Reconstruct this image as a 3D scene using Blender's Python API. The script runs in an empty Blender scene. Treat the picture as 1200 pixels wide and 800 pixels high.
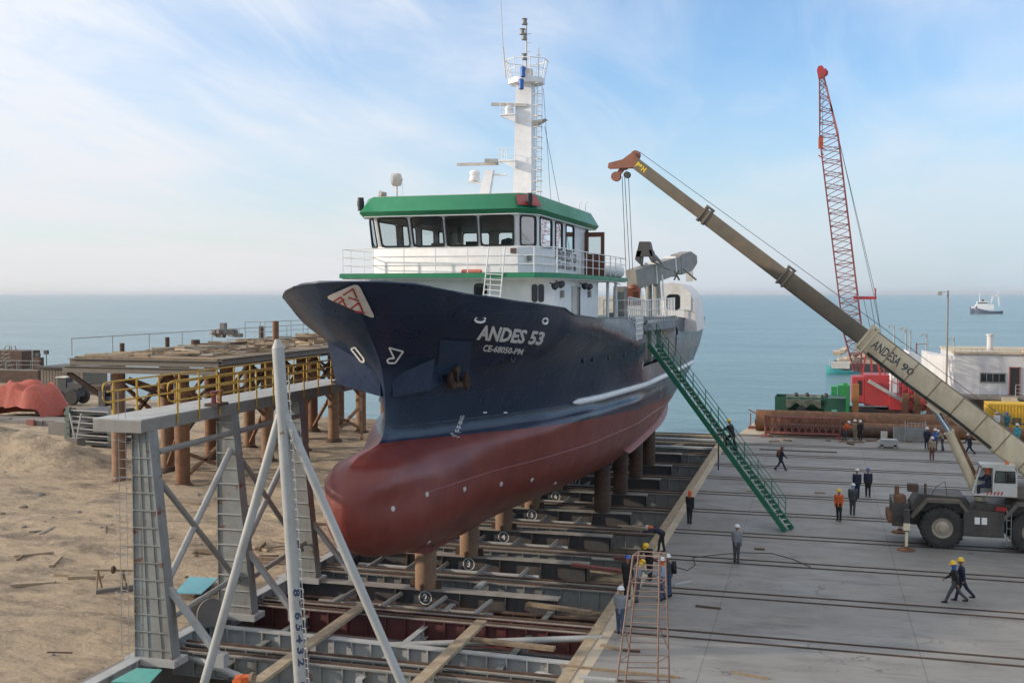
import bpy, bmesh, math, random
import numpy as np
from mathutils import Vector, Matrix
from mathutils.bvhtree import BVHTree
R = math.radians
random.seed(7)
SC = bpy.context.scene
COL = SC.collection
# ---------------------------------------------------------------- camera
F = 1270.0; H = 12.5; YAW = math.atan(357/1270.0); PIT = math.atan(55.5/1270.0)
cam = bpy.data.objects.new('camera', bpy.data.cameras.new('camera'))
COL.objects.link(cam)
cam.location = (0, 0, H)
cam.rotation_euler = (math.pi/2-PIT, 0, YAW)
cam.data.sensor_width = 36; cam.data.lens = F/1200*36
cam.data.clip_start = .1; cam.data.clip_end = 60000
SC.camera = cam
# ---------------------------------------------------------------- sky and sun
SUN_AZ = R(-108); SUN_EL = R(17)      # azimuth clockwise from +Y
world = bpy.data.worlds.new('World'); SC.world = world; world.use_nodes = True
def build_world():
    nt = world.node_tree; N = nt.nodes; L = nt.links; N.clear()
    out = N.new('ShaderNodeOutputWorld'); bg = N.new('ShaderNodeBackground'); L.new(bg.outputs[0], out.inputs[0])
    bg.inputs[1].default_value = .11
    sky = N.new('ShaderNodeTexSky'); sky.sky_type = 'NISHITA'; sky.sun_disc = False
    sky.sun_elevation = SUN_EL; sky.sun_rotation = SUN_AZ
    sky.air_density = 1.0; sky.dust_density = .6; sky.ozone_density = 1.6; sky.altitude = 20
    tc = N.new('ShaderNodeTexCoord')
    nrm = N.new('ShaderNodeVectorMath'); nrm.operation = 'NORMALIZE'; L.new(tc.outputs['Generated'], nrm.inputs[0])
    sep = N.new('ShaderNodeSeparateXYZ'); L.new(nrm.outputs[0], sep.inputs[0])
    def math_(op, a, b=None, c=None, clamp=False):
        m = N.new('ShaderNodeMath'); m.operation = op; m.use_clamp = clamp
        for i, v in enumerate((a, b, c)):
            if v is None: continue
            if isinstance(v, (int, float)): m.inputs[i].default_value = v
            else: L.new(v, m.inputs[i])
        return m.outputs[0]
    zc = math_('MAXIMUM', sep.outputs[2], 0.0)
    den = math_('ADD', zc, .16)
    px = math_('DIVIDE', sep.outputs[0], den); py = math_('DIVIDE', sep.outputs[1], den)
    cmb = N.new('ShaderNodeCombineXYZ'); L.new(px, cmb.inputs[0]); L.new(py, cmb.inputs[1])
    def noise(scale, loc, rot, sc, detail, dist, rough=.6):
        mp = N.new('ShaderNodeMapping'); mp.inputs['Location'].default_value = loc
        mp.inputs['Rotation'].default_value = (0, 0, R(rot)); mp.inputs['Scale'].default_value = sc
        L.new(cmb.outputs[0], mp.inputs[0])
        n = N.new('ShaderNodeTexNoise'); n.inputs['Scale'].default_value = scale; n.inputs['Detail'].default_value = detail
        n.inputs['Roughness'].default_value = rough; n.inputs['Distortion'].default_value = dist
        L.new(mp.outputs[0], n.inputs['Vector']); return n.outputs[0]
    def ramp(v, a, b):
        m = N.new('ShaderNodeMapRange'); m.interpolation_type = 'SMOOTHSTEP'
        m.inputs[1].default_value = a; m.inputs[2].default_value = b; L.new(v, m.inputs[0]); return m.outputs[0]
    big = ramp(noise(.55, CLOUD_LOC, -25, (1, .75, 1), 3, .35), .35, .58)
    wisp = ramp(noise(1.5, (3, 1, 0), 28, (1.6, .5, 1), 8, 1.3, .62), .36, .72)
    fine = ramp(noise(5, (0, 4, 0), 20, (1.5, .6, 1), 6, .8, .6), .2, .8)
    m1 = math_('MULTIPLY', big, math_('MULTIPLY_ADD', fine, .35, .65))
    m2 = math_('MULTIPLY', wisp, .26)
    # thicker veil towards the sun side
    side = math_('MULTIPLY_ADD', sep.outputs[0], -.55, .3, clamp=True)
    msk = math_('ADD', math_('MULTIPLY', m1, math_('ADD', side, .42)), math_('MULTIPLY', m2, math_('ADD', side, .55)))
    msk = math_('MINIMUM', msk, .9)
    tint = N.new('ShaderNodeMix'); tint.data_type = 'RGBA'; tint.blend_type = 'MULTIPLY'; tint.inputs['Factor'].default_value = 1
    tint.inputs['B'].default_value = SKY_TINT; L.new(sky.outputs[0], tint.inputs['A'])
    mix = N.new('ShaderNodeMix'); mix.data_type = 'RGBA'
    L.new(msk, mix.inputs['Factor']); L.new(tint.outputs['Result'], mix.inputs['A']); mix.inputs['B'].default_value = CLOUD_COL
    # pale haze close to the horizon
    hz = N.new('ShaderNodeMapRange'); hz.interpolation_type = 'SMOOTHSTEP'
    L.new(sep.outputs[2], hz.inputs[0]); hz.inputs[1].default_value = .25; hz.inputs[2].default_value = -.06
    hz.inputs[3].default_value = 0; hz.inputs[4].default_value = .92
    cs = N.new('ShaderNodeMix'); cs.data_type = 'RGBA'; L.new(math_('MULTIPLY_ADD', sep.outputs[0], -1.6, .2, clamp=True), cs.inputs['Factor'])
    cs.inputs['A'].default_value = HAZE_R; cs.inputs['B'].default_value = HAZE_L
    # bright veil added overhead, out of frame, to lift the light in shade
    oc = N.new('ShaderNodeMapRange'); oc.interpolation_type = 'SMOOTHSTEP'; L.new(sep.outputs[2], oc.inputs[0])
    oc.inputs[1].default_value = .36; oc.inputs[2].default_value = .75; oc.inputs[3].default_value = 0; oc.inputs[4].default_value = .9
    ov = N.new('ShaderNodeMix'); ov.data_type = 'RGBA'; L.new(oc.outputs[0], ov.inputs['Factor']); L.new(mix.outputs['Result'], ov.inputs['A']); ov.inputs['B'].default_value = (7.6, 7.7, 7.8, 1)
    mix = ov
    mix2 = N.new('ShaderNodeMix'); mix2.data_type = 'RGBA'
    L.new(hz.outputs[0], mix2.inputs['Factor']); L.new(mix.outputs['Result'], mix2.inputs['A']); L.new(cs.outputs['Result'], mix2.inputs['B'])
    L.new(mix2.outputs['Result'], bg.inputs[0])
CLOUD_LOC = (1.3, .4, 0)
CLOUD_COL = (7.2, 7.4, 7.8, 1); HAZE_R = (4.1, 5.0, 5.9, 1); HAZE_L = (6.1, 6.0, 6.15, 1); SKY_TINT = (1.22, 1.48, 1.78, 1)
build_world()
sun = bpy.data.objects.new('sun', bpy.data.lights.new('sun', 'SUN')); COL.objects.link(sun)
sun.data.energy = 3.3; sun.data.angle = R(1.2); sun.data.color = (1, .86, .70)
sd = Vector((math.sin(SUN_AZ)*math.cos(SUN_EL), math.cos(SUN_AZ)*math.cos(SUN_EL), math.sin(SUN_EL)))
sun.rotation_euler = (-sd).to_track_quat('-Z', 'Y').to_euler()
SC.view_settings.view_transform = 'Standard'; SC.view_settings.look = 'None'
SC.view_settings.exposure = 0.24; SC.view_settings.gamma = 1; SC.view_settings.use_curve_mapping = False

# ---------------------------------------------------------------- helpers
def ray(px, py):
    fw = Vector((-math.sin(YAW)*math.cos(PIT), math.cos(YAW)*math.cos(PIT), -math.sin(PIT)))
    rt = Vector((math.cos(YAW), math.sin(YAW), 0)); up = rt.cross(fw)
    return fw+rt*((px-600)/F)-up*((py-400)/F)
def at(px, py, x=None, y=None, z=None):
    """world point seen at photo pixel (px,py) on a plane x=, y= or z="""
    r = ray(px, py)
    t = (z-H)/r.z if z is not None else (x/r.x if x is not None else y/r.y)
    return Vector((0, 0, H))+r*t

class MB:
    def __init__(s): s.v = []; s.f = []; s.m = []; s.mi = 0; s.sm = []
    def quad(s, *p, smooth=False):
        n = len(s.v); s.v += [tuple(q) for q in p]; s.f.append(tuple(range(n, n+len(p)))); s.m.append(s.mi); s.sm.append(smooth); return s
    def add(s, vs, fs, smooth=False):
        n = len(s.v); s.v += [tuple(q) for q in vs]
        for f in fs: s.f.append(tuple(i+n for i in f)); s.m.append(s.mi); s.sm.append(smooth)
        return s
    def bx(s, x0, x1, y0, y1, z0, z1):
        v = [(x, y, z) for z in (z0, z1) for y in (y0, y1) for x in (x0, x1)]
        return s.add(v, [(0, 2, 3, 1), (4, 5, 7, 6), (0, 1, 5, 4), (2, 6, 7, 3), (0, 4, 6, 2), (1, 3, 7, 5)])
    def box(s, c, size, rot=None):
        """centre, size, rotation Matrix or z angle"""
        if rot is None: M = Matrix.Identity(3)
        elif isinstance(rot, (int, float)): M = Matrix.Rotation(rot, 3, 'Z')
        else: M = rot
        c = Vector(c); a, b, d = size[0]/2, size[1]/2, size[2]/2
        v = [c+M@Vector((x, y, z)) for z in (-d, d) for y in (-b, b) for x in (-a, a)]
        return s.add(v, [(0, 2, 3, 1), (4, 5, 7, 6), (0, 1, 5, 4), (2, 6, 7, 3), (0, 4, 6, 2), (1, 3, 7, 5)])
    def beam(s, p0, p1, w, h, up=(0, 0, 1)):
        """box from p0 to p1, width w (sideways), height h (along up)"""
        p0 = Vector(p0); p1 = Vector(p1); d = (p1-p0); l = d.length
        if l < 1e-6: return s
        d.normalize(); u = Vector(up); sd_ = d.cross(u)
        if sd_.length < 1e-4: sd_ = d.cross(Vector((0, 1, 0)))
        sd_.normalize(); u = sd_.cross(d)
        M = Matrix((d, sd_, u)).transposed()
        return s.box((p0+p1)/2, (l, w, h), M)
    def cyl(s, p0, p1, r0, r1=None, n=12, caps=True, smooth=True):
        p0 = Vector(p0); p1 = Vector(p1); r1 = r0 if r1 is None else r1
        d = (p1-p0).normalized(); a = d.cross(Vector((0, 0, 1)))
        if a.length < 1e-3: a = d.cross(Vector((0, 1, 0)))
        a.normalize(); b = d.cross(a)
        vs = []
        for p, r in ((p0, r0), (p1, r1)):
            for k in range(n):
                t = 2*math.pi*k/n; vs.append(p+(a*math.cos(t)+b*math.sin(t))*r)
        fs = [(k, (k+1) % n, n+(k+1) % n, n+k) for k in range(n)]
        s.add(vs, fs, smooth)
        if caps:
            s.add(vs[:n], [tuple(range(n))[::-1]]); s.add(vs[n:], [tuple(range(n))])
        return s
    def tube(s, pts, r, n=8, closed=False):
        pts = [Vector(p) for p in pts]; m = len(pts); vs = []
        for i, p in enumerate(pts):
            if closed: d = pts[(i+1) % m]-pts[i-1]
            else: d = pts[min(i+1, m-1)]-pts[max(i-1, 0)]
            d.normalize(); a = d.cross(Vector((0, 0, 1)))
            if a.length < 1e-3: a = d.cross(Vector((0, 1, 0)))
            a.normalize(); b = d.cross(a)
            rr = r[i] if isinstance(r, (list, tuple)) else r
            for k in range(n):
                t = 2*math.pi*k/n; vs.append(p+(a*math.cos(t)+b*math.sin(t))*rr)
        fs = []
        for i in range(m if closed else m-1):
            j = (i+1) % m
            for k in range(n): fs.append((i*n+k, i*n+(k+1) % n, j*n+(k+1) % n, j*n+k))
        s.add(vs, fs, True)
        if not closed:
            s.add(vs[:n], [tuple(range(n))[::-1]]); s.add(vs[-n:], [tuple(range(n))])
        return s
    def lathe(s, c, prof, n=16, axis='Z', cap=True):
        """prof: list of (r, h) along axis from centre c; axis 'X','Y','Z' or a vector"""
        ax = {'X': Vector((1, 0, 0)), 'Y': Vector((0, 1, 0)), 'Z': Vector((0, 0, 1))}[axis] if isinstance(axis, str) else Vector(axis).normalized()
        a = ax.cross(Vector((0, 0, 1)))
        if a.length < 1e-3: a = ax.cross(Vector((0, 1, 0)))
        a.normalize(); b = ax.cross(a); c = Vector(c); vs = []
        for r, h in prof:
            for k in range(n):
                t = 2*math.pi*k/n; vs.append(c+ax*h+(a*math.cos(t)+b*math.sin(t))*max(r, 1e-4))
        fs = [(i*n+k, i*n+(k+1) % n, (i+1)*n+(k+1) % n, (i+1)*n+k) for i in range(len(prof)-1) for k in range(n)]
        s.add(vs, fs, True)
        if cap and prof[0][0] > 1e-3: s.add(vs[:n], [tuple(range(n))[::-1]])
        if cap and prof[-1][0] > 1e-3: s.add(vs[-n:], [tuple(range(n))])
        return s
    def prism(s, poly, d):
        """planar polygon (3d points) extruded by vector d"""
        n = len(poly); d = Vector(d); p = [Vector(q) for q in poly]; q = [v+d for v in p]
        s.add(p, [tuple(range(n))[::-1]]); s.add(q, [tuple(range(n))])
        for i in range(n): j = (i+1) % n; s.add([p[i], p[j], q[j], q[i]], [(0, 1, 2, 3)])
        return s
    def ibeam(s, p0, p1, h=.5, w=.3, t=.04, stiff=0, tw=.02):
        """I section, TOP face centre line on p0-p1"""
        p0 = Vector(p0); p1 = Vector(p1); u = Vector((0, 0, 1))
        s.beam(p0-u*t/2, p1-u*t/2, w, t); s.beam(p0-u*(h-t/2), p1-u*(h-t/2), w, t)
        s.beam(p0-u*h/2, p1-u*h/2, tw, h-2*t-.002)
        if stiff:
            L_ = (p1-p0).length; n = max(1, int(L_/stiff)); d = (p1-p0)/L_
            for i in range(n+1):
                q = p0+d*(L_*i/n*.998+.001*L_)-u*h/2
                a = Matrix((d, d.cross(u), u)).transposed()
                s.box(q, (.05, w*.96, h-2*t-.004), a)
        return s
    def rail(s, path, h=1.0, r=.025, mids=2, post=1.5, mats=None):
        """handrail along polyline (foot points)"""
        path = [Vector(p) for p in path]
        for a, b in zip(path, path[1:]):
            L_ = (b-a).length; n = max(1, round(L_/post))
            for k in range(1, mids+2):
                z = Vector((0, 0, h*k/(mids+1))); s.cyl(a+z, b+z, r if k == mids+1 else r*.7, n=6, caps=False)
            for i in range(n+1):
                q = a.lerp(b, i/n); s.cyl(q, q+Vector((0, 0, h)), r, n=6)
        return s

OFF = {}
def put(name, mb, mat, parent=None, off=None, shade=None):
    me = bpy.data.meshes.new(name)
    o_ = Vector(OFF.get(parent.name, (0, 0, 0))) if parent is not None else Vector((0, 0, 0))
    if off is not None: o_ = Vector(off)
    me.from_pydata([(x-o_.x, y-o_.y, z-o_.z) for x, y, z in mb.v], [], mb.f)
    mats = mat if isinstance(mat, (list, tuple)) else [mat]
    for m in mats: me.materials.append(m)
    me.polygons.foreach_set('material_index', mb.m)
    me.polygons.foreach_set('use_smooth', mb.sm)
    me.update()
    bm = bmesh.new(); bm.from_mesh(me); bmesh.ops.remove_doubles(bm, verts=bm.verts, dist=1e-5)
    bmesh.ops.recalc_face_normals(bm, faces=bm.faces); bm.to_mesh(me); bm.free()
    try: me.set_sharp_from_angle(angle=R(50))
    except Exception: pass
    ob = bpy.data.objects.new(name, me); COL.objects.link(ob)
    if parent is not None: ob.parent = parent; OFF[ob.name] = OFF.get(parent.name, (0, 0, 0))
    elif off is not None: ob.location = off; OFF[ob.name] = tuple(off)
    return ob
def tag(o, label=None, cat=None, group=None, kind=None):
    if label: o['label'] = label
    if cat: o['category'] = cat
    if group: o['group'] = group
    if kind: o['kind'] = kind
    return o
def thing(name, label, cat, loc=(0, 0, 0), group=None):
    o = bpy.data.objects.new(name, None); COL.objects.link(o); o.location = loc; OFF[o.name] = tuple(loc)
    o.empty_display_size = .3
    return tag(o, label, cat, group)
def single(name, mb, mat, label, cat, loc, group=None):
    return tag(put(name, mb, mat, None, off=loc), label, cat, group)
def struct(name, mb, mat): return tag(put(name, mb, mat), kind='structure')
def dup(root, loc, rotz=None, label=None, group=None):
    def cp(o, par):
        c = o.copy(); COL.objects.link(c)
        if par is not None: c.parent = par
        for ch in o.children: cp(ch, c)
        return c
    r = cp(root, None); r.location = loc
    if rotz is not None: r.rotation_euler = (0, 0, rotz)
    if label: r['label'] = label
    if group: r['group'] = group
    return r

# ---------------------------------------------------------------- materials
MATS = {}
def mat(name, col, rough=.6, metal=0., dirt=None, damt=0., dscale=1.5, streak=0., rust=0., bump=0., bscale=8., coat=0., var=.06, spec=.5):
    if name in MATS: return MATS[name]
    m = bpy.data.materials.new(name); m.use_nodes = True; MATS[name] = m
    nt = m.node_tree; N = nt.nodes; L = nt.links; b = N['Principled BSDF']
    tc = N.new('ShaderNodeTexCoord')
    def noise(sc, detail=5, scl=(1, 1, 1), rough_=.6):
        mp = N.new('ShaderNodeMapping'); mp.inputs['Scale'].default_value = scl; L.new(tc.outputs['Object'], mp.inputs[0])
        n = N.new('ShaderNodeTexNoise'); n.inputs['Scale'].default_value = sc; n.inputs['Detail'].default_value = detail
        n.inputs['Roughness'].default_value = rough_; L.new(mp.outputs[0], n.inputs['Vector']); return n.outputs[0]
    def rng(v, a, b_, c=0, d=1):
        q = N.new('ShaderNodeMapRange'); q.inputs[1].default_value = a; q.inputs[2].default_value = b_
        q.inputs[3].default_value = c; q.inputs[4].default_value = d; L.new(v, q.inputs[0]); return q.outputs[0]
    def mix(fac, a, b_, bt='MIX'):
        q = N.new('ShaderNodeMix'); q.data_type = 'RGBA'; q.blend_type = bt
        for k, v in (('Factor', fac), ('A', a), ('B', b_)):
            if isinstance(v, (int, float)): q.inputs[k].default_value = v
            elif isinstance(v, tuple): q.inputs[k].default_value = (*v[:3], 1)
            else: L.new(v, q.inputs[k])
        return q.outputs['Result']
    c = tuple(col)
    cur = mix(rng(noise(dscale*2.2, 6), .3, .7), tuple(max(0, x*(1-var*1.5)) for x in c), tuple(x*(1+var*1.5) for x in c))
    if damt: cur = mix(rng(noise(dscale, 8, rough_=.68), .5-.12, .5+.2, 0, damt), cur, dirt or (.12, .10, .08))
    if streak: cur = mix(rng(noise(dscale*2.5, 5, (1, 1, .12)), .52, .75, 0, streak), cur, dirt or (.16, .12, .09))
    if rust: cur = mix(rng(noise(dscale*1.7, 9, rough_=.75), .66-.25*rust, .70-.2*rust), cur, (.17, .065, .025))
    L.new(cur, b.inputs['Base Color'])
    L.new(rng(noise(dscale*3, 4), .3, .7, max(.03, rough-.08), min(1, rough+.1)), b.inputs['Roughness'])
    b.inputs['Metallic'].default_value = metal
    b.inputs['Specular IOR Level'].default_value = spec
    if coat: b.inputs['Coat Weight'].default_value = coat; b.inputs['Coat Roughness'].default_value = .12
    if bump:
        bp = N.new('ShaderNodeBump'); bp.inputs['Strength'].default_value = bump; bp.inputs['Distance'].default_value = .03
        L.new(noise(bscale, 5), bp.inputs['Height']); L.new(bp.outputs[0], b.inputs['Normal'])
    return m
WHITE = mat('white_paint', (.80, .80, .80), .42, dirt=(.50, .44, .36), damt=.12, streak=.16, dscale=.9)
WHITE_D = mat('weathered_white', (.60, .57, .52), .6, dirt=(.30, .23, .17), damt=.4, streak=.5, dscale=1.2)
GREEN = mat('green_trim', (.014, .20, .09), .4, dirt=(.05, .16, .10), damt=.2, dscale=.8)
BLACK = mat('black_rubber', (.02, .02, .022), .55)
DARK = mat('dark_steel', (.045, .05, .058), .55, metal=.2, dirt=(.10, .08, .06), damt=.4, dscale=1.2, streak=.3, rust=.12)
DECKBEAM = mat('beam_paint', (.055, .062, .072), .5, dirt=(.17, .12, .08), damt=.55, dscale=1.1, streak=.5, rust=.35, bump=.2)
BEAMTOP = mat('beam_top_dust', (.32, .30, .27), .75, dirt=(.13, .10, .075), damt=.6, dscale=.9, bump=.2)
GREY = mat('grey_primer', (.245, .265, .26), .55, dirt=(.15, .115, .08), damt=.6, dscale=1.0, streak=.6, rust=.3, bump=.15)
GREY_L = mat('pale_grey_steel', (.40, .41, .40), .5, dirt=(.22, .17, .12), damt=.35, dscale=.8, streak=.35, rust=.1)
PIPEW = mat('pale_pipe', (.36, .37, .36), .45, dirt=(.2, .15, .11), damt=.3, dscale=1, streak=.2, rust=.12)
GREYC = mat('crane_grey', (.27, .265, .245), .5, dirt=(.14, .11, .08), damt=.4, dscale=1.0, streak=.4)
RUST = mat('rust', (.21, .098, .048), .85, dirt=(.075, .045, .03), damt=.7, dscale=1.2, streak=.5, bump=.3, bscale=14, var=.2)
RUSTD = mat('dark_rust', (.10, .058, .038), .85, dirt=(.035, .026, .022), damt=.6, dscale=1.3, bump=.3, bscale=12, var=.2)
RUST_L = mat('sandy_rust', (.27, .165, .10), .85, dirt=(.12, .062, .038), damt=.65, dscale=.9, streak=.6, bump=.3, bscale=12, var=.15)
MAROON = mat('maroon_beam', (.12, .03, .03), .6, dirt=(.05, .035, .03), damt=.5)
YELLOW = mat('yellow_rail', (.52, .31, .035), .5, dirt=(.2, .12, .05), damt=.5, dscale=3)
YELLOWC = mat('container_yellow', (.66, .40, .03), .5, dirt=(.3, .2, .06), damt=.3)
RED = mat('crane_red', (.48, .045, .05), .5, dirt=(.22, .06, .05), damt=.45, dscale=1.0, streak=.3)
REDL = mat('lattice_red', (.25, .065, .065), .6, dirt=(.15, .06, .05), damt=.4)
TRUSS = mat('truss_red', (.26, .085, .07), .7, dirt=(.12, .06, .045), damt=.5)
CREAM = mat('boom_cream', (.74, .64, .45), .5, dirt=(.34, .23, .12), damt=.4, dscale=.8, streak=.45, rust=.15)
OLIVE = mat('boom_olive', (.145, .130, .105), .45, metal=.1, dirt=(.26, .18, .11), damt=.55, dscale=.8, streak=.4)
CHROME = mat('chrome', (.55, .60, .68), .12, metal=1)
TYRE = mat('tyre', (.028, .028, .028), .85, dirt=(.09, .08, .065), damt=.5, dscale=2)
WOOD = mat('timber', (.26, .19, .12), .85, dirt=(.12, .085, .055), damt=.5, dscale=2, bump=.3, var=.2)
WOOD_L = mat('pale_timber', (.35, .275, .185), .8, dirt=(.22, .16, .10), damt=.5, dscale=1.5, bump=.3, var=.2)
CONC = mat('pale_concrete', (.50, .42, .31), .85, dirt=(.22, .19, .15), damt=.5, dscale=.5, bump=.3)
CONC_G = mat('wall_concrete', (.22, .20, .18), .9, dirt=(.10, .09, .08), damt=.6, dscale=.5, bump=.4)
BROWN = mat('varnished_door', (.13, .045, .022), .35)
TEAL = mat('teal_sheet', (.09, .36, .31), .7, dirt=(.2, .3, .25), damt=.4)
BLUES = mat('blue_sheet', (.10, .34, .42), .7, dirt=(.25, .3, .28), damt=.4)
GANG = mat('gangway_green', (.02, .17, .095), .5, dirt=(.05, .10, .07), damt=.4)
TARP = mat('orange_tarp', (.42, .085, .055), .75, dirt=(.30, .09, .06), damt=.7, bump=1.0, bscale=1.6, var=.15)
DIRT = mat('dirt_heap', (.20, .155, .11), .95, dirt=(.12, .09, .065), damt=.6, bump=.8, bscale=6, var=.15)
BLUEP = mat('blue_fitting', (.03, .13, .42), .4)
LETTER = mat('letter_white', (.80, .79, .76), .5)
LETTER_D = mat('letter_dark', (.07, .07, .08), .5)
LOGO = mat('emblem_cream', (.62, .56, .50), .5); LOGOR = mat('emblem_red', (.33, .035, .03), .5)
ORANGE = mat('orange_paint', (.62, .13, .03), .5)
GLOSSB = mat('dark_glass', (.02, .025, .03), .08)
def glass_mat():
    m = bpy.data.materials.new('window_glass'); m.use_nodes = True; nt = m.node_tree; N = nt.nodes; N.clear()
    o = N.new('ShaderNodeOutputMaterial'); t = N.new('ShaderNodeBsdfTransparent'); g = N.new('ShaderNodeBsdfGlossy')
    t.inputs[0].default_value = (.82, .86, .86, 1); g.inputs['Roughness'].default_value = .03; g.inputs[0].default_value = (.9, .95, 1, 1)
    f = N.new('ShaderNodeFresnel'); f.inputs[0].default_value = 1.5; mx = N.new('ShaderNodeMixShader')
    nt.links.new(f.outputs[0], mx.inputs[0]); nt.links.new(t.outputs[0], mx.inputs[1]); nt.links.new(g.outputs[0], mx.inputs[2])
    nt.links.new(mx.outputs[0], o.inputs[0]); return m
GLASS = glass_mat()
ORD = ['first', 'second', 'third', 'fourth', 'fifth', 'sixth', 'seventh', 'eighth', 'ninth', 'tenth', 'eleventh', 'twelfth', 'thirteenth', 'fourteenth']

def text_mesh(body, size, shear=0., bold=0., extrude=.004, sub=.12, space=1.0):
    cu = bpy.data.curves.new('t', 'FONT'); cu.body = body; cu.size = size; cu.shear = shear; cu.offset = bold
    cu.align_x = 'CENTER'; cu.align_y = 'CENTER'; cu.space_character = space; cu.resolution_u = 2
    ob = bpy.data.objects.new('t', cu); COL.objects.link(ob)
    dg = bpy.context.evaluated_depsgraph_get(); me = bpy.data.meshes.new_from_object(ob.evaluated_get(dg))
    bm = bmesh.new(); bm.from_mesh(me); bmesh.ops.triangulate(bm, faces=bm.faces)
    if sub:
        for _ in range(3):
            es = [e for e in bm.edges if e.calc_length() > sub]
            if es: bmesh.ops.subdivide_edges(bm, edges=es, cuts=1); bmesh.ops.triangulate(bm, faces=bm.faces)
    vs = [v.co.copy() for v in bm.verts]; bm.verts.index_update()
    fs = [tuple(v.index for v in f.verts) for f in bm.faces]; bm.free()
    bpy.data.objects.remove(ob); bpy.data.curves.remove(cu); bpy.data.meshes.remove(me)
    return vs, fs
def text_part(name, body, size, centre, xdir, ydir, m, parent, width=None, push=.006, **k):
    vs, fs = text_mesh(body, size, **k)
    if width:
        w = max(v.x for v in vs)-min(v.x for v in vs); sx = width/w
    else: sx = 1
    xd = Vector(xdir).normalized(); yd = Vector(ydir).normalized(); n = xd.cross(yd)
    mb = MB(); mb.add([Vector(centre)+xd*v.x*sx+yd*v.y+n*push for v in vs], fs)
    return put(name, mb, m, parent)
# ================================================================ SETTING
def nodes(name):
    m = bpy.data.materials.new(name); m.use_nodes = True; nt = m.node_tree
    return m, nt, nt.nodes, nt.links, nt.nodes['Principled BSDF']
def NX(nt):
    N = nt.nodes; L = nt.links
    tc = N.new('ShaderNodeTexCoord')
    def noise(sc, detail=5, scl=(1, 1, 1), rough=.6, rot=0, dist=0):
        mp = N.new('ShaderNodeMapping'); mp.inputs['Scale'].default_value = scl; mp.inputs['Rotation'].default_value = (0, 0, R(rot)); L.new(tc.outputs['Object'], mp.inputs[0])
        n = N.new('ShaderNodeTexNoise'); n.inputs['Scale'].default_value = sc; n.inputs['Detail'].default_value = detail
        n.inputs['Roughness'].default_value = rough; n.inputs['Distortion'].default_value = dist; L.new(mp.outputs[0], n.inputs['Vector']); return n.outputs[0]
    def rng(v, a, b_, c=0, d=1):
        q = N.new('ShaderNodeMapRange'); q.inputs[1].default_value = a; q.inputs[2].default_value = b_
        q.inputs[3].default_value = c; q.inputs[4].default_value = d; L.new(v, q.inputs[0]); return q.outputs[0]
    def mix(fac, a, b_, bt='MIX'):
        q = N.new('ShaderNodeMix'); q.data_type = 'RGBA'; q.blend_type = bt
        for k, v in (('Factor', fac), ('A', a), ('B', b_)):
            if isinstance(v, (int, float)): q.inputs[k].default_value = v
            elif isinstance(v, tuple): q.inputs[k].default_value = (*v[:3], 1)
            else: L.new(v, q.inputs[k])
        return q.outputs['Result']
    def mth(op, a, b_=None):
        q = N.new('ShaderNodeMath'); q.operation = op
        for i, v in enumerate((a, b_)):
            if v is None: continue
            if isinstance(v, (int, float)): q.inputs[i].default_value = v
            else: L.new(v, q.inputs[i])
        return q.outputs[0]
    return tc, noise, rng, mix, mth
def bump(nt, b, h, st, dist, prev=None):
    bp = nt.nodes.new('ShaderNodeBump'); bp.inputs['Strength'].default_value = st; bp.inputs['Distance'].default_value = dist
    nt.links.new(h, bp.inputs['Height'])
    if prev is not None: nt.links.new(prev, bp.inputs['Normal'])
    nt.links.new(bp.outputs[0], b.inputs['Normal']); return bp.outputs[0]
# sea
SEA_Z = -2.6
m, nt, N, L, b = nodes('sea_water'); tc, noise, rng, mix, mth = NX(nt)
cur = mix(rng(noise(.012, 5, (1, 2.2, 1), .6, 16), .35, .65), (.040, .125, .145), (.090, .20, .22))
cur = mix(rng(noise(.05, 6, (.35, 2, 1), .7, 16), .45, .75, 0, .5), cur, (.12, .225, .26))
L.new(cur, b.inputs['Base Color']); b.inputs['Roughness'].default_value = .22; b.inputs['IOR'].default_value = 1.33
p = bump(nt, b, noise(.16, 6, (.6, 1.6, 1), .6, 16), .9, .9)
bump(nt, b, noise(1.3, 5, (.7, 1.3, 1), .6, 20), .9, .16, p)
SEA = m
mb = MB(); mb.quad((-26000, -300, SEA_Z), (26000, -300, SEA_Z), (30000, 40000, SEA_Z), (-30000, 40000, SEA_Z)); struct('sea', mb, SEA)
# sand
m, nt, N, L, b = nodes('sand_ground'); tc, noise, rng, mix, mth = NX(nt)
cur = mix(rng(noise(.09, 7, rough=.65), .35, .65), (.52, .40, .275), (.42, .335, .24))
cur = mix(rng(noise(.25, 8, (1, 2.2, 1), .7, 30), .47, .62, 0, .85), cur, (.21, .175, .14))
cur = mix(rng(noise(1.3, 8, rough=.72), .56, .72, 0, .55), cur, (.19, .145, .105))
cur = mix(rng(noise(7, 6, rough=.7), .55, .75, 0, .4), cur, (.52, .45, .36))
cur = mix(rng(noise(2.6, 9, rough=.8), .67, .72, 0, .8), cur, (.13, .10, .075))
L.new(cur, b.inputs['Base Color']); b.inputs['Roughness'].default_value = .95; b.inputs['Specular IOR Level'].default_value = .2
p = bump(nt, b, noise(.55, 8, (1, 1.8, 1), .65, 25), .95, .8)
bump(nt, b, noise(3.5, 8, rough=.7), .8, .12, p)
SAND = m
def shoreY(x): return np.interp(-x, [0, 22, 50, 75, 100, 400], [104, 106, 111, 120, 138, 200])
from mathutils import noise as mn
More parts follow.
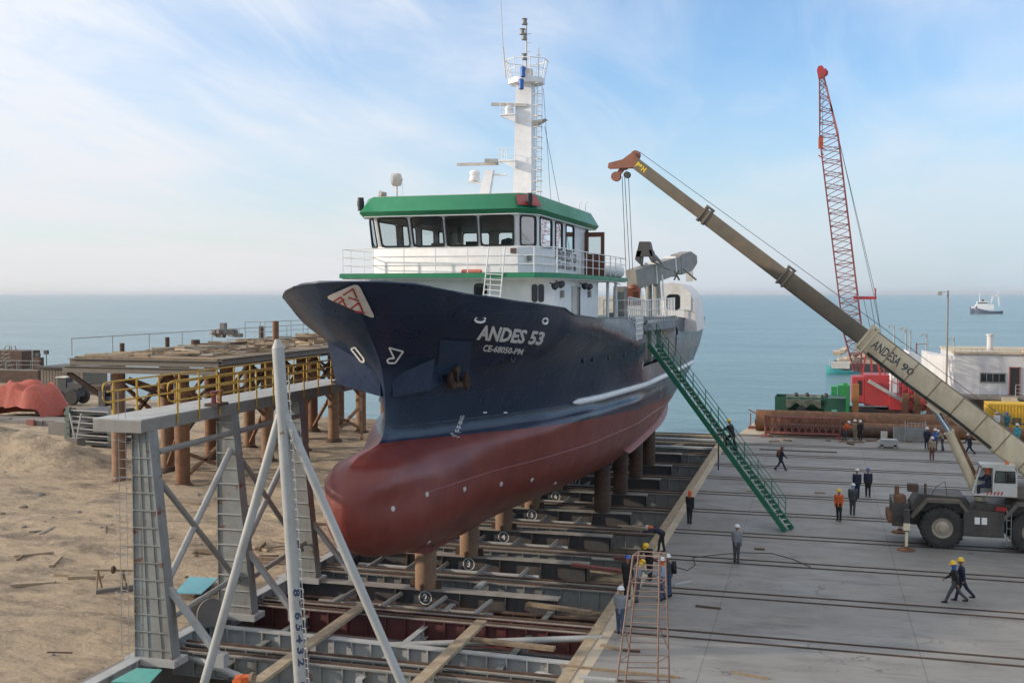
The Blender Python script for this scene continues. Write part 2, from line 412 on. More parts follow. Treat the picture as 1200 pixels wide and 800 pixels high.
def sand_h(x, y):
    h = .16*mn.noise(Vector((x*.30, y*.30, 0)))+.10*mn.noise(Vector((x*.9, y*.9, 3)))+.06*mn.noise(Vector((x*2.1, y*1.7, 6)))
    tr = mn.noise(Vector((x*.07, y*.07, 30)))
    w = math.sin((x*.35+y*.94)*1.1+6*tr)                   # old wheel tracks
    if tr > -.05 and w > .72: h -= .13*min(1, (w-.72)*6)
    h += .30*max(0, mn.noise(Vector((x*.09, y*.09, 7))))*min(1, max(0, (-x-28)/10))
    # bulldozed ridges
    h += .10*abs(mn.noise(Vector((x*.5+y*.2, y*.9, 11))))
    # dirt heap in front of the beam stack
    for cx, cy, rx, ry, hh in ((-60, 68.0, 8.5, 4.0, 2.5), (-52.5, 66.5, 5, 2.6, 1.0), (-50, 71, 6, 2.2, .7)):
        d = ((x-cx)/rx)**2+((y-cy)/ry)**2
        if d < 4: h += hh*math.exp(-d*1.6)*(1+.25*mn.noise(Vector((x*1.2, y*1.2, 5))))
    s = (y-(shoreY(x)-9))/9
    if s > 0: h -= 3.4*min(1.6, s)**1.3
    return h-.12
xs = sorted(set([-400, -300, -220, -170, -130]+list(np.arange(-110, -60, .9))+list(np.arange(-60, -22.4, .5))+[-22.45]))
ys = sorted(set([-60, -40, -20, 0, 10, 18]+list(np.arange(22, 80, .5))+list(np.arange(80, 116, .9))+[120, 126, 134, 145, 160, 200, 230]))
V = [(x, y, sand_h(x, y)) for y in ys for x in xs]; nx = len(xs)
mb = MB(); mb.add(V, [(j*nx+i, j*nx+i+1, (j+1)*nx+i+1, (j+1)*nx+i) for j in range(len(ys)-1) for i in range(nx-1)], True)
struct('sand_ground', mb, SAND)
# slipway floor, sinking into the sea
m, nt, N, L, b = nodes('slipway_mud'); tc, noise, rng, mix, mth = NX(nt)
cur = mix(rng(noise(.5, 8), .35, .65), (.12, .10, .08), (.22, .185, .14)); L.new(cur, b.inputs['Base Color']); b.inputs['Roughness'].default_value = .8
bump(nt, b, noise(1.5, 8), .8, .2)
mb = MB(); ys2 = [-60, 10]+list(np.arange(20, 112, 3))
mb.add([(x, y, -2.35-max(0, (y-55)*.012)-max(0, y-88)*.06+.08*mn.noise(Vector((x, y*.6, 1)))) for y in ys2 for x in (-22.44, -18, -14, -11, -7.52)],
       [(j*5+i, j*5+i+1, (j+1)*5+i+1, (j+1)*5+i) for j in range(len(ys2)-1) for i in range(4)], True)
struct('slipway_floor', mb, m)
# quay slab
m, nt, N, L, b = nodes('slab_concrete'); tc, noise, rng, mix, mth = NX(nt)
cur = mix(rng(noise(.12, 6, (1, 1.6, 1), .6), .35, .65), (.195, .185, .172), (.245, .235, .22))
cur = mix(rng(noise(.45, 8, (1, 3.0, 1), .65, 4), .48, .68, 0, .7), cur, (.135, .133, .13))
cur = mix(rng(noise(1.9, 9, rough=.75), .62, .72, 0, .5), cur, (.10, .095, .09))
cur = mix(rng(noise(.30, 6, rough=.6), .69, .75, 0, .6), cur, (.085, .08, .078))
cur = mix(rng(noise(9, 5), .5, .8, 0, .35), cur, (.30, .295, .28))
vo = N.new('ShaderNodeTexVoronoi'); vo.feature = 'DISTANCE_TO_EDGE'; vo.inputs['Scale'].default_value = .16
wp_ = N.new('ShaderNodeVectorMath'); wp_.operation = 'ADD'; nz = N.new('ShaderNodeTexNoise'); nz.inputs['Scale'].default_value = .8; nz.inputs['Detail'].default_value = 6
L.new(tc.outputs['Object'], nz.inputs['Vector']); L.new(tc.outputs['Object'], wp_.inputs[0])
sc_ = N.new('ShaderNodeVectorMath'); sc_.operation = 'SCALE'; sc_.inputs['Scale'].default_value = 2.2; L.new(nz.outputs['Color'], sc_.inputs[0]); L.new(sc_.outputs[0], wp_.inputs[1]); L.new(wp_.outputs[0], vo.inputs['Vector'])
crack = mth('MULTIPLY', rng(vo.outputs['Distance'], .006, .0, 0, 1), rng(noise(.2, 4), .45, .6, 0, .8))
cur = mix(crack, cur, (.05, .047, .043))
sp = N.new('ShaderNodeSeparateXYZ'); L.new(tc.outputs['Object'], sp.inputs[0])
fx_ = mth('ABSOLUTE', mth('SUBTRACT', mth('FRACT', mth('DIVIDE', sp.outputs[0], 7.2)), .5))
cur = mix(rng(fx_, .0, .0035, .75, 0), cur, (.06, .055, .05))                      # slab joints
cur = mix(rng(noise(.55, 7, (.22, 1.6, 1), .7, 8), .56, .66, 0, .65), cur, (.095, .09, .085))  # tyre and drag marks
cur = mix(rng(noise(.9, 5, (1, 1.3, 1), .55), .70, .735, 0, .75), cur, (.055, .052, .05))      # oil spots
cur = mix(rng(noise(.35, 5, (1, 2, 1), .6, 12), .60, .70, 0, .45), cur, (.33, .30, .25))      # dusty sand patches
L.new(cur, b.inputs['Base Color']); L.new(rng(noise(.5, 6), .3, .7, .5, .85), b.inputs['Roughness'])
bump(nt, b, noise(14, 6), .25, .01)
SLAB = m
TR = [33.85+5.8*k for k in range(-5, 12)]   # transfer tracks crossing slab and slipway
mb = MB()
cuts = []
for t in TR: cuts += [(t-.51, t-.29), (t+.29, t+.51)]
y0 = -45
for a, c in cuts+[(98.6, 98.6)]:
    mb.quad((-7.1, y0, 0), (130, y0, 0), (130, a, 0), (-7.1, a, 0))
    if c > a:
        mb.quad((-7.1, a, -.10), (130, a, -.10), (130, c, -.10), (-7.1, c, -.10))
        mb.quad((-7.1, a, -.10), (130, a, -.10), (130, a, 0), (-7.1, a, 0)); mb.quad((-7.1, c, -.10), (-7.1, c, 0), (130, c, 0), (130, c, -.10))
    y0 = c
mb.quad((-7.1, -45, -.12), (-7.1, 98.6, -.12), (-7.1, 98.6, -5), (-7.1, -45, -5))
mb.quad((-7.1, -45, -.12), (130, -45, -.12), (130, -45, -5), (-7.1, -45, -5))
struct('slab', mb, SLAB)
# quay apron beyond the slab
mb = MB(); mb.prism([(-7.1, 98.604, .004), (130, 98.604, .004), (130, 160, .004), (40, 160, .004), (26, 118, .004), (-5.3, 113, .004), (-6.6, 98.604, .004)], (0, 0, -5)); struct('quay_apron', mb, CONC)
# curb along the slab edge
mb = MB(); mb.bx(-7.52, -7.104, -45, 98.6, -5, .005); struct('slab_edge', mb, CONC)
mb = MB(); mb.bx(-22.9, -22.44, -45, 100, -5, -.06); struct('sand_retaining_wall', mb, CONC_G)
# rails in the slab
for i, t in enumerate(TR):
    if t < 30: continue
    r = thing('rail_track', '%s pair of steel transfer rails sunk in the slab, counted from the camera' % ORD[i-5+0 if i >= 5 else 0], 'rail track', (0, t, 0), 'steel rail pairs crossing the slab')
    for s in (-.4, .4):
        q = MB(); q.bx(-7.1, 128, t+s-.10, t+s+.10, -.099, .005); put('rail_bed', q, mat('rail_bed_black', (.030, .027, .025), .8, dirt=(.10, .08, .06), damt=.4), r); q = MB(); q.bx(-7.1, 128, t+s-.03, t+s+.03, .0055, .03); put('rail', q, RUSTD, r)

# ================================================================ SLIPWAY STEELWORK
# longitudinal edge beams
q = MB(); q.ibeam((-22.2, 24, .12), (-22.2, 56, .12), .7, .42, .05, 1.2); single('edge_beam', q, GREY_L, 'pale grey steel beam lying along the sandy left edge of the slipway', 'beam', (-22.2, 24, -.6))
q = MB(); q.bx(-7.95, -7.53, -20, 98, -.35, .03); single('edge_timber', q, WOOD_L, 'long tan timber kerb along the slab edge beside the slipway', 'timber', (-7.7, 0, -.35))
# fixed girders under the transfer tracks
for i, t in enumerate(TR):
    if t < 31 or t > 98: continue
    base = t
    for s in (-.4, .4):
        g = thing('track_girder', '%s of the twin ribbed girders spanning the slipway, %s track from the camera' % ('nearer' if s < 0 else 'farther', ORD[i-5]), 'girder', (-15, base+s, -1), 'ribbed girders carrying the transfer tracks')
        q = MB(); zt = -.14
        q.ibeam((-21.9, base+s, zt), (-7.98, base+s, zt), .85, .30, .04, .8); put('girder_web', q, MAROON if i == 6 else GREY, g)
        q = MB(); q.bx(-21.92, -7.97, base+s-.16, base+s+.16, zt+.002, zt+.03); put('flange', q, BEAMTOP, g); q = MB(); q.bx(-21.9, -7.98, base+s-.04, base+s+.04, zt+.032, zt+.11); put('rail', q, RUSTD, g)
q = MB(); q.ibeam((-22, 36.1, -.06), (-7.98, 35.7, -.06), .95, .34, .05, .72); single('ribbed_girder', q, GREY_L, 'single pale ribbed girder crossing the slipway in front of the red girder', 'girder', (-15, 36, -1))
for i, (ya, yb, zt, m_, lb) in enumerate(((37.6, 37.6, -.55, DECKBEAM, 'dark low beam crossing the slipway just before the red girder'), (41.3, 41.3, -.75, GREY, 'low grey beam crossing the slipway in front of the beam numbered two'), (34.8, 34.9, -.6, GREY, 'low grey beam crossing the slipway between ribbed girder and nearer rails'), (42.0, 42.0, -.45, RUSTD, 'rusty thin beam just in front of the beam numbered two'))):
    q = MB(); q.ibeam((-21.9, ya, zt), (-8.0, yb, zt), .5, .26, .04, .9); single('low_beam', q, m_, lb, 'beam', (-15, ya, zt-.5))
for i, x in enumerate((-19.6, -14.6, -10.4)):
    q = MB(); q.ibeam((x, 33.0, -.35), (x+.1, 42.5, -.42), .45, .24, .04, .9); single('stringer_beam', q, GREY if i != 1 else GREY_L, '%s lengthwise beam under the near slipway girders, from the left' % ORD[i], 'beam', (x, 33, -.8), 'lengthwise beams at the near end of the slipway')
# timber boards laid over
for nm, a, c, w in (('tan plank lying lengthwise over the girders right of the pole', (-12.2, 29.5), (-12.1, 38.8), .42), ('tan plank lying lengthwise over the girders behind the pale pole', (-17.2, 29.8), (-17.3, 39.6), .42)):
    q = MB(); q.beam((a[0], a[1], .02), (c[0], c[1], .10), w, .12); single('plank', q, WOOD_L, nm, 'plank', (a[0], a[1], 0))
# pale pipes between the girders
for nm, a, c, r, m_ in (('upper pale pipe angled to the slab edge beside the red girder', at(420, 757, z=-.5), at(705, 747, z=.0), .12, PIPEW),
                        ('lower pale pipe sloping down right under the ribbed girder', at(530, 758, z=-.9), at(662, 799, z=-.5), .14, PIPEW),
                        ('pale pipe sloping from the left tower base across the pit', at(200, 760, z=-.3), at(300, 800, z=-.6), .13, PIPEW),
                        ('pink primed pipe lying behind the second tower base', at(296, 710, z=-.5), at(380, 735, z=-.9), .13, mat('pink_primer', (.50, .20, .18), .6, dirt=(.2, .1, .08), damt=.3)),
                        ('grey pipe running level under the pale pole', at(250, 748, z=-.6), at(345, 744, z=-.6), .13, PIPEW)):
    q = MB(); q.cyl(a, c, r, n=14); single('pipe', q, m_, nm, 'pipe', tuple(a))
# cradle beams with keel posts
CX = -15.9; NUM = {1: '1', 0: '2', 6: '3'}
BY = [43+6*k for k in range(-1, 8)]
BY = [43+6*k for k in range(0, 8)]
for k, y in enumerate(BY):
    r = thing('cradle_beam', ('dark cradle beam painted with the number %s, under the ship keel' % ['two', 'three', 'four', 'five', 'six', 'seven'][k]) if k < 6 else 'dark unnumbered cradle beam under the ship stern, %s from the sea' % ('second' if k == 6 else 'first'), 'beam', (CX, y, -.95), 'numbered cradle beams')
    q = MB(); q.bx(-21.7, -10.1, y-.02, y+.02, -.9, -.045)
    for x in (-21.6, -19, -17.2, -14.3, -12.3, -10.2): q.bx(x-.02, x+.02, y-.26, y-.021, -.9, -.045); q.bx(x-.02, x+.02, y+.021, y+.26, -.9, -.045)
    q.bx(-21.7, -10.1, y-.3, y+.3, -.95, -.901)
    q.bx(-10.10, -10.07, y-.3, y+.3, -.95, -.045)
    put('beam_web', q, DECKBEAM, r)
    q = MB(); q.bx(-21.72, -10.06, y-.31, y+.31, -.044, 0); put('top_plate', q, BEAMTOP, r)
    if k < 6:
        q = MB(); c = Vector((CX-.02, y-.03, -.42))
        n = 28
        for i in range(n):
            a0, a1 = 2*math.pi*i/n, 2*math.pi*(i+1)/n
            q.quad(*[c+Vector((math.cos(a)*rr, 0, math.sin(a)*rr)) for a, rr in ((a0, .30), (a1, .30), (a1, .255), (a0, .255))])
        vs, fs = text_mesh(str(k+2), .46, sub=0, bold=.012)
        q.add([c+Vector((v.x*.85, -v.z*.3-.003, v.y)) for v in vs], fs); put('painted_number', q, LETTER, r)
    # trolley wheels on the tracks side
    for x in (-20.5, -11.2):
        q = MB(); q.box((x, y, -1.12), (.9, .34, .32)); q.cyl((x-.3, y-.2, -1.22), (x-.3, y+.2, -1.22), .22); q.cyl((x+.3, y-.2, -1.22), (x+.3, y+.2, -1.22), .22); put('bogie', q, DARK, r)
for k, y in enumerate(BY[:7]):
    zt = 1.72 if k else 1.9
    r = thing('keel_post', 'rusty round keel post standing on the cradle beam numbered %s' % ['two', 'three', 'four', 'five', 'six', 'seven'][k] if k < 6 else 'rusty round keel post on the first unnumbered cradle beam', 'post', (CX, y, 0), 'rusty keel posts')
    q = MB(); q.cyl((CX, y, .012), (CX, y, zt), .46, n=24, caps=False); put('shaft', q, RUST_L if k < 5 else RUST, r)
    q = MB(); q.bx(CX-.5, CX+.5, y-.5, y+.5, zt, zt+.1); q.box((CX-.55, y, .18), (.3, .05, .34)); q.box((CX+.55, y, .18), (.3, .05, .34)); q.box((CX, y-.55, .15), (.05, .25, .28)); put('cap_plate', q, RUSTD, r)
for k, y in enumerate((61, 67, 73, 79)):
    x = -11.75; zt = [3.05, 3.1, 3.0, 3.3][k]
    r = thing('bilge_post', '%s of the thick dark posts propping the starboard bilge, from the camera' % ORD[k], 'post', (x, y, 0), 'dark posts under the starboard bilge')
    q = MB(); q.cyl((x, y, .012), (x, y, zt), .46, n=24, caps=False); put('shaft', q, RUSTD, r)
    q = MB(); q.cyl((x, y, zt-.5), (x, y, zt-.35), .54, n=24); q.box((x, y, zt+.08), (.9, .9, .25), Matrix.Rotation(R(-18), 3, 'Y')); put('cap_plate', q, DARK, r)
    q = MB(); q.cyl((2*CX-x, y, .012), (2*CX-x, y, zt), .46, n=16); q.box((2*CX-x, y, zt+.08), (.9, .9, .25), Matrix.Rotation(R(18), 3, 'Y'))
    single('bilge_post', q, RUSTD, '%s of the thick dark posts propping the port bilge, from the camera' % ORD[k], 'post', (2*CX-x, y, 0), 'dark posts under the port bilge')
# bracing tubes between the cradle beams
for k in range(7):
    y = BY[k]; r = thing('tube_grid', 'grey tube bracing in the bay just behind the beam numbered %s' % ['two', 'three', 'four', 'five', 'six', 'seven'][k] if k < 6 else 'grey tube bracing between the last two cradle beams', 'bracing', (CX, y+3, -.7), 'tube bracing between the cradle beams')
    q = MB()
    for dy, z in ((3.7, -.40), (5.0, -.56)): q.cyl((-21.2, y+dy, z), (-12.2, y+dy, z), .10, n=10)
    put('cross_tube', q, GREY_L, r)
    for x in (-20.3, -18.4, -16.9, -14.9, -12.9): q = MB(); q.cyl((x, y+5.75, -.40), (x-.15, y+3.3, -.50), .11, n=10); put('long_tube', q, GREYC, r)
    q = MB(); q.ibeam((-21, y+2.9, -.75), (-8.2, y+3.1, -.75), .5, .24, .03, 1.1); put('light_beam', q, GREY, r)
y = 43; r = thing('tube_grid', 'grey tube bracing in front of cradle beam 2', 'bracing', (CX, 41, -.7), 'tube bracing between the cradle beams')
q = MB(); q.cyl((-20.2, 41.6, -.5), (-12.5, 41.6, -.5), .10, n=10); q.cyl((-19.6, 41, -.62), (-13, 41, -.62), .05, n=8); put('cross_tube', q, GREYC, r)
for x in (-19, -16.9, -14.9, -12.9): q = MB(); q.cyl((x, 42.7, -.25), (x-.25, 40.4, -.35), .10, n=10); put('long_tube', q, GREYC, r)
# scrap lengths lying by the slab side
for i, (px_, py_, ln, ang, m_) in enumerate(((600, 754, 3.2, -4, WOOD), (700, 665, 2.6, -12, TRUSS), (655, 712, 2.8, -10, WOOD), (752, 655, 2.6, 3, MAROON), (745, 618, 2.0, -6, WOOD_L), (790, 522, 2.2, 60, WOOD_L))):
    c = at(px_, py_, z=-.05 if i != 3 else .05); d = Vector((math.cos(R(ang)), math.sin(R(ang)), 0))*ln/2
    q = MB(); q.beam(c-d, c+d, .3, .12)
    single('scrap_board', q, m_, ['brown board lying by the lower pipe', 'reddish board beside the end of cradle beam 3', 'thin board right of cradle beam 2', 'dark red beam offcut by the bending worker', 'pale board beside cradle beam 5', 'pale plank leaning at the sea end of the slipway'][i], 'board', tuple(c))
# loose scrap inside the slipway
random.seed(33)
for k in range(34):
    x = random.uniform(-21, -8.6); y = random.uniform(34.5, 84); an = random.choice([0, 0, .1, -.15, 1.5, random.uniform(-1.5, 1.5)]); ln = random.uniform(.8, 3.2); d = Vector((math.cos(an), math.sin(an), random.uniform(-.05, .05)))*ln/2
    c = Vector((x, y, random.choice([-.10, -.55, -.7, -1.4]))); q = MB()
    if k % 4 == 0: q.cyl(c-d, c+d, random.uniform(.04, .09), n=8)
    else: q.beam(c-d, c+d, random.uniform(.1, .35), random.uniform(.04, .12))
    single('loose_scrap', q, random.choice([WOOD, WOOD_L, RUST, GREY_L, RUSTD, PIPEW]), 'loose board or bar dropped between the slipway beams', 'scrap', tuple(c), 'scrap lying between the slipway beams')
# far cross timbers at the sea end
for i, y in enumerate((88.5, 91, 93.5, 96)):
    q = MB(); q.bx(-21.9, -7.96, y-.2, y+.2, -.06, .1); single('cross_timber', q, WOOD_L if i % 2 else GREY_L, '%s long timber across the sea end of the slipway, from the camera' % ORD[i], 'timber', (-15, y, 0), 'timbers at the sea end')
# lying materials left of the bow
lumps = [(338, 655, 3.2, 8, .22, WOOD, 'long brown timber lying on sand behind the pale pole'), (247, 645, 1.6, 2, .35, WOOD, 'short timber block on sand between the tower braces'), (325, 640, 1.2, 40, .1, WOOD_L, 'bleached driftwood scrap on sand beside the pole'), (328, 633, 1.0, -20, .12, WOOD_L, 'small split board on sand beside the pole'), (315, 652, .9, 15, .2, RUSTD, 'dark lump of scrap on sand beside the pole'), (150, 640, .8, 10, .06, WOOD, 'thin stick lying on sand left of the tower'), (70, 764, .9, 12, .06, RUSTD, 'dark stick on the sand in the lower left')]
for px_, py_, ln, ang, w, m_, lb in lumps:
    c = at(px_, py_, z=.05); d = Vector((math.cos(R(ang)), math.sin(R(ang)), 0))*ln/2; q = MB(); q.beam(c-d, c+d, w, w*.7); single('timber_scrap', q, m_, lb, 'timber', tuple(c))

random.seed(77)
for k in range(30):
    c = at(random.uniform(20, 400), random.uniform(555, 700), z=.05)
    if c.x > -23.6 or c.x < -60: continue
    c.z = sand_h(c.x, c.y)+.05; an = random.uniform(-1.5, 1.5); d = Vector((math.cos(an), math.sin(an), 0))*random.uniform(.2, 1.1); q = MB(); q.beam(c-d, c+d, random.uniform(.06, .3), random.uniform(.05, .2))
    single('timber_board', q, random.choice([WOOD, RUSTD, DIRT, CONC_G, WOOD_L]), 'small board or bar lying loose on the open sand', 'board', tuple(c), 'loose boards and bars on the sand')
# ---------------- left access tower: columns, walkway, braces
TX = -21.7
for i, y in enumerate((32.0, 37.4, 43.0)):
    r = thing('tower_column', '%s tapered grey plate column holding up the walkway, from the camera' % ORD[i], 'column', (TX, y, 0), 'grey columns under the walkway')
    zb = .12; ztp = 7.85; wb = .80; wt = .50; wt_ = wt
    q = MB()
    # tapered web facing the camera (in X), thickness in Y
    for s in (-1, 1):
        yy = y+s*.28
        q.add([(TX-wb, yy-.015, zb), (TX+wb, yy-.015, zb), (TX-wb+(wb-wt)*2, yy-.015, ztp), (TX-wb, yy-.015, ztp)], [(0, 1, 2, 3)])
    L_ = lambda z: (-22.32, -20.92-.78*(z-zb)/(ztp-zb))
    q = MB()
    def plate(yy, t):
        a0, a1 = L_(zb); b0, b1 = L_(ztp)
        q.prism([(a0, yy, zb), (a1, yy, zb), (b1, yy, ztp), (b0, yy, ztp)], (0, t, 0))
    plate(y-.20, .03); plate(y+.17, .03)
    a0, a1 = L_(zb); b0, b1 = L_(ztp)
    q.prism([(a0-.03, y-.26, zb), (a0-.03, y+.26, zb), (b0-.03, y+.26, ztp), (b0-.03, y-.26, ztp)], (.03, 0, 0))
    q.prism([(a1, y-.26, zb), (a1, y+.26, zb), (b1, y+.26, ztp), (b1, y-.26, ztp)], (.03, 0, 0))
    put('column_plate', q, GREY, r)
    q = MB(); n = 13
    for k in range(n):
        z = zb+(ztp-zb)*(k+.5)/n; l0, l1 = L_(z); q.bx(l0, l1, y-.26, y-.201, z-.02, z+.02)
    if i == 0:
        for f in (.35, .72): q.prism([(a0+(a1-a0)*f, y-.235, zb), (a0+(a1-a0)*f+.03, y-.235, zb), (b0+(b1-b0)*f+.03, y-.235, ztp), (b0+(b1-b0)*f, y-.235, ztp)], (0, .034, 0))
    put('stiffener', q, GREY_L if i else GREY, r)
    q = MB(); q.bx(TX-.95, TX+1.0, y-.42, y+.42, -.1, .119); put('base_plate', q, GREY_L, r)
def tube1(name, lb, a, c, r_, m_, cat='brace', grp=None):
    q = MB(); q.cyl(a, c, r_, n=12); return single(name, q, m_, lb, cat, tuple(a), grp)
tube1('diagonal_pipe', 'upper level grey brace between the first two tower columns', (TX+.0, 32.3, 7.1), (TX+.0, 37.1, 7.15), .11, GREYC)
tube1('diagonal_pipe', 'dark diagonal brace falling right from the first tower column', (TX+.1, 32.3, 6.05), (TX+.2, 37.2, 1.35), .11, GREYC)
tube1('diagonal_pipe', 'pale diagonal brace rising right from the first tower column foot', (TX+.2, 32.4, 2.5), (TX+.0, 37.1, 6.5), .12, PIPEW)
tube1('diagonal_pipe', 'upper level grey brace between the second and third tower columns', (TX+.0, 37.7, 7.15), (TX+.0, 42.7, 7.2), .11, GREYC)
tube1('diagonal_pipe', 'dark diagonal brace falling right from the second tower column', (TX+.1, 37.7, 6.05), (TX+.2, 42.6, 1.35), .11, GREYC)
tube1('diagonal_pipe', 'pale diagonal brace rising right from the second tower column foot', (TX+.2, 37.7, 2.6), (TX+.0, 42.7, 6.5), .12, PIPEW)
tube1('diagonal_pipe', 'low grey tube climbing from the first tower column to the second', (TX+.4, 32.4, 1.35), (TX+.3, 37.2, 1.65), .10, GREYC)
tube1('diagonal_pipe', 'low grey tube climbing from the second tower column to the third', (TX+.4, 37.8, 1.35), (TX+.3, 42.7, 1.65), .10, GREYC)
for i, y in enumerate((32.0, 37.4, 43.0)):
    q = MB(); q.beam((TX+.4, y+.1, 2.6), (TX+2.35, y+.3, .12), .28, .16); q.box((TX+2.35, y+.3, .1), (.4, .35, .45)); single('raking_strut', q, PIPEW, 'flat pale raking strut at the foot of the %s tower column' % ORD[i], 'strut', (TX+.8, y, 0), 'raking struts at the tower columns')
# walkway
r = thing('walkway', 'grey steel walkway with yellow handrails on top of the tapered columns', 'walkway', (TX, 38, 7.6))
WX0, WX1 = -23.6, -21.72; WY0, WY1 = 31.4, 49.0
q = MB(); q.bx(WX0, WX1, WY0, WY1, 8.25, 8.3)
put('deck_plate', q, GREY_L, r)
q = MB(); q.bx(WX1-.04, WX1, WY0, WY1, 7.85, 8.249); q.bx(WX0, WX0+.04, WY0, WY1, 7.85, 8.249); q.bx(WX0+.041, WX1-.041, WY0, WY0+.04, 7.85, 8.249); q.bx(WX0+.041, WX1-.041, WY1-.04, WY1, 7.85, 8.249)
for y in np.arange(WY0+1.5, WY1, 1.5): q.bx(WX0+.041, WX1-.041, y, y+.04, 7.95, 8.249)
put('side_beam', q, GREYC, r)
def yrail(x, ya, yb, z=8.3, h=1.15):
    q = MB()
    for k, zz in enumerate((.45, .82, h)):
        q.cyl((x, ya+.25, z+zz), (x, yb, z+zz), .032, n=8)
    pts = [(x, ya+.25, z+h), (x, ya+.08, z+h-.05), (x, ya, z+h-.18), (x, ya, z+.63), (x, ya+.08, z+.50), (x, ya+.25, z+.45)]
    q.tube(pts, .032, n=8); n = round((yb-ya)/1.35)
    for i in range(n):
        y = ya+.6+(yb-ya-.7)*i/(n-1); q.cyl((x, y, z-.35), (x, y, z+h), .038, n=8)
    return q
put('handrail', yrail(WX1+.04, 32.9, 49.0), YELLOW, r); put('handrail', yrail(WX0-.04, 32.0, 49.0), YELLOW, r)
# ladder hoops at the near end
q = MB()
for x in (-22.78, -22.50): q.cyl((x, 31.65, .1), (x, 31.65, 9.2), .012, n=5)
for k in range(28): q.cyl((-22.78, 31.65, .3+k*.3), (-22.50, 31.65, .3+k*.3), .008, n=4)
for k in range(5):
    z = 2.4+k*1.3; q.tube([(-22.78, 31.65, z), (-22.85, 31.45, z), (-22.64, 31.25, z), (-22.45, 31.45, z), (-22.50, 31.65, z)], .009, n=4)
single('cage_ladder', q, GREY_L, 'thin caged ladder at the near end of the walkway', 'ladder', (-23, 31.2, 0))
for i, y in enumerate((36.2, 47.2)):
    r = thing('bollard_winch', 'dark red twin bitt on the %s end of the walkway' % ('near' if i == 0 else 'far'), 'bollard', (-21.75, y, 8.3), 'red bitts on the walkway')
    q = MB(); q.box((-21.75, y, 8.36), (.55, .8, .1)); put('base', q, RUSTD, r)
    q = MB()
    for s in (-.2, .2): q.lathe((-21.75, y+s, 8.412), [(.11, 0), (.09, .05), (.09, .35), (.15, .38), (.15, .44), (.05, .46)], 12)
    put('bitt', q, mat('bitt_red', (.20, .03, .035), .5), r)
# ---------------- foreground pole with tripod legs
r = thing('guide_pole', 'tall pale pole with rungs, number scale and raking pipe legs in front of the bow', 'pole', (-13.9, 26.8, -2))
Pt = at(325, 395, y=27.0); Pb = at(352, 800, y=26.6); Pd = (Pb-Pt).normalized(); Pf = Pb+Pd*3.6
q = MB(); q.cyl(Pf, Pt+Pd*.30, .17, n=24); q.lathe(Pt+Pd*.30, [(.17, 0), (.14, .08), (.09, .18), (.07, .24), (0, .25)], 24, -Pd); put('shaft', q, PIPEW, r)
for sgn, tgt in ((-1, at(238, 805, y=26.2)), (1, at(473, 805, y=26.9))):
    top = Pt+Pd*1.95; d = (tgt-top).normalized(); q = MB(); q.cyl(top, tgt+d*2.8, .125, n=14); put('leg', q, PIPEW, r)
q = MB(); rt_ = Vector((math.cos(YAW), math.sin(YAW), 0)); side = (rt_*.75-Vector((-.2, 1, 0))*.5).normalized()
for k in range(44):
    c = Pt+Pd*(1.2+k*.27)
    a = c+side*.2; q.tube([a, a+side*.16, a+side*.17+Vector((0, 0, -.10))], .013, n=5)
for s in (.33,): q.cyl(Pt+Pd*1.1+side*s, Pf+side*s, .012, n=5)
put('rung', q, GREY_L, r)
# hand painted scrawl down the pole
q = MB(); vs, fs = text_mesh('8  7  6  5  4  3  2  1  0', .26, sub=0, shear=.1, bold=.01, space=.8)
toc = (Vector((0, 0, H))-Pt); toc.z = 0; toc.normalize(); sd2 = Pd.cross(toc).normalized(); c0 = Pt+Pd*((800-690-0)/10.0)
c0 = at(337, 745, y=26.75); c0 = Pt+Pd*((c0-Pt).dot(Pd))
wv = max(v.x for v in vs)-min(v.x for v in vs)
for_v = []
for v in vs:
    u = -v.y/.17-.35; n_ = toc*math.cos(u)+sd2*math.sin(u)*(1)
    for_v.append(c0+Pd*(v.x*2.75/wv)+n_*.174)
q.add(for_v, fs); put('scrawl', q, mat('scrawl_blue', (.03, .05, .10), .6), r)
# ---------------- red scaffold tower on the slab
r = thing('scaffold_tower', 'tall tapering reddish scaffold tower with many rungs at the slab edge', 'scaffold', (-4.9, 31.4, 0))
top = [at(742, 650, z=4.85), at(749, 645.5, z=4.85), at(780, 647.5, z=4.85), at(773, 652, z=4.85)]
bot = [at(719, 828, z=.02), at(731, 818, z=.02), at(785, 818, z=.02), at(770, 828, z=.02)]
SCM = mat('scaffold_red', (.29, .19, .15), .6, dirt=(.12, .07, .05), damt=.5)
for a, c in zip(top, bot):
    q = MB(); q.cyl(c, a, .028, n=8); put('leg', q, SCM, r)
q = MB()
for k in range(0, 12):
    t = k/11.5
    for i, j in ((0, 1), (1, 2), (2, 3), (3, 0)):
        if k % 2 and (i, j) in ((0, 1), (2, 3)): continue
        q.cyl(top[i].lerp(bot[i], t), top[j].lerp(bot[j], t), .018, n=6)
for i, j in ((0, 1), (3, 2)):
    for a_, b_ in ((.1, .3), (.45, .65), (.8, 1.0)): q.cyl(top[i].lerp(bot[i], a_), top[j].lerp(bot[j], b_), .014, n=6)
put('rung', q, SCM, r)
# sheets on the ground
q = MB(); pts = [at(130, 799, z=.14), at(160, 783, z=.14), at(190, 785, z=.14), at(175, 801, z=.14)]; q.prism(pts, (0, 0, .03)); single('sheet', q, TEAL, 'teal green sheet lying by the first tower column foot', 'sheet', tuple(pts[0]))
q = MB(); pts = [at(205, 695, z=.12), at(222, 676, z=.16), at(256, 678, z=.3), at(236, 696, z=.16)]; q.prism(pts, (0, 0, .04)); single('sheet', q, BLUES, 'turquoise board lying on the sand behind the tower braces', 'sheet', tuple(pts[0]))
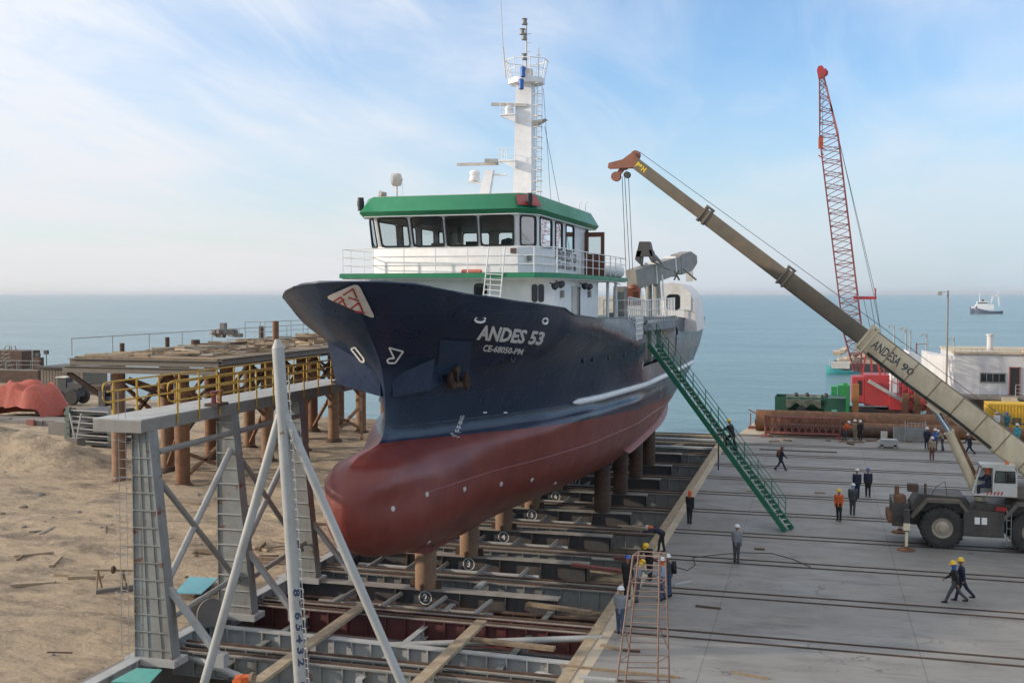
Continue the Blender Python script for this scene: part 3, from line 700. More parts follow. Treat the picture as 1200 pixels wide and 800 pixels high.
# wooden sawhorse
c = at(112, 690, z=0); r = thing('sawhorse', 'wooden sawhorse standing on the sand at lower left', 'sawhorse', (c.x, c.y, 0))
e = at(143, 690, z=0); dr = (e-c).normalized(); pr = Vector((-dr.y, dr.x, 0))
q = MB(); q.beam(c+dr*-.05+Vector((0, 0, .82)), e+dr*.5+Vector((0, 0, .80)), .1, .07); put('top_bar', q, WOOD, r)
for b_ in (c+dr*.1, e+dr*.05):
    for s in (-1, 1): q = MB(); q.beam(b_+Vector((0, 0, .8)), b_+pr*s*.3+dr*.05, .06, .06, up=(0, 1, 0)); put('leg', q, WOOD, r)
q = MB(); q.lathe(e+dr*-.35+Vector((0, 0, .84)), [(0, -.12), (.15, -.06), (.17, .02), (.08, .10), (0, .12)], 10, dr); put('rag', q, RUSTD, r)
# wooden cable drum
c = at(237, 731, z=0); q = MB(); ax = Vector((.9, -.45, 0)).normalized(); q.cyl(c+Vector((0, 0, .55)), c+Vector((0, 0, .55))+ax*.06, .55, n=24); q.cyl(c+Vector((0, 0, .55))+ax*.06, c+Vector((0, 0, .55))+ax*.5, .25); q.cyl(c+Vector((0, 0, .55))+ax*.5, c+Vector((0, 0, .55))+ax*.56, .55, n=24); q.cyl(c+Vector((0, 0, .55))-ax*.02, c+Vector((0, 0, .55)), .07, n=10)
single('cable_drum', q, CONC_G, 'grey cable drum standing on the sand between the tower columns', 'cable drum', tuple(c))
# orange hoist at the bottom edge
c = at(286, 800, z=.1); r = thing('chain_hoist', 'orange chain hoist lying at the bottom edge beside the pole leg', 'hoist', tuple(c))
q = MB(); q.box(c+Vector((0, 0, .12)), (.55, .3, .24), .4); q.cyl(c+Vector((-.1, .1, .1)), c+Vector((-.1, -.3, .1)), .16, n=14); put('housing', q, ORANGE, r)
q = MB(); q.lathe(c+Vector((.3, 0, .2)), [(.12, -.05), (.18, -.05), (.18, .05), (.12, .05)], 16, 'X'); put('drum', q, WOOD, r)
# ================================================================ THE SHIP
SX = -15.9
S = thing('fishing_vessel', 'large dark blue fishing vessel with red underwater hull propped on the slipway', 'ship', (SX, 66, 1.6))
def sheer(Y): return float(np.interp(Y, [35.3, 36, 37.2, 39.8, 42.6, 45.0, 45.5, 49, 58, 72, 76, 88, 97], [12.92, 12.82, 12.50, 12.22, 12.02, 11.86, 11.60, 11.38, 11.2, 10.95, 10.8, 10.52, 10.5]))
def bt(Y): return np.interp(Y, [35.3, 35.5, 36, 37, 39, 42, 46, 50, 60, 68, 80, 88, 92, 95, 97], [0, 1.3, 2.3, 3.4, 4.5, 5.3, 5.8, 6.2, 6.6, 6.9, 7.1, 7.1, 6.9, 6.2, 5.2])
# waterline tables: z key -> (stem Y, stern Y, [(s, halfbreadth)...], stern half breadth, run length)
WL = [
 (1.6, 44.5, 80, [(0, .0), (.4, .3), (2, .55), (8, .75), (30, .8)], .2, 6),
 (1.9, 42.0, 82, [(0, 0), (.5, .3), (2, .6), (6, 1.0), (12, 1.7), (20, 2.3)], .2, 12),
 (2.3, 39.2, 84, [(0, 0), (.5, .45), (2, .85), (5, 1.2), (10, 2.0), (16, 3.0), (22, 3.7)], .2, 16),
 (2.8, 36.6, 85.5, [(0, 0), (.2, .35), (.8, .7), (2.5, 1.1), (6, 1.5), (10, 2.2), (16, 3.6), (24, 4.7)], .25, 18),
 (3.5, 35.15, 87, [(0, 0), (.1, .4), (.4, .75), (1.2, 1.2), (3, 1.55), (6, 1.9), (9, 2.4), (13, 3.5), (18, 4.7), (26, 5.5)], .3, 20),
 (4.3, 34.65, 89, [(0, 0), (.1, .45), (.4, .85), (1.1, 1.25), (2.6, 1.62), (5.5, 2.0), (9, 2.65), (13, 3.9), (18, 5.1), (26, 6.0)], .5, 21),
 (5.1, 34.6, 92, [(0, 0), (.1, .4), (.4, .78), (1.1, 1.15), (2.6, 1.5), (5, 1.9), (9, 2.75), (13, 4.1), (18, 5.3), (26, 6.25)], 1.2, 22),
 (5.7, 34.72, 94, [(0, 0), (.1, .5), (.5, 1.0), (1.2, 1.35), (2.6, 1.6), (5, 1.85), (9, 2.95), (13, 4.2), (18, 5.4), (26, 6.4)], 2.2, 22),
 (6.3, 35.15, 95, [(0, 0), (.2, .5), (.8, .95), (2, 1.2), (3.5, 1.3), (5, 1.55), (8, 2.75), (12, 4.2), (17, 5.4), (25, 6.5)], 3.2, 20),
 (6.62, 35.95, 95.5, [(0, 0), (.3, .2), (1, .38), (2, .5), (3.2, .72), (7, 2.3), (11, 3.9), (15, 5.2), (24, 6.5)], 3.8, 18),
 (6.82, 38.1, 95.8, [(0, 0), (.3, .12), (1, .3), (2.5, .85), (6, 2.4), (10, 3.95), (15, 5.3), (23, 6.5)], 4.0, 17),
 (7.3, 38.55, 96, [(0, 0), (.3, .14), (1, .38), (2.5, 1.0), (6, 2.5), (10, 4.0), (15, 5.35), (23, 6.55)], 4.3, 16),
 (8.4, 38.65, 96.6, [(0, 0), (.3, .22), (1, .58), (2.5, 1.25), (6, 2.9), (10, 4.4), (15, 5.65), (22, 6.5)], 4.8, 12),
 (9.5, 38.35, 97, [(0, 0), (.3, .42), (1, 1.0), (2.5, 1.9), (6, 3.6), (10, 4.9), (15, 5.9), (21, 6.55)], 5.0, 9),
 (10.6, 37.75, 97, [(0, 0), (.12, .6), (.5, 1.3), (1.5, 2.25), (4, 3.6), (8, 5.0), (13, 5.9), (20, 6.6)], 5.1, 7),
 (11.8, 36.55, 97, [(0, 0), (.08, .8), (.35, 1.6), (1.1, 2.7), (3, 4.0), (6, 5.0), (10, 5.8), (16, 6.4)], 5.2, 6),
 (12.95, 35.3, 97, [(0, 0), (.05, .6), (.2, 1.3), (.7, 2.3), (1.7, 3.4), (3.7, 4.5), (6.7, 5.3), (10.7, 5.8), (14.7, 6.2)], 5.2, 5)]
zk = [w[0] for w in WL]
def hb_key(w, Y):
    z, Ys, Ye, tab, be, run = w
    if Y <= Ys: return 0.
    s = Y-Ys; b = float(np.interp(s, [t[0] for t in tab], [t[1] for t in tab]))
    if s > tab[-1][0]:
        b = b+(float(bt(Y))-b)*min(1, (s-tab[-1][0])/10)*min(1, max(0, (z-4)/5)) if z > 4 else b
    b = min(b, float(bt(Y))) if Y > 40 else b
    if Y > Ye-run:
        t = (Y-(Ye-run))/run; b = be+(b-be)*(1-t**2.0) if t < 1 else be
    return b
NU = 130; zr = []
for a, c in zip(zk, zk[1:]):
    n = 3
    zr += [a+(c-a)*i/n for i in range(n)]
zr.append(zk[-1]); NV = len(zr)
uu = np.linspace(0, 1, NU); uu = np.where(uu < .55, .30*(uu/.55)**1.9, .30+.70*(uu-.55)/.45); uu[-1] = 1
G = np.zeros((NV, NU, 2)); ZZ = np.zeros((NV, NU))
for j, z in enumerate(zr):
    i = min(len(WL)-2, max(0, int(np.searchsorted(zk, z, side='right')-1))); t = (z-zk[i])/(zk[i+1]-zk[i])
    A_, B_ = WL[i], WL[i+1]
    Ys = A_[1]+(B_[1]-A_[1])*t; Ye = A_[2]+(B_[2]-A_[2])*t
    for k, u in enumerate(uu):
        Y = Ys+(Ye-Ys)*u
        ya = A_[1]+(A_[2]-A_[1])*u; yb = B_[1]+(B_[2]-B_[1])*u
        b = hb_key(A_, ya)*(1-t)+hb_key(B_, yb)*t
        G[j, k] = (Y, b)
for it in range(3):
    G2 = G.copy()
    G2[1:-1, 1:-1] = .5*G[1:-1, 1:-1]+.125*(G[:-2, 1:-1]+G[2:, 1:-1]+G[1:-1, :-2]+G[1:-1, 2:])
    G2[1:-1, 0, 0] = .5*G[1:-1, 0, 0]+.25*(G[:-2, 0, 0]+G[2:, 0, 0])
    G2[1:-1, -1] = .5*G[1:-1, -1]+.25*(G[:-2, -1]+G[2:, -1])
    G2[1:-1, 0, 1] = 0
    G = G2
G[:, 0, 1] = 0
for j, z in enumerate(zr):
    for k in range(NU):
        Y = G[j, k, 0]; ZZ[j, k] = z if z < 9.5 else 9.5+(z-9.5)/(12.95-9.5)*(sheer(Y)-9.5)
def hull_b(Y, Z):
    """half breadth at Y, Z by search on the grid"""
    best = 0
    col = []
    for j in range(NV):
        if G[j, 0, 0] <= Y <= G[j, -1, 0]:
            b = float(np.interp(Y, G[j, :, 0], G[j, :, 1])); zz = float(np.interp(Y, G[j, :, 0], ZZ[j])); col.append((zz, b))
    if not col: return 0
    return float(np.interp(Z, [c[0] for c in col], [c[1] for c in col]))
# hull paint: blue above, red below a trimmed water line
def hull_mat():
    m, nt, N, L, b = nodes('hull_paint'); tc, noise, rng, mix, mth = NX(nt)
    sep = N.new('ShaderNodeSeparateXYZ'); L.new(tc.outputs['Object'], sep.inputs[0])   # object origin: SX, 66, 1.6
    wl = mth('ADD', mth('MULTIPLY', sep.outputs[1], .033), sep.outputs[2])              # z' + .033*(Y-66)
    red = rng(wl, 4.31, 4.335, 1, 0)
    nav = mix(rng(noise(.6, 6), .35, .65), (.005, .0185, .046), (.007, .025, .060))
    nav = mix(rng(noise(1.4, 6, (.6, .6, .08)), .5, .8, 0, .35), nav, (.03, .045, .072))
    nav = mix(rng(noise(.22, 5, (1, 1, 1.5)), .50, .72, 0, .3), nav, (.020, .034, .062))
    rd = mix(rng(noise(.7, 7), .35, .65), (.155, .026, .019), (.205, .040, .029))
    rd = mix(rng(noise(1.1, 7, (1, 1, .25)), .5, .78, 0, .45), rd, (.10, .03, .028))
    cur = mix(red, nav, rd)
    # weld seam grid, very faint
    L.new(cur, b.inputs['Base Color'])
    L.new(mth('ADD', rng(noise(.8, 6), .3, .7, .24, .36), mth('MULTIPLY', red, .12)), b.inputs['Roughness'])
    br = N.new('ShaderNodeTexBrick'); mp = N.new('ShaderNodeMapping'); mp.inputs['Rotation'].default_value = (R(90), 0, R(90))
    cmb = N.new('ShaderNodeCombineXYZ'); L.new(sep.outputs[1], cmb.inputs[0]); L.new(sep.outputs[2], cmb.inputs[1])
    L.new(cmb.outputs[0], br.inputs['Vector']); br.inputs['Scale'].default_value = 1; br.inputs['Mortar Size'].default_value = .012; br.inputs['Mortar Smooth'].default_value = 1
    br.inputs['Brick Width'].default_value = 5.5; br.inputs['Row Height'].default_value = 1.7
    p = bump(nt, b, br.outputs['Fac'], .7, .012)
    bump(nt, b, noise(.55, 4, (1, 1, 1.3)), .5, .10, p)
    b.inputs['Coat Weight'].default_value = .12; b.inputs['Coat Roughness'].default_value = .2
    return m
HULL = hull_mat()
NY0, NY1, NZ0, NZ1 = 61.2, 72.4, 8.55, 10.35       # side opening (starboard)
SY0, SY1, SZ0 = 58.3, 60.6, 10.05                  # lowered notch with the white grating
def mkhull():
    q = MB()
    for sgn in (1, -1):
        for j in range(NV-1):
            for k in range(NU-1):
                p = [(SX+sgn*G[a, c, 1], G[a, c, 0], ZZ[a, c]) for a, c in ((j, k), (j, k+1), (j+1, k+1), (j+1, k))]
                yc = sum(v[1] for v in p)/4; zc = sum(v[2] for v in p)/4
                if sgn == 1:
                    if NY0 < yc < NY1 and NZ0 < zc < NZ1: continue
                    if SY0 < yc < SY1 and zc > SZ0: continue
                if sgn < 0: p = p[::-1]
                q.quad(*p, smooth=True)
    # transom and bottom
    for j in range(NV-1):
        a, c = G[j, -1], G[j+1, -1]
        q.quad((SX-a[1], a[0], ZZ[j, -1]), (SX+a[1], a[0], ZZ[j, -1]), (SX+c[1], c[0], ZZ[j+1, -1]), (SX-c[1], c[0], ZZ[j+1, -1]), smooth=True)
    for k in range(NU-1):
        a, c = G[0, k], G[0, k+1]
        q.quad((SX-a[1], a[0], ZZ[0, k]), (SX-c[1], c[0], ZZ[0, k+1]), (SX+c[1], c[0], ZZ[0, k+1]), (SX+a[1], a[0], ZZ[0, k]), smooth=True)
    return q
hull = put('hull', mkhull(), HULL, S)
bmh = bmesh.new(); bmh.from_mesh(hull.data)
bmesh.ops.transform(bmh, matrix=Matrix.Translation(Vector(OFF['fishing_vessel'])), verts=bmh.verts)
BVH = BVHTree.FromBMesh(bmh)
def onhull(Y, Z, side=1, out=.012):
    h, n, i, d = BVH.ray_cast(Vector((SX+side*14, Y, Z)), Vector((-side, 0, 0)))
    if h is None: return Vector((SX+side*hull_b(Y, Z), Y, Z))
    if n.x*side < 0: n = -n
    return h+n*out
def hit(px, py, out=.012):
    h, n, i, d = BVH.ray_cast(Vector((0, 0, H)), ray(px, py).normalized())
    if h is None: return None
    if n.dot(ray(px, py)) > 0: n = -n
    return h+n*out
# bulwark inner side, cap rail and decks
q = MB()
ys = [36.3+.6*i for i in range(102) if 36.3+.6*i < 96.6]
def edge(Y, side, inset, z): return Vector((SX+side*max(.05, hull_b(Y, z)-inset), Y, z))
for side in (1, -1):
    for a, c in zip(ys, ys[1:]):
        if side == 1 and (SY0-.4 < (a+c)/2 < NY1+.2): continue
        za, zc = sheer(a), sheer(c)
        if a < 39.5: continue
        q.quad(edge(a, side, .2, za-.03), edge(c, side, .2, zc-.03), edge(c, side, .3, zc-1.1), edge(a, side, .3, za-1.1))
put('bulwark_lining', q, WHITE_D, S)
q = MB()
for side in (1, -1):
    for a, c in zip(ys, ys[1:]):
        if side == 1 and (SY0-.3 < (a+c)/2 < SY1+.3): continue
        za, zc = sheer(a), sheer(c)
        q.beam((SX+side*(hull_b(a, za-.02)-.06), a, za+.03), (SX+side*(hull_b(c, zc-.02)-.06), c, zc+.03), .22, .05)
pts = [(SX+s*hull_b(Y, sheer(Y)-.05), Y, sheer(Y)+.02) for s, Y in [(-1, 36.4), (-1, 36.0), (-1, 35.75), (-1, 35.5), (1, 35.5), (1, 35.75), (1, 36.0), (1, 36.4)]]
q.tube(pts, .06, n=8)
q.bx(SX-5.1, SX+5.1, 96.85, 97.05, 10.42, 10.54)
put('cap_rail', q, mat('navy_cap', (.012, .026, .055), .35), S)
q = MB()
for a, c in zip(ys, ys[1:]):
    if a < 38.5: continue
    za, zc = sheer(a)-1.1, sheer(c)-1.1
    ra, rc = (hull_b(a, za)-.06, hull_b(c, zc)-.06) if not 60.3 < a < 73 else (5.0, 5.0)
    q.quad((SX-hull_b(a, za)+.06, a, za), (SX+ra, a, za), (SX+rc, c, zc), (SX-hull_b(c, zc)+.06, c, zc))
DECK = mat('deck_green', (.045, .13, .09), .7, dirt=(.12, .10, .08), damt=.4); put('main_deck', q, DECK, S)
# rubbing fender and chine beads
def bead(Ya, Yb, zf, r, side, n=40, out=.0):
    pts = []
    for i in range(n+1):
        Y = Ya+(Yb-Ya)*i/n; pts.append(onhull(Y, zf(Y), side, out))
    return pts
f0 = hit(670, 471.5); f1 = onhull(82.0, 7.45); q = MB(); pts = bead(f0.y, f1.y, lambda Y: f0.z+(f1.z-f0.z)*(Y-f0.y)/(f1.y-f0.y), .16, 1, 60, .07); q.tube(pts, [.05]+[.16]*(len(pts)-2)+[.05], n=12)
put('fender_strake', q, mat('fender_white', (.72, .73, .74), .35, dirt=(.4, .36, .32), damt=.2), S)
q = MB(); pts = bead(45.6, 82.5, lambda Y: 7.72-.006*(Y-45), .16, -1); q.tube(pts, .17, n=8); put('fender_strake', q, MATS['fender_white'], S)
SEAMB = mat('seam_blue', (.03, .05, .08), .3); SEAMR = mat('seam_red', (.27, .09, .08), .35)
for side in (1, -1):
    q = MB(); q.tube(bead(38.9, 84, lambda Y: 7.35-.012*(Y-38), .02, side, 60, .0), .022, n=6); put('upper_chine', q, SEAMB, S)
    q = MB(); q.tube(bead(38.6, 78, lambda Y: 4.95+.012*(Y-38), .02, side, 60, .0), .02, n=6); put('bilge_chine', q, SEAMR, S)
    q = MB(); pts = bead(60, 79, lambda Y: 3.75+.055*(Y-60), .1, side, 30, .0)
    for a, c in zip(pts, pts[1:]): q.quad(a, c, c+Vector((side*.32, 0, -.16)), a+Vector((side*.32, 0, -.16))); q.quad(a-Vector((0, 0, .03)), c-Vector((0, 0, .03)), c+Vector((side*.32, 0, -.19)), a+Vector((side*.32, 0, -.19)))
    put('bilge_keel', q, SEAMR, S)
# keel, rudder, propeller nozzle
q = MB(); q.bx(SX-.25, SX+.25, 46, 80, 1.55, 1.75); put('keel', q, HULL, S)
q = MB(); q.bx(SX-.12, SX+.12, 87.5, 89.5, 1.9, 4.8); put('rudder', q, HULL, S)
q = MB(); q.lathe((SX, 84.3, 3.0), [(1.25, 0), (1.4, .1), (1.35, 1.2), (1.2, 1.25), (1.2, .05), (1.25, 0)], 28, 'Y'); put('nozzle', q, HULL, S)
q = MB(); q.lathe((SX, 84.5, 3.0), [(0, 0), (.2, .2), (.22, .7), (0, .9)], 14, 'Y')
for k in range(4):
    a = math.pi/2*k; d = Vector((math.cos(a), 0, math.sin(a))); t = Vector((-math.sin(a), 0, math.cos(a)))
    c = Vector((SX, 84.9, 3.0)); q.quad(c+d*.15-t*.1-Vector((0, .15, 0)), c+d*.15+t*.1+Vector((0, .15, 0)), c+d*1.1+t*.4+Vector((0, .15, 0)), c+d*1.12-t*.25-Vector((0, .1, 0)))
put('propeller', q, mat('bronze', (.35, .22, .09), .3, metal=1), S)
# box under the fore foot
q = MB(); q.prism([(SX+.45, 40.0, 2.75), (SX+.5, 45.4, 2.15), (SX+.5, 45.4, 1.62), (SX+.45, 42.0, 1.72), (SX+.4, 40.1, 2.2)], (-.9, 0, 0)); put('bow_skeg', q, HULL, S)
# anchor housings
for side in (1, -1):
    q = MB()
    bot = [(.25, 38.75, 8.55), (1.55, 39.35, 8.80), (1.5, 41.3, 9.0), (.25, 41.3, 8.8)]
    top_ = [(.25, 38.3, 11.3), (1.9, 39.35, 11.0), (1.7, 41.3, 10.9), (.25, 41.3, 10.9)]
    B = [Vector((SX+side*b, y, z)) for b, y, z in bot]; T = [Vector((SX+side*b, y, z)) for b, y, z in top_]
    if side == -1: B[1] = Vector((SX-2.45, 39.45, 8.95)); T[1] = Vector((SX-2.85, 39.35, 10.95)); B[2] = Vector((SX-2.7, 43.2, 9)); T[2] = Vector((SX-3.3, 43.2, 11.1))
    q.add(B+T, [(0, 1, 2, 3), (4, 7, 6, 5), (0, 4, 5, 1), (1, 5, 6, 2), (2, 6, 7, 3), (3, 7, 4, 0)])
    put('anchor_housing', q, mat('housing_blue', (.0075, .022, .058), .32, dirt=(.03, .05, .09), damt=.3), S)
# anchor pocket and anchor, starboard (panel follows the hull)
pk = [hit(x, y, .03) for x, y in ((516, 397), (553, 399), (549, 441), (511, 436))]
q = MB()
for i in range(6):
    for j in range(6):
        f = lambda u, v: hit(516+(553-516)*u+(-5+1*u)*v, 397+2*u+(40+3*u)*v, .03)
        q.quad(f(i/6, j/6), f((i+1)/6, j/6), f((i+1)/6, (j+1)/6), f(i/6, (j+1)/6))
pkt = put('anchor_pocket', q, mat('pocket_blue', (.016, .055, .12), .35, dirt=(.05, .05, .06), damt=.5, streak=.4), S)
q = MB()
c = hit(533, 447, .16); d = (hit(538, 447, .12)-hit(528, 447, .12)).normalized(); nrm = d.cross(Vector((0, 0, 1)))
if nrm.y > 0: nrm = -nrm
wv_ = (hit(533, 432, .16)-hit(533, 447, .16)).normalized()
q.beam(c+wv_*.95, c, .13, .14, up=nrm); q.cyl(c+wv_*.95-nrm*.12, c+wv_*.95+nrm*.12, .14, n=12)
q.beam(c-d*.50, c+d*.50, .22, .2, up=nrm)
for s in (-1, 1):
    q.prism([c+d*s*.30+nrm*.02-wv_*.1, c+d*s*.58+nrm*.02-wv_*.1, c+d*s*.62+wv_*.35+nrm*.02, c+d*s*.44+wv_*.80+nrm*.02, c+d*s*.34+wv_*.35+nrm*.02], nrm*.14)
    q.prism([c+d*s*.22-wv_*.02, c+d*s*.60-wv_*.02, c+d*s*.40-wv_*.36], nrm*.22)
put('anchor', q, RUSTD, S)
# writing on the bow
def hull_text(body, pl, pr, size, name, m_, shear=.42, bold=.0, up=(-.06, 1), push=.02, aspect=None):
    """text laid along the photo line pl-pr on the hull"""
    vs, fs = text_mesh(body, 1.0, shear=shear, bold=bold, sub=.13)
    x0 = min(v.x for v in vs); x1 = max(v.x for v in vs); y0_ = min(v.y for v in vs); y1_ = max(v.y for v in vs)
    q = MB(); out = []
    for v in vs:
        t = (v.x-x0)/(x1-x0); out.append(hit(pl[0]+(pr[0]-pl[0])*t, pl[1]+(pr[1]-pl[1])*t-(v.y-(y0_+y1_)/2)/(y1_-y0_)*size*(1-.12*t), push))
    q.add(out, fs); return put(name, q, m_, S)
hull_text('ANDES 53', (558, 388.5), (638, 396.5), 18.5, 'ship_name', LETTER, bold=.04)
hull_text('CE-68050-PM', (566, 407), (614, 412), 8.5, 'registration', LETTER, bold=.03)
# draft marks
q = MB()
for i, t in enumerate(('42', '44', '46', '48', '50')):
    vs, fs = text_mesh(t, .26, sub=0, shear=.2); c = hit(533+i*1.9, 511-i*5.4)
    q.add([onhull(c.y+v.x, c.z+v.y, 1, .02) for v in vs], fs)
put('draft_marks', q, LETTER, S)
for x, y in ((568, 483), (592, 483)):
    a, c = hit(x-2, y), hit(x+2, y); q = MB(); q.beam(a, c, .03, .05); put('load_mark', q, LETTER, S)
# hand drawn thruster marks each side of the stem
def hitc(px, py, out):
    h, n, i, d = BVH.ray_cast(Vector((0, 0, H)), ray(px, py).normalized())
    if h is None: return None
    if n.dot(ray(px, py)) > 0: n = -n
    return h+(n-ray(px, py).normalized()).normalized()*out
def ribbon(q, A_, B_, wpx, out):
    ax, ay = A_; bx_, by_ = B_; L_ = math.hypot(bx_-ax, by_-ay); nx_, ny_ = -(by_-ay)/L_*wpx/2, (bx_-ax)/L_*wpx/2; n = max(2, int(L_/1.5)); pr = None
    for k in range(n+1):
        x, y = ax+(bx_-ax)*k/n, ay+(by_-ay)*k/n; p = (hitc(x+nx_, y+ny_, out), hitc(x-nx_, y-ny_, out))
        if None in p: pr = None; continue
        if pr: q.quad(pr[0], p[0], p[1], pr[1])
        pr = p
def outline(pts, w, name, m_, closed=True):
    q = MB(); n = len(pts)
    for i in range(n if closed else n-1): ribbon(q, pts[i], pts[(i+1) % n], w, .03)
    return put(name, q, m_, S)
outline([(456, 407), (472.5, 411.5), (463, 425), (455, 425), (453.5, 421.5), (457, 419.5), (462, 419.5)], 2.0, 'bulb_mark', LETTER)
outline([(411.5, 408.5), (416, 406.5), (426.5, 420), (426.5, 424), (423, 423)], 2.0, 'thruster_mark', LETTER)
# emblem: rounded cream triangle with three red letter frames
def patch(poly, name, m_, out=.06, n=26):
    """polygon in photo pixels pressed on to the hull surface"""
    import mathutils.geometry as mg
    q = MB(); cx = sum(p[0] for p in poly)/len(poly); cy = sum(p[1] for p in poly)/len(poly)
    m = len(poly)
    P_ = [[hit(cx+(x-cx)*k/n, cy+(y-cy)*k/n, out) for x, y in poly] for k in range(n+1)]
    for k in range(n):
        for i in range(m):
            j = (i+1) % m
            ps = [P_[k][i], P_[k][j], P_[k+1][j], P_[k+1][i]]
            if any(p is None for p in ps): continue
            if k == 0: q.quad(ps[0], ps[2], ps[3])
            else: q.quad(*ps)
    return put(name, q, m_, S)
def rounded(tri, r, n=6):
    out = []; m = len(tri)
    for i in range(m):
        p = Vector(tri[i]); a = (Vector(tri[i-1])-p).normalized(); c = (Vector(tri[(i+1) % m])-p).normalized()
        p0 = p+a*r; p1 = p+c*r
        for k in range(n+1):
            t = k/n; q_ = p0*(1-t)**2+p*2*t*(1-t)+p1*t*t; out.append((q_.x, q_.y))
    res = []
    for a, c in zip(out, out[1:]+out[:1]):
        d = math.hypot(c[0]-a[0], c[1]-a[1]); k = max(1, int(d/3))
        for i in range(k): res.append((a[0]+(c[0]-a[0])*i/k, a[1]+(c[1]-a[1])*i/k))
    return res
emb = patch(rounded([(381, 347), (420, 330), (441, 373)], 8), 'emblem', LOGO)
def trimark(pts):
    q = MB()
    for a, c in ((0, 1), (1, 2), (3, 4)): ribbon(q, pts[a], pts[c], 1.9, .085)
    put('emblem_letter', q, LOGOR, emb)
trimark([(391.5, 352.5), (400, 347), (406.5, 359), (397, 355), (404, 349.5)])
trimark([(402.5, 345), (414, 337.5), (418.5, 348.5), (408.5, 347.5), (421, 351.5)])
trimark([(411, 361.5), (421, 353.5), (425.5, 364.5), (416, 363.5), (428, 366)])
# scuppers, hawse holes, anodes
for x, y in ((684, 422), (695, 421), (714, 419), (732, 415)):
    q = MB(); c = hit(x, y, .0); q.lathe(c-Vector((.02, 0, 0)), [(.15, 0), (.15, .05), (.12, .05)], 14, 'X'); put('scupper', q, BLACK, S)
for x, y in ((562, 374), (638, 376)):
    c = hit(x, y, .0); dv = (hit(x+4, y, .0)-hit(x-4, y, 0)).normalized(); nn = dv.cross(Vector((0, 0, 1))); nn = nn if nn.y < 0 else -nn
    q = MB(); pts = [c+dv*.24*math.cos(a)+Vector((0, 0, .12*math.sin(a)))+nn*.03 for a in [2*math.pi*k/16 for k in range(16)]]; q.tube(pts, .045, n=6, closed=True)
    q2 = put('hawse_ring', q, LETTER, S)
    q = MB(); q.add([c+dv*.2*math.cos(a)+Vector((0, 0, .09*math.sin(a)))+nn*.02 for a in [2*math.pi*k/16 for k in range(16)]], [tuple(range(16))]); put('hawse_hole', q, BLACK, q2)
c = hit(600, 420, 0); q = MB(); q.lathe(c, [(.16, -.02), (.16, .06), (.10, .06), (.10, 0)], 14, (.9, -.4, 0)); put('drain', q, DARK, S)
ANODE = mat('anode', (.5, .48, .44), .5)
for x, y in ((460, 596), (500, 579), (544, 573), (587, 567), (623, 562), (502, 635), (603, 598), (650, 566)):
    h, n, i, d = BVH.ray_cast(Vector((0, 0, H)), ray(x, y).normalized())
    if h is None: continue
    if n.dot(ray(x, y)) > 0: n = -n
    q = MB(); q.lathe(h, [(.11, -.02), (.10, .04), (.05, .05)], 12, n); put('anode', q, ANODE, S)

# ---------------------------------------------------------------- side opening interior and grating
WB = mat('warm_white', (.74, .70, .67), .55, dirt=(.3, .24, .18), damt=.3)
xo = SX+6.7
q = MB(); q.bx(SX+5.7, SX+5.78, 60.8, 73.5, 8.3, 10.6); q.bx(SX+3.6, SX+6.88, 72.3, 72.38, 8.3, 10.4); q.bx(SX+3.6, xo-.2, 60.7, 60.8, 8.3, 10.5)
put('side_bulkhead', q, WB, S)
q = MB(); q.bx(SX+5.0, SX+6.0, 60.8, 73.4, 8.35, 8.5); put('side_deck', q, DECK, S)
for y in (64.2, 68.2):
    q = MB(); q.bx(xo-.45, xo-.2, y-.15, y+.15, 8.5, 10.45); put('side_pillar', q, GREYC, S)
q = MB(); q.cyl((SX+6.05, 65.5, 8.5), (SX+6.05, 65.5, 10.4), .24, n=14); put('vent_trunk', q, WHITE_D, S)
# white grating in the notch
q = MB(); ga = SX+hull_b(59.4, 10.3)-.05
for k in range(6): y = SY0+(SY1-SY0)*k/5; q.bx(ga-.03, ga+.03, y-.03, y+.03, 10.0, 11.2)
for k in range(5): z = 10.02+1.17*k/4; q.bx(ga-.035, ga+.035, SY0, SY1, z-.03, z+.03)
for k in range(5): x = ga-.4*k; q.bx(x-.03, x+.03, SY1-.03, SY1+.03, 10, 11.2)
for k in range(5): z = 10.02+1.17*k/4; q.bx(ga-1.7, ga, SY1-.035, SY1+.035, z-.03, z+.03)
put('grating', q, WHITE, S)
# raised working deck aft of the wheelhouse with white rails
q = MB(); q.prism([(SX-5.8, 60.9, 10.72), (SX+6.55, 60.9, 10.72), (SX+6.9, 72.5, 10.95), (SX-5.8, 72.5, 10.95)], (0, 0, .12)); put('working_deck', q, DECK, S)
q = MB(); q.rail([(xo-.28, 56.2, 11.2), (xo-.15, 61, 11.0), (xo+.1, 72.3, 11.1)], 1.15, .03, 1, .62); q.rail([(xo-.15, 61, 11.0), (xo-2.5, 61, 11.0)], 1.15, .03, 1, .7); put('deck_railing', q, WHITE, S)
q = MB()
for y in np.arange(61.3, 72.3, .9): q.bx(xo-.02+(y-61)*.02, xo+.10+(y-61)*.02, y-.06, y+.06, 10.85, 11.02)
put('rail_foot', q, WHITE, S)
q = MB(); q.rail([(xo+.25, 73.2, 10.3), (xo+.3, 78, 10.3)], 1.15, .03, 1, .55); put('stern_railing', q, WHITE, S)

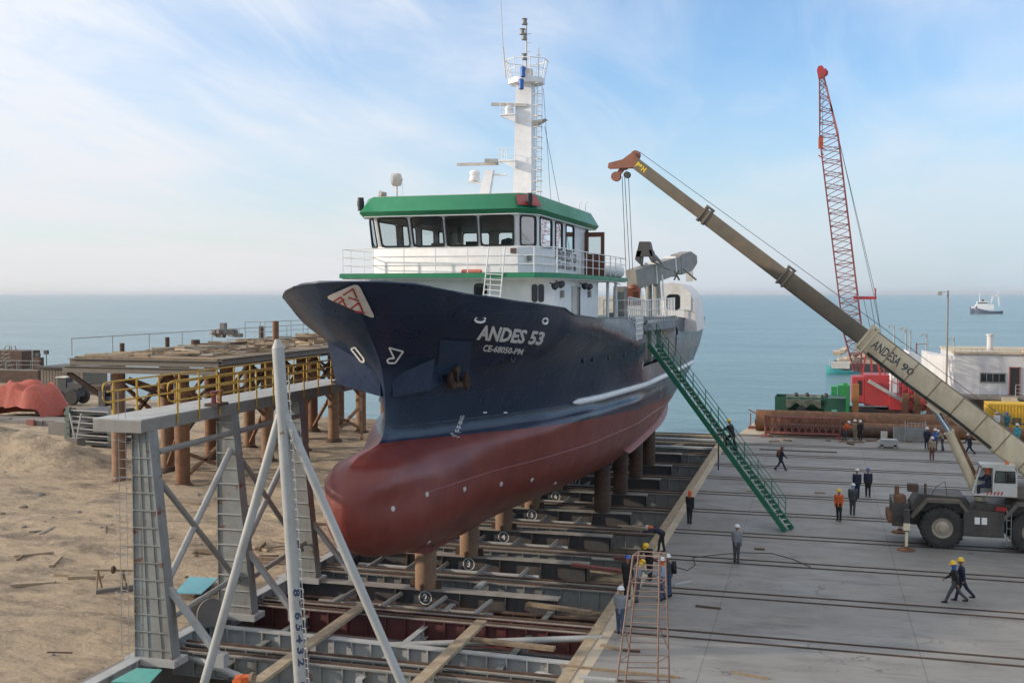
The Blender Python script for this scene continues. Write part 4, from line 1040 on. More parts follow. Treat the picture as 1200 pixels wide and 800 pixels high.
# ---------------------------------------------------------------- deckhouse, bridge deck, wheelhouse
q = MB()
dh = [(-20.3, 47.4), (-19.9, 46.7), (-12.6, 46.7), (-11.95, 46.9), (-11.5, 47.6), (-11.5, 58.3), (-20.3, 58.3)]
q.prism([(x, y, 10.2) for x, y in dh], (0, 0, 3.02)); deckhouse = put('deckhouse', q, WHITE, S)
def window(cx, y, z, w, h, par, nx=(0, -1, 0), fr=.05, mt=GLOSSB, r=.12):
    """rounded framed window on a wall with outward normal nx, centre given"""
    n = Vector(nx).normalized(); t = n.cross(Vector((0, 0, 1))); t = -t; c = Vector((cx, y, z))
    def ring(w_, h_, r_):
        out = []
        for sx, sz, a0 in ((1, 1, 0), (-1, 1, 90), (-1, -1, 180), (1, -1, 270)):
            for k in range(5):
                a = R(a0+k*22.5); out.append(c+t*(sx*(w_/2-r_)+math.cos(a)*r_)+Vector((0, 0, sz*(h_/2-r_)+math.sin(a)*r_)))
        return out
    o, i = ring(w+2*fr, h+2*fr, r+fr), ring(w, h, r); q = MB(); m = len(o)
    for k in range(m):
        j = (k+1) % m; q.quad(o[k]+n*.03, o[j]+n*.03, i[j]+n*.03, i[k]+n*.03); q.quad(o[k], o[j], o[j]+n*.03, o[k]+n*.03)
    f = put('window', q, BLACK, par); q = MB(); q.add([p+n*.012 for p in i], [tuple(range(m))]); put('pane', q, mt, f); return f
window(-14.6, 46.7, 12.62, .52, .62, deckhouse)
for px_ in (627.5, 634.5): c = at(px_, 343.5, y=47.0); window(c.x, 46.86+(c.x+12.1)*.33 if c.x > -12.3 else 46.7, c.z-.0, .20, .74, deckhouse, (.35, -1, 0), .03, r=.08)
window(-18.2, 46.7, 12.75, .5, .4, deckhouse)
q = MB(); q.bx(-11.50, -11.44, 51.6, 52.6, 11.2, 12.9); q.bx(-11.48, -11.40, 52.62, 52.72, 11.2, 12.9); put('side_door', q, WHITE_D, deckhouse)
q = MB(); q.bx(-11.5, -11.43, 52.75, 53.35, 11.15, 12.85); put('doorway', q, BLACK, deckhouse)
for y in (49.3, 55.6): q = MB(); q.box((-11.42, y, 12.5), (.14, .3, .34)); put('junction_box', q, GREYC, deckhouse)
for px_, py_ in ((651, 335), (658, 333), (686, 335), (691, 336)):
    c = at(px_, py_, x=-11.2); q = MB(); q.lathe(c, [(.05, .12), (.14, .1), (.17, -.1), (0, -.12)], 10, (.7, -.6, .3)); q.cyl(c, c+Vector((-.3, .1, .15)), .03, n=6); put('floodlight', q, DARK, deckhouse)
# bridge deck plate with green edge
bd = [(-21.25, 47.2), (-21.1, 45.8), (-11.7, 45.2), (-10.9, 46.4), (-10.6, 62.6), (-21.2, 62.6)]
q = MB(); q.prism([(x, y, 13.22) for x, y in bd], (0, 0, .20)); put('bridge_deck', q, GREEN, S)
q = MB(); q.prism([(x+(.03 if x < -16 else -.03), y+(.03 if y < 50 else -.03), 13.422) for x, y in bd], (0, 0, .01)); put('deck_plating', q, DECK, S)
q = MB(); q.prism([(x+(.1 if x < -16 else -.1), y+.1 if y < 50 else y-.1, 13.17) for x, y in bd], (0, 0, .045)); put('deck_soffit', q, WHITE, S)
for y in (59.5, 62.0):
    for x in (-11.2, -20.6): q = MB(); q.cyl((x, y, 10.1), (x, y, 13.17), .09, n=10); put('deck_stanchion', q, WHITE, S)
q = MB(); q.rail([(-21.1, 62.5, 13.43), (-21.15, 47.2, 13.43), (-20.98, 45.92, 13.43), (-11.75, 45.32, 13.43), (-11.0, 46.45, 13.43), (-10.72, 62.5, 13.43), (-13.5, 62.5, 13.43)], 1.12, .024, 2, 1.5); put('bridge_railing', q, WHITE, S)
# vertical ladder at the front
q = MB(); a0, a1 = at(573, 289, y=45.1), at(592, 289, y=45.1); b0, b1 = at(566, 350, y=45.4), at(586, 352, y=45.4)
q.cyl(a0, b0, .03, n=8); q.cyl(a1, b1, .03, n=8)
for k in range(5): t = .52+.1*k; q.cyl(a0.lerp(b0, t), a1.lerp(b1, t), .022, n=6)
c0 = at(575, 320, y=45.3); c1 = at(574, 352, y=45.4); q.cyl(c0, c1, .02, n=6); put('front_ladder', q, WHITE, S)
# wheelhouse: ring of walls with real window openings
corners_b = [(-20.15, 58.5), (-20.15, 47.4), (-19.45, 46.55), (-12.75, 46.3), (-12.1, 47.3), (-12.1, 58.5)]   # bottom plan, port aft .. starboard aft
lean = {1: (-.05, -.22), 2: (-.08, -.42), 3: (.10, -.42), 4: (.06, -.24), 0: (0, 0), 5: (0, 0)}
ZB, ZS, ZT = 13.43, 14.62, 16.05
def topc(i, z):
    t = max(0, (z-ZS)/(ZT-ZS)); c = corners_b[i]; l = lean[i]; return Vector((c[0]+l[0]*t, c[1]+l[1]*t, z))
q = MB(); wq = []   # wall mesh
frames = []
def wall_band(i, j, wins, z0=ZS+.04, z1=ZT-.10):
    """wall from corner i to j; wins = list of (u0,u1[,z0,z1])"""
    P_ = lambda u, z: topc(i, z).lerp(topc(j, z), u)
    q.quad(P_(0, ZB), P_(1, ZB), P_(1, z0), P_(0, z0)); q.quad(P_(0, z1), P_(1, z1), P_(1, ZT+.15), P_(0, ZT+.15))
    us = [0]+[v for w in wins for v in w[:2]]+[1]
    for a, c in zip(us[::2], us[1::2]): q.quad(P_(a, z0), P_(c, z0), P_(c, z1), P_(a, z1))
    n = (P_(1, z0)-P_(0, z0)).cross(P_(0, z1)-P_(0, z0)).normalized()
    cen = Vector((-16.1, 52.5, 15)); 
    if n.dot(P_(.5, z0)-cen) < 0: n = -n
    for a, c in [w[:2] for w in wins]: frames.append((P_, a, c, z0, z1, n))
wall_band(1, 2, [(.12, .9)])
wall_band(2, 3, [(.025, .238), (.262, .485), (.505, .725), (.745, .975)])
wall_band(3, 4, [(.12, .9)])
wall_band(4, 5, [(.03, .235), (.30, .43), (.50, .665), (.93, .985)])
wall_band(0, 1, [(.03, .16), (.22, .40), (.46, .64), (.70, .95)])
wall_band(5, 0, [(.06, .20), (.26, .42), (.48, .64), (.70, .90)])
me_w = put('wheelhouse', q, WHITE, S)

for P_, a, c, z0, z1, n in frames:
    q = MB(); w_ = .035/((P_(1, z0)-P_(0, z0)).length); r_ = .16; L_ = (P_(1, z0)-P_(0, z0)).length
    def rr(ins):
        ua, uc, za, zc = a+ins*w_*1.0, c-ins*w_*1.0, z0+ins*.035, z1-ins*.035; out = []; rad = max(.02, r_-ins*.03)
        for (u, z, su, sz, a0) in ((uc, zc, -1, -1, 0), (ua, zc, 1, -1, 90), (ua, za, 1, 1, 180), (uc, za, -1, 1, 270)):
            for k in range(5):
                t = R(a0+k*22.5); out.append(P_(u+(su*rad+math.cos(t)*rad)/L_, z+sz*rad+math.sin(t)*rad))
        return out
    o, i_ = rr(-.6), rr(1.1); m_ = len(o)
    for k in range(m_):
        j = (k+1) % m_; q.quad(o[k]+n*.055, o[j]+n*.055, i_[j]+n*.055, i_[k]+n*.055); q.quad(i_[k]+n*.055, i_[j]+n*.055, i_[j]-n*.05, i_[k]-n*.05); q.quad(o[k]+n*.055, o[j]+n*.055, o[j]+n*.0, o[k]+n*.0)
        # fill the square corner behind the rounded frame
    sq = [P_(c, z1), P_(a, z1), P_(a, z0), P_(c, z0)]
    for kk, s_ in enumerate(sq):
        for k in range(4): q.quad(s_+n*.045, o[kk*5+k]+n*.045, o[kk*5+k+1]+n*.045)
    f = put('window_frame', q, BLACK, me_w)
    q = MB(); q.add(i_, [tuple(range(m_))]); put('pane', q, GLASS, f)
# interior
q = MB(); q.prism([(x+(.15 if x < -16 else -.15), y+(.25 if y < 50 else -.2), 13.45) for x, y in corners_b], (0, 0, .04)); put('cabin_floor', q, BROWN, me_w)
q = MB(); q.prism([(x+(.15 if x < -16 else -.15), y+(.2 if y < 50 else -.2), 15.98) for x, y in corners_b], (0, 0, .04)); put('cabin_ceiling', q, GREYC, me_w)
q = MB(); q.bx(-19.6, -13.3, 47.0, 47.7, 13.5, 14.55); put('console', q, DARK, me_w)
q = MB(); q.lathe((-13.75, 48.3, 14.0), [(.5, 0), (.52, .45), (.36, .75), (.33, 1.0), (0, 1.1)], 16); put('helm_chair', q, BLACK, me_w)
q = MB(); q.bx(-17.2, -16.6, 47.4, 47.8, 14.55, 14.85); q.bx(-15.5, -15.0, 47.3, 47.7, 14.55, 14.9); put('monitor', q, BLACK, me_w)
for x in (-17.9, -14.8): q = MB(); q.bx(x-.08, x+.08, 53.5, 53.7, 13.45, 15.98); put('pillar', q, GREYC, me_w)
# horizontal seams and pipes on the front
q = MB()
for z in (13.82, 14.22):
    for i, j in ((1, 2), (2, 3), (3, 4), (4, 5)):
        a, c = topc(i, z), topc(j, z); n = Vector((c.y-a.y, -(c.x-a.x), 0)).normalized()
        if n.dot(a-Vector((-16, 52, z))) < 0: n = -n
        q.cyl(a+n*.045, c+n*.045, .012, n=5)
put('hull_seam', q, WHITE_D, me_w)
q = MB(); c = at(551, 319, y=45.9); q.lathe((c.x, 46.1, 13.50), [(0, -.5), (.1, -.45), (.1, .45), (0, .5)], 12, 'X'); put('life_ring', q, mat('life_orange', (.60, .17, .12), .6), S)
q = MB(); q.box((-12.95, 46.28, 14.42), (.26, .06, .22)); put('plaque', q, mat('plaque_brown', (.12, .06, .05), .5), S)
q = MB(); q.box((-12.33, 46.78, 14.1), (.16, .12, .26), R(33)); put('wall_lamp', q, GREYC, me_w)
# roof with flared green fascia
rb = [(-20.55, 59.2), (-20.5, 46.75), (-20.05, 45.75), (-12.4, 45.5), (-11.7, 46.5), (-11.65, 59.2)]
rtp = [(-20.2, 59.0), (-20.15, 47.0), (-19.6, 46.25), (-12.65, 46.05), (-12.1, 46.8), (-12.05, 59.0)]
q = MB(); zb0, zb1, zb2 = 16.02, 16.22, 16.92
lo = [(x*1+(.0), y, zb0) for x, y in rb]; n = len(rb)
inner = [(x+(.15 if x < -16 else -.15), y+(.15 if y < 50 else -.15)) for x, y in rb]
for k in range(n):
    j = (k+1) % n
    q.quad((*rb[k], zb1), (*rb[j], zb1), (*rtp[j], zb2), (*rtp[k], zb2))
    q.quad((*inner[k], zb0), (*inner[j], zb0), (*rb[j], zb1), (*rb[k], zb1))
    q.quad((*rtp[k], zb2), (*rtp[j], zb2), (rtp[j][0]*.97-16.1*.03, rtp[j][1]*.98+52.5*.02, zb2), (rtp[k][0]*.97-16.1*.03, rtp[k][1]*.98+52.5*.02, zb2))
put('roof_fascia', q, GREEN, S)
q = MB(); q.prism([(*p, zb0-.03) for p in inner], (0, 0, .05)); put('roof_soffit', q, WHITE, S)
q = MB(); q.prism([(*p, zb2-.04) for p in rtp], (0, 0, .06)); roof = put('roof', q, WHITE_D, S)
# navigation lights on the fascia corners
q = MB(); pts = [at(611, 229.5, y=46.0), at(625, 229.5, y=46.2), at(633.5, 241.5, y=46.2), at(611, 241.5, y=45.6)]
pts = [Vector((-12.75, 45.92, 16.86)), Vector((-12.05, 46.72, 16.86)), Vector((-11.68, 46.42, 16.36)), Vector((-12.5, 45.42, 16.36))]
q.prism(pts, (.02, -.03, 0)); put('starboard_screen', q, mat('screen_red', (.26, .015, .02), .4), S)
q = MB(); q.cyl((-12.12, 45.95, 16.36), (-12.12, 45.95, 16.9), .12, n=12); q.cyl((-12.12, 45.95, 16.55), (-12.12, 45.95, 16.72), .14, n=12); put('navigation_light', q, BLACK, S)
q = MB(); q.cyl((-20.15, 46.1, 16.3), (-20.15, 46.1, 16.9), .14, n=12); q.cyl((-20.15, 46.1, 16.5), (-20.15, 46.1, 16.75), .16, n=12); put('navigation_light', q, BLACK, S)
q = MB(); q.lathe(at(449, 228, y=48), [(.0, -.15), (.13, -.13), (.13, .13), (.19, .16), (.16, .17)], 12, (-.7, -.7, .1)); put('horn', q, GREYC, S)
# name on the side of the wheelhouse
text_part('wheelhouse_name', 'ANDES 53', .62, (-12.1, 52.9, 14.34), (0, 1, -.02), (0, 0, 1), LETTER_D, S, width=4.7, push=.055, sub=0, bold=.012)
text_part('wheelhouse_number', 'CE-68050-PM', .42, (-12.1, 52.9, 13.86), (0, 1, -.02), (0, 0, 1), LETTER_D, S, width=4.3, push=.055, sub=0, bold=.008)
# open door
q = MB(); a = Vector((-12.06, 57.3, 13.45)); dd = Vector((1.0, -.12, 0)).normalized()
def dq(u0, u1, z0, z1, t=.05): c = a+dd*(u0+u1)/2+Vector((0, 0, (z0+z1)/2)); q.box(c, (u1-u0, t, z1-z0), math.atan2(dd.y, dd.x))
dq(0, 1.12, 0, 1.2); dq(0, .2, 1.2, 2.1); dq(.92, 1.12, 1.2, 2.1); dq(0, 1.12, 2.1, 2.35); door = put('open_door', q, BROWN, S)
q = MB(); dq(.2, .92, 1.2, 2.1, .01); put('door_pane', q, GLASS, door)
# liferaft & gear on bridge deck aft
q = MB(); c = at(716, 318, y=60.5); q.lathe(c, [(0, -.75), (.28, -.7), (.34, -.6), (.34, .6), (.28, .7), (0, .75)], 16, (.9, .5, 0)); q.beam(c+Vector((-.5, -.3, -.4)), c+Vector((.5, .3, -.75)), .06, .06); put('liferaft', q, WHITE, S)
# white pipes on roof aft
for px_ in (679, 686): c = at(px_, 240, y=56.5); q = MB(); q.tube([(c.x, c.y, 16.9), (c.x, c.y, 17.3), (c.x+.08, c.y, 17.38), (c.x+.14, c.y, 17.3)], .03, n=6); put('vent_pipe', q, WHITE, S)
# ---------------------------------------------------------------- mast
MY = 59.6
mast = None
q = MB(); prof = [((-16.95, -15.45), 16.4), ((-16.85, -15.45), 18.6), ((-16.45, -15.45), 24.4)]
z0, z1 = 10.2, 24.6
xa0, xa1, xb0, xb1 = -16.75, -15.5, -16.40, -15.5
q.add([(xa0, MY-.5, z0), (xa1, MY-.5, z0), (xa1, MY+.6, z0), (xa0, MY+.6, z0), (xb0, MY-.45, z1), (xb1, MY-.45, z1), (xb1, MY+.4, z1), (xb0, MY+.4, z1)], [(0, 3, 2, 1), (4, 5, 6, 7), (0, 1, 5, 4), (1, 2, 6, 5), (2, 3, 7, 6), (3, 0, 4, 7)])
mast = put('mast', q, WHITE, S)
def platform(x0, x1, z, y0, y1, hrail, nm='mast_platform', wedge=True):
    q = MB(); q.bx(x0, x1, y0, y1, z-.08, z)
    if wedge: q.prism([(x0+.05, y0+.05, z-.082), (x1, y0+.05, z-.082), (x1, y0+.05, z-.75 if x1-x0 > 1.2 else z-.5)], (0, y1-y0-.1, 0))
    o = put(nm, q, WHITE, mast)
    q = MB(); q.rail([(x1, y0+.03, z), (x0+.03, y0+.03, z), (x0+.03, y1-.03, z)], hrail, .018, 1, .5); put('platform_rail', q, WHITE, o)
platform(-17.3, -16.3, 20.0, MY-1.0, MY+.3, .62)
platform(-17.2, -16.3, 22.55, MY-1.0, MY+.3, .62)
q = MB(); q.prism([(-15.5, MY-.3, 22.2), (-14.75, MY-.3, 22.3), (-15.5, MY-.3, 21.9)], (0, .7, 0)); put('bracket', q, WHITE_D, mast)
# crow's nest
q = MB(); c = Vector((-15.9, MY, 0)); n = 8
ro = [(math.cos(R(22.5+45*k)), math.sin(R(22.5+45*k))) for k in range(8)]
q.prism([c+Vector((x*1.05, y*.95, 24.3)) for x, y in ro], (0, 0, .30)); nest = put('crows_nest', q, WHITE, mast)
q = MB(); P0 = [c+Vector((x*1.02, y*.92, 24.6)) for x, y in ro]; P1 = [c+Vector((x*1.25, y*1.12, 25.6)) for x, y in ro]
for k in range(8):
    q.cyl(P0[k], P1[k], .025, n=6); q.cyl(P1[k], P1[(k+1) % 8], .028, n=6); q.cyl(P0[k].lerp(P1[k], .5), P0[(k+1) % 8].lerp(P1[(k+1) % 8], .5), .018, n=6)
    q.cyl((P0[k]+P0[(k+1) % 8])/2, (P1[k]+P1[(k+1) % 8])/2, .02, n=6)
put('nest_rail', q, WHITE, nest)
q = MB(); q.bx(-16.2, -15.6, MY-.2, MY+.3, 24.6, 25.15); q.cyl((-15.92, MY, 25.1), (-15.92, MY, 27.9), .05, n=8)
for z in (25.7, 26.1, 26.6, 27.1): q.cyl((-15.92, MY, z), (-15.62, MY, z), .015, n=5)
put('topmast', q, WHITE_D, mast)
for z, dx in ((25.8, -.02), (26.9, -.02), (27.75, .0), (27.2, -.12)):
    q = MB(); q.lathe((-16.0+dx, MY-.05, z-.15), [(.07, 0), (.17, .02), (.17, .10), (.10, .12), (.12, .3), (.18, .33), (.06, .38)], 12); put('mast_light', q, GREYC, mast)
for z in (24.62, 23.95): q = MB(); c_ = at(611 if z < 24.3 else 613, 88 if z > 24.3 else 104, y=MY-1.1); q.lathe((c_.x, MY-1.12, z-.15), [(.08, 0), (.15, .05), (.13, .3), (.17, .5), (.10, .6)], 12); put('blue_light', q, BLUEP, mast)
q = MB(); q.cyl((-16.95, MY-.6, 24.6), (-17.1, MY-.6, 26.3), .04, n=6); q.cyl((-17.1, MY-.6, 26.3), (-17.25, MY-.6, 29.4), .018, n=5); put('whip_aerial', q, WHITE_D, mast)
q = MB(); q.cyl((-15.2, MY, 24.6), (-15.2, MY, 26.3), .03, n=6); q.cyl((-15.3, MY, 25.9), (-15.1, MY, 25.9), .03, n=6); put('short_aerial', q, WHITE_D, mast)
# mast radar
q = MB(); q.cyl((-16.75, MY-.6, 22.55), (-16.75, MY-.6, 22.75), .25, n=12); q.lathe((-16.75, MY-.6, 22.75), [(.22, 0), (.26, .1), (.2, .25), (.08, .32)], 12); put('radar_base', q, WHITE, mast)
q = MB(); q.beam((-17.75, MY-.75, 23.15), (-15.75, MY-.45, 23.05), .16, .16); put('radar_scanner', q, WHITE_D, mast)
# mast ladder with hoops
q = MB()
for x in (-15.3, -15.0): q.cyl((x, MY-.35, 17), (x+.1, MY-.35, 24.4), .022, n=6)
for k in range(26): z = 17.1+k*.28; q.cyl((-15.3+.1*(z-17)/7.4, MY-.35, z), (-15.0+.1*(z-17)/7.4, MY-.35, z), .016, n=5)
for k in range(12): z = 17.6+k*.6; q.tube([(-15.3, MY-.35, z), (-15.3, MY-.7, z), (-15.05, MY-.85, z), (-14.85, MY-.6, z), (-14.9, MY-.35, z)], .024, n=5)
q.cyl((-15.02, MY-.85, 17.6), (-15.02, MY-.85, 24.2), .012, n=5); put('mast_ladder', q, WHITE_D, mast)
q = MB(); q.cyl((-14.85, MY, 21.9), (-14.0, MY+.6, 17), .014, n=5); q.cyl((-14.9, MY-.1, 24), (-14.5, MY+.3, 17), .012, n=5); put('stay', q, DARK, mast)
# radar on its own post
q = MB(); q.add([(-16.45, 51.8, 16.9), (-15.85, 51.8, 16.9), (-15.85, 52.2, 16.9), (-16.45, 52.2, 16.9), (-15.95, 51.85, 18.65), (-15.55, 51.85, 18.65), (-15.55, 52.15, 18.65), (-15.95, 52.15, 18.65)], [(0, 3, 2, 1), (4, 5, 6, 7), (0, 1, 5, 4), (1, 2, 6, 5), (2, 3, 7, 6), (3, 0, 4, 7)])
q.cyl((-16.9, 52, 18.15), (-15.9, 52, 17.95), .07, n=8); q.cyl((-15.8, 52, 18.45), (-14.9, 52, 18.4), .05, n=8); put('radar_post', q, WHITE, S)
q = MB(); q.lathe((-16.55, 52, 18.15), [(.22, 0), (.26, .1), (.26, .2), (.2, .24), (.26, .3), (.26, .45), (.1, .55)], 14); put('radar_dome', q, WHITE, S)
q = MB(); q.beam((-17.45, 51.9, 18.98), (-15.35, 52.1, 18.98), .14, .14); put('radar_scanner', q, WHITE_D, S)
q = MB(); q.beam((-15.95, 51.7, 19.1), (-15.3, 51.9, 19.1), .3, .16); put('radar_motor', q, WHITE_D, S)
# searchlight
c = at(465, 210, y=50); q = MB(); q.lathe(c, [(.0, .24), (.24, .2), (.29, .12), (.30, -.22), (.27, -.26)], 18, (.8, .6, .05)); q.cyl(c+Vector((0, 0, -.30)), (c.x, c.y, 16.9), .05, n=8); q.tube([c+Vector((.3, 0, 0)), c+Vector((.2, 0, -.32)), c+Vector((-.2, 0, -.32)), c+Vector((-.3, 0, 0))], .03, n=6); q.cyl(c+Vector((.3, 0, -.2)), (c.x+.3, c.y, 16.9), .01, n=4)
sl = put('searchlight', q, WHITE_D, S); q = MB(); q.lathe(c+Vector((-.8, -.6, -.05)).normalized()*.265, [(.26, 0), (.2, .02), (0, .03)], 18, (-.8, -.6, -.05)); put('lens', q, mat('lens_grey', (.35, .38, .4), .1), sl)
# ---------------------------------------------------------------- gear aft
q = MB(); q.bx(-11.6, -10.95, 63.4, 64.6, 10.0, 12.95); q.bx(-11.9, -10.9, 63.2, 64.8, 10.9, 11.4); put('crane_pedestal', q, GREYC, S)
q = MB(); c = at(740, 328, y=66.0); e = at(811, 304, y=74.0); d = (e-c).normalized(); up = Vector((0, 0, 1)); sd_ = d.cross(up).normalized(); u = sd_.cross(d)
def slab4(p, a0, a1, w): q.add([p[0]-u*a0+sd_*w, p[0]+u*a0+sd_*w, p[1]+u*a1+sd_*w, p[1]-u*a1+sd_*w, p[0]-u*a0-sd_*w, p[0]+u*a0-sd_*w, p[1]+u*a1-sd_*w, p[1]-u*a1-sd_*w], [(0, 1, 2, 3), (7, 6, 5, 4), (0, 4, 5, 1), (1, 5, 6, 2), (2, 6, 7, 3), (3, 7, 4, 0)])
slab4((c, c.lerp(e, .72)), .62, .55, .35); slab4((c.lerp(e, .721), c.lerp(e, .9)), .66, .66, .38); slab4((c.lerp(e, .901), e), .66, .25, .38)
put('crane_boom', q, GREYC, S)
for t in (.3, .62): q = MB(); slab4((c.lerp(e, t), c.lerp(e, t+.012)), .67, .67, .40); put('boom_band', q, LETTER, S)
q = MB(); k = [at(749, 284, y=67), at(762, 283, y=67), at(771, 305, y=67), at(766, 300, y=67), at(757, 289, y=67), at(750, 300, y=67), at(752, 310, y=67), at(744, 305, y=67)]
q.prism([at(749, 283, y=67), at(761, 283, y=67), at(765, 300, y=67), at(745, 301, y=67)], (0, .8, 0)); q.prism([at(746, 294, y=67), at(752, 294, y=67), at(749, 304, y=67), at(752, 312, y=67), at(744, 304, y=67)], (0, .8, 0)); q.prism([at(760, 293, y=67), at(764, 293, y=67), at(769, 305, y=67), at(765, 306, y=67)], (0, .8, 0)); put('power_block', q, mat('block_dark', (.07, .072, .07), .6, dirt=(.12, .1, .08), damt=.4), S)
q = MB()
for a, e2, r_ in (((753, 295), (752, 312), .09), ((757, 292), (764, 306), .07), ((768, 300), (778, 312), .09), ((764, 306), (785, 316), .06), ((790, 316), (796, 328), .06), ((796, 316), (790, 328), .05), ((800, 314), (816, 328), .06)):
    q.cyl(at(*a, y=68), at(*e2, y=68.5), r_, n=8)
put('boom_linkage', q, GREYC, S)
for x0_, x1_, r_ in ((760.5, 760.5, .2), (769, 772, .24)):
    a = at(x0_, 322, y=69); e2 = at(x1_, 372, y=69); q = MB(); q.cyl(a, Vector((e2.x, e2.y, 9.9)), r_, n=14); put('derrick_post', q, GREYC, S)
for x0_, x1_ in ((750, 752), (756, 757), (776, 779)):
    a = at(x0_, 322, y=67.5); e2 = at(x1_, 370, y=67.5); q = MB(); q.cyl(a, e2, .05, n=8); put('derrick_stay', q, WHITE, S)
q = MB(); a = at(742.5, 338, y=65.2); q.box((a.x, a.y, a.z-.5), (.75, .6, 1.05)); q.lathe((a.x, a.y, a.z), [(.37, 0), (.3, .2), (0, .28)], 12); put('winch_drum', q, mat('winch_rust', (.20, .06, .03), .6), S)
# white stern house with rounded shoulder, window, notice
sy0, sy1 = 76.0, 84.5
pts = [at(774, 375, y=sy0), at(775, 333, y=sy0), at(789, 331, y=sy0), at(799, 333, y=sy0), at(807, 341, y=sy0), at(813, 352, y=sy0), at(817, 378, y=sy0)]
q = MB(); q.prism([Vector((p.x, sy0, p.z if i not in (0, 6) else 9.9)) for i, p in enumerate(pts)], (-.3, sy1-sy0, 0)); SH = put('stern_house', q, WB, S)
c = at(789, 354, y=sy0-.0); window(c.x, sy0-.003, c.z, .85, .98, SH, r=.2, fr=.06)
q = MB(); c = at(803.5, 353.5, y=sy0-.03); q.box(c, (.72, .04, 1.2)); put('notice_board', q, mat('notice_white', (.8, .77, .72), .3), SH)
q = MB(); a, e2 = at(804, 318, y=77), at(812, 330, y=77); q.box((a+e2)/2, (.5, .05, .7)); put('mesh_panel', q, WHITE_D, SH)
q = MB(); q.bx(-20.9, -11.2, 80, 90, 9.9, 12.3); put('net_house', q, WHITE_D, S)
print('ship done')
# ================================================================ GANGWAY
def proj_x(p):
    fw = Vector((-math.sin(YAW)*math.cos(PIT), math.cos(YAW)*math.cos(PIT), -math.sin(PIT))); rt = Vector((math.cos(YAW), math.sin(YAW), 0)); v = p-Vector((0, 0, H)); return 600+F*v.dot(rt)/v.dot(fw)
ga = at(765, 404, y=62.6); gb = at(924.5, 621, z=.05)
r = thing('gangway', 'long green stair gangway leaning from the ship side opening down to the slab', 'gangway', tuple(gb))
gd = (gb-ga).normalized(); gs = gd.cross(Vector((0, 0, 1))).normalized(); gu = gs.cross(gd)
if gu.z < 0: gu = -gu
GL = (gb-ga).length; w = .38
for s in (-1, 1):
    q = MB(); q.beam(ga+gs*s*w, gb+gs*s*w, .06, .30, up=gu); put('stringer', q, GANG, r)
q = MB(); nst = 40
for k in range(1, nst):
    c = ga+gd*(GL*k/nst); q.box(c+Vector((0, 0, .02)), (.24, 2*w-.06, .035), math.atan2(gd.y, gd.x))
put('tread', q, GREY_L, r)
for s in (-1, 1):
    q = MB()
    for h_ in (.45, .75, 1.05): q.cyl(ga+gs*s*w+Vector((0, 0, h_*1.15)), gb-gd*.6+gs*s*w+Vector((0, 0, h_*1.15)), .02, n=6)
    for k in range(11): c = ga+gd*((GL-.6)*k/10)+gs*s*w; q.cyl(c, c+Vector((0, 0, 1.2)), .025, n=6)
    put('handrail', q, GANG, r)
c = min((ga.lerp(gb, k/400) for k in range(401)), key=lambda p: abs(proj_x(p)-838))-gs*w; q = MB(); q.cyl(c, Vector((c.x, c.y, c.z-2.3)), .04, n=8); put('prop', q, DARK, r)

# ================================================================ MOBILE CRANE
MC = thing('mobile_crane', 'big dusty rough terrain crane with long extended boom on the slab', 'crane', (8, 57.8, 0))
CHB = mat('chassis_black', (.040, .038, .036), .6, dirt=(.15, .12, .09), damt=.5, dscale=1.0, streak=.4)
Y0 = 56.45; Y1 = 59.2
# chassis
q = MB(); q.bx(3.9, 15.2, Y0+.75, Y1-.75, 1.0, 1.75); q.bx(3.75, 4.5, Y0+.1, Y1-.1, 1.0, 2.15); q.prism([(4.5, Y0+.35, 1.75), (5.0, Y0+.35, 2.62), (7.1, Y0+.35, 2.55), (7.5, Y0+.35, 1.75)], (0, Y1-Y0-.7, 0)); q.bx(7.3, 15.2, Y0+.3, Y1-.3, 1.752, 2.3)
q.bx(14.4, 15.4, Y0+.1, Y1-.1, 1.0, 2.2); put('chassis', q, CHB, MC)
q = MB(); q.bx(7.0, 8.85, Y0-.02, Y0+.62, .72, 1.98); q.bx(7.02, 8.83, Y0-.10, Y0-.021, .78, 1.92); put('tool_box', q, CHB, MC)
tb = q
for x in (7.62, 7.94): q = MB(); q.bx(x-.12, x+.12, Y0-.125, Y0-.101, 1.35, 1.68); put('notice', q, LETTER, MC)
q = MB(); q.bx(8.45, 8.95, Y0-.03, Y0+.2, 2.02, 2.2); put('lamp_red', q, mat('lamp_red', (.3, .02, .02), .4), MC)
# fenders
for xc in (6.07, 10.15):
    for yy in (Y0-.05, Y1-.7):
        q = MB(); P_ = [(-1.45, 1.55), (-.75, 2.42), (.75, 2.42), (1.45, 1.55)]
        for a, c in zip(P_, P_[1:]): q.beam((xc+a[0], yy+.37, a[1]), (xc+c[0], yy+.37, c[1]), .74, .07)
        for a, c in zip(P_, P_[1:]): q.beam((xc+a[0], yy-.01, a[1]-.05), (xc+c[0], yy-.01, c[1]-.05), .03, .16)
        put('fender', q, mat('fender_dusty', (.11, .095, .078), .7, dirt=(.2, .16, .12), damt=.5), MC)
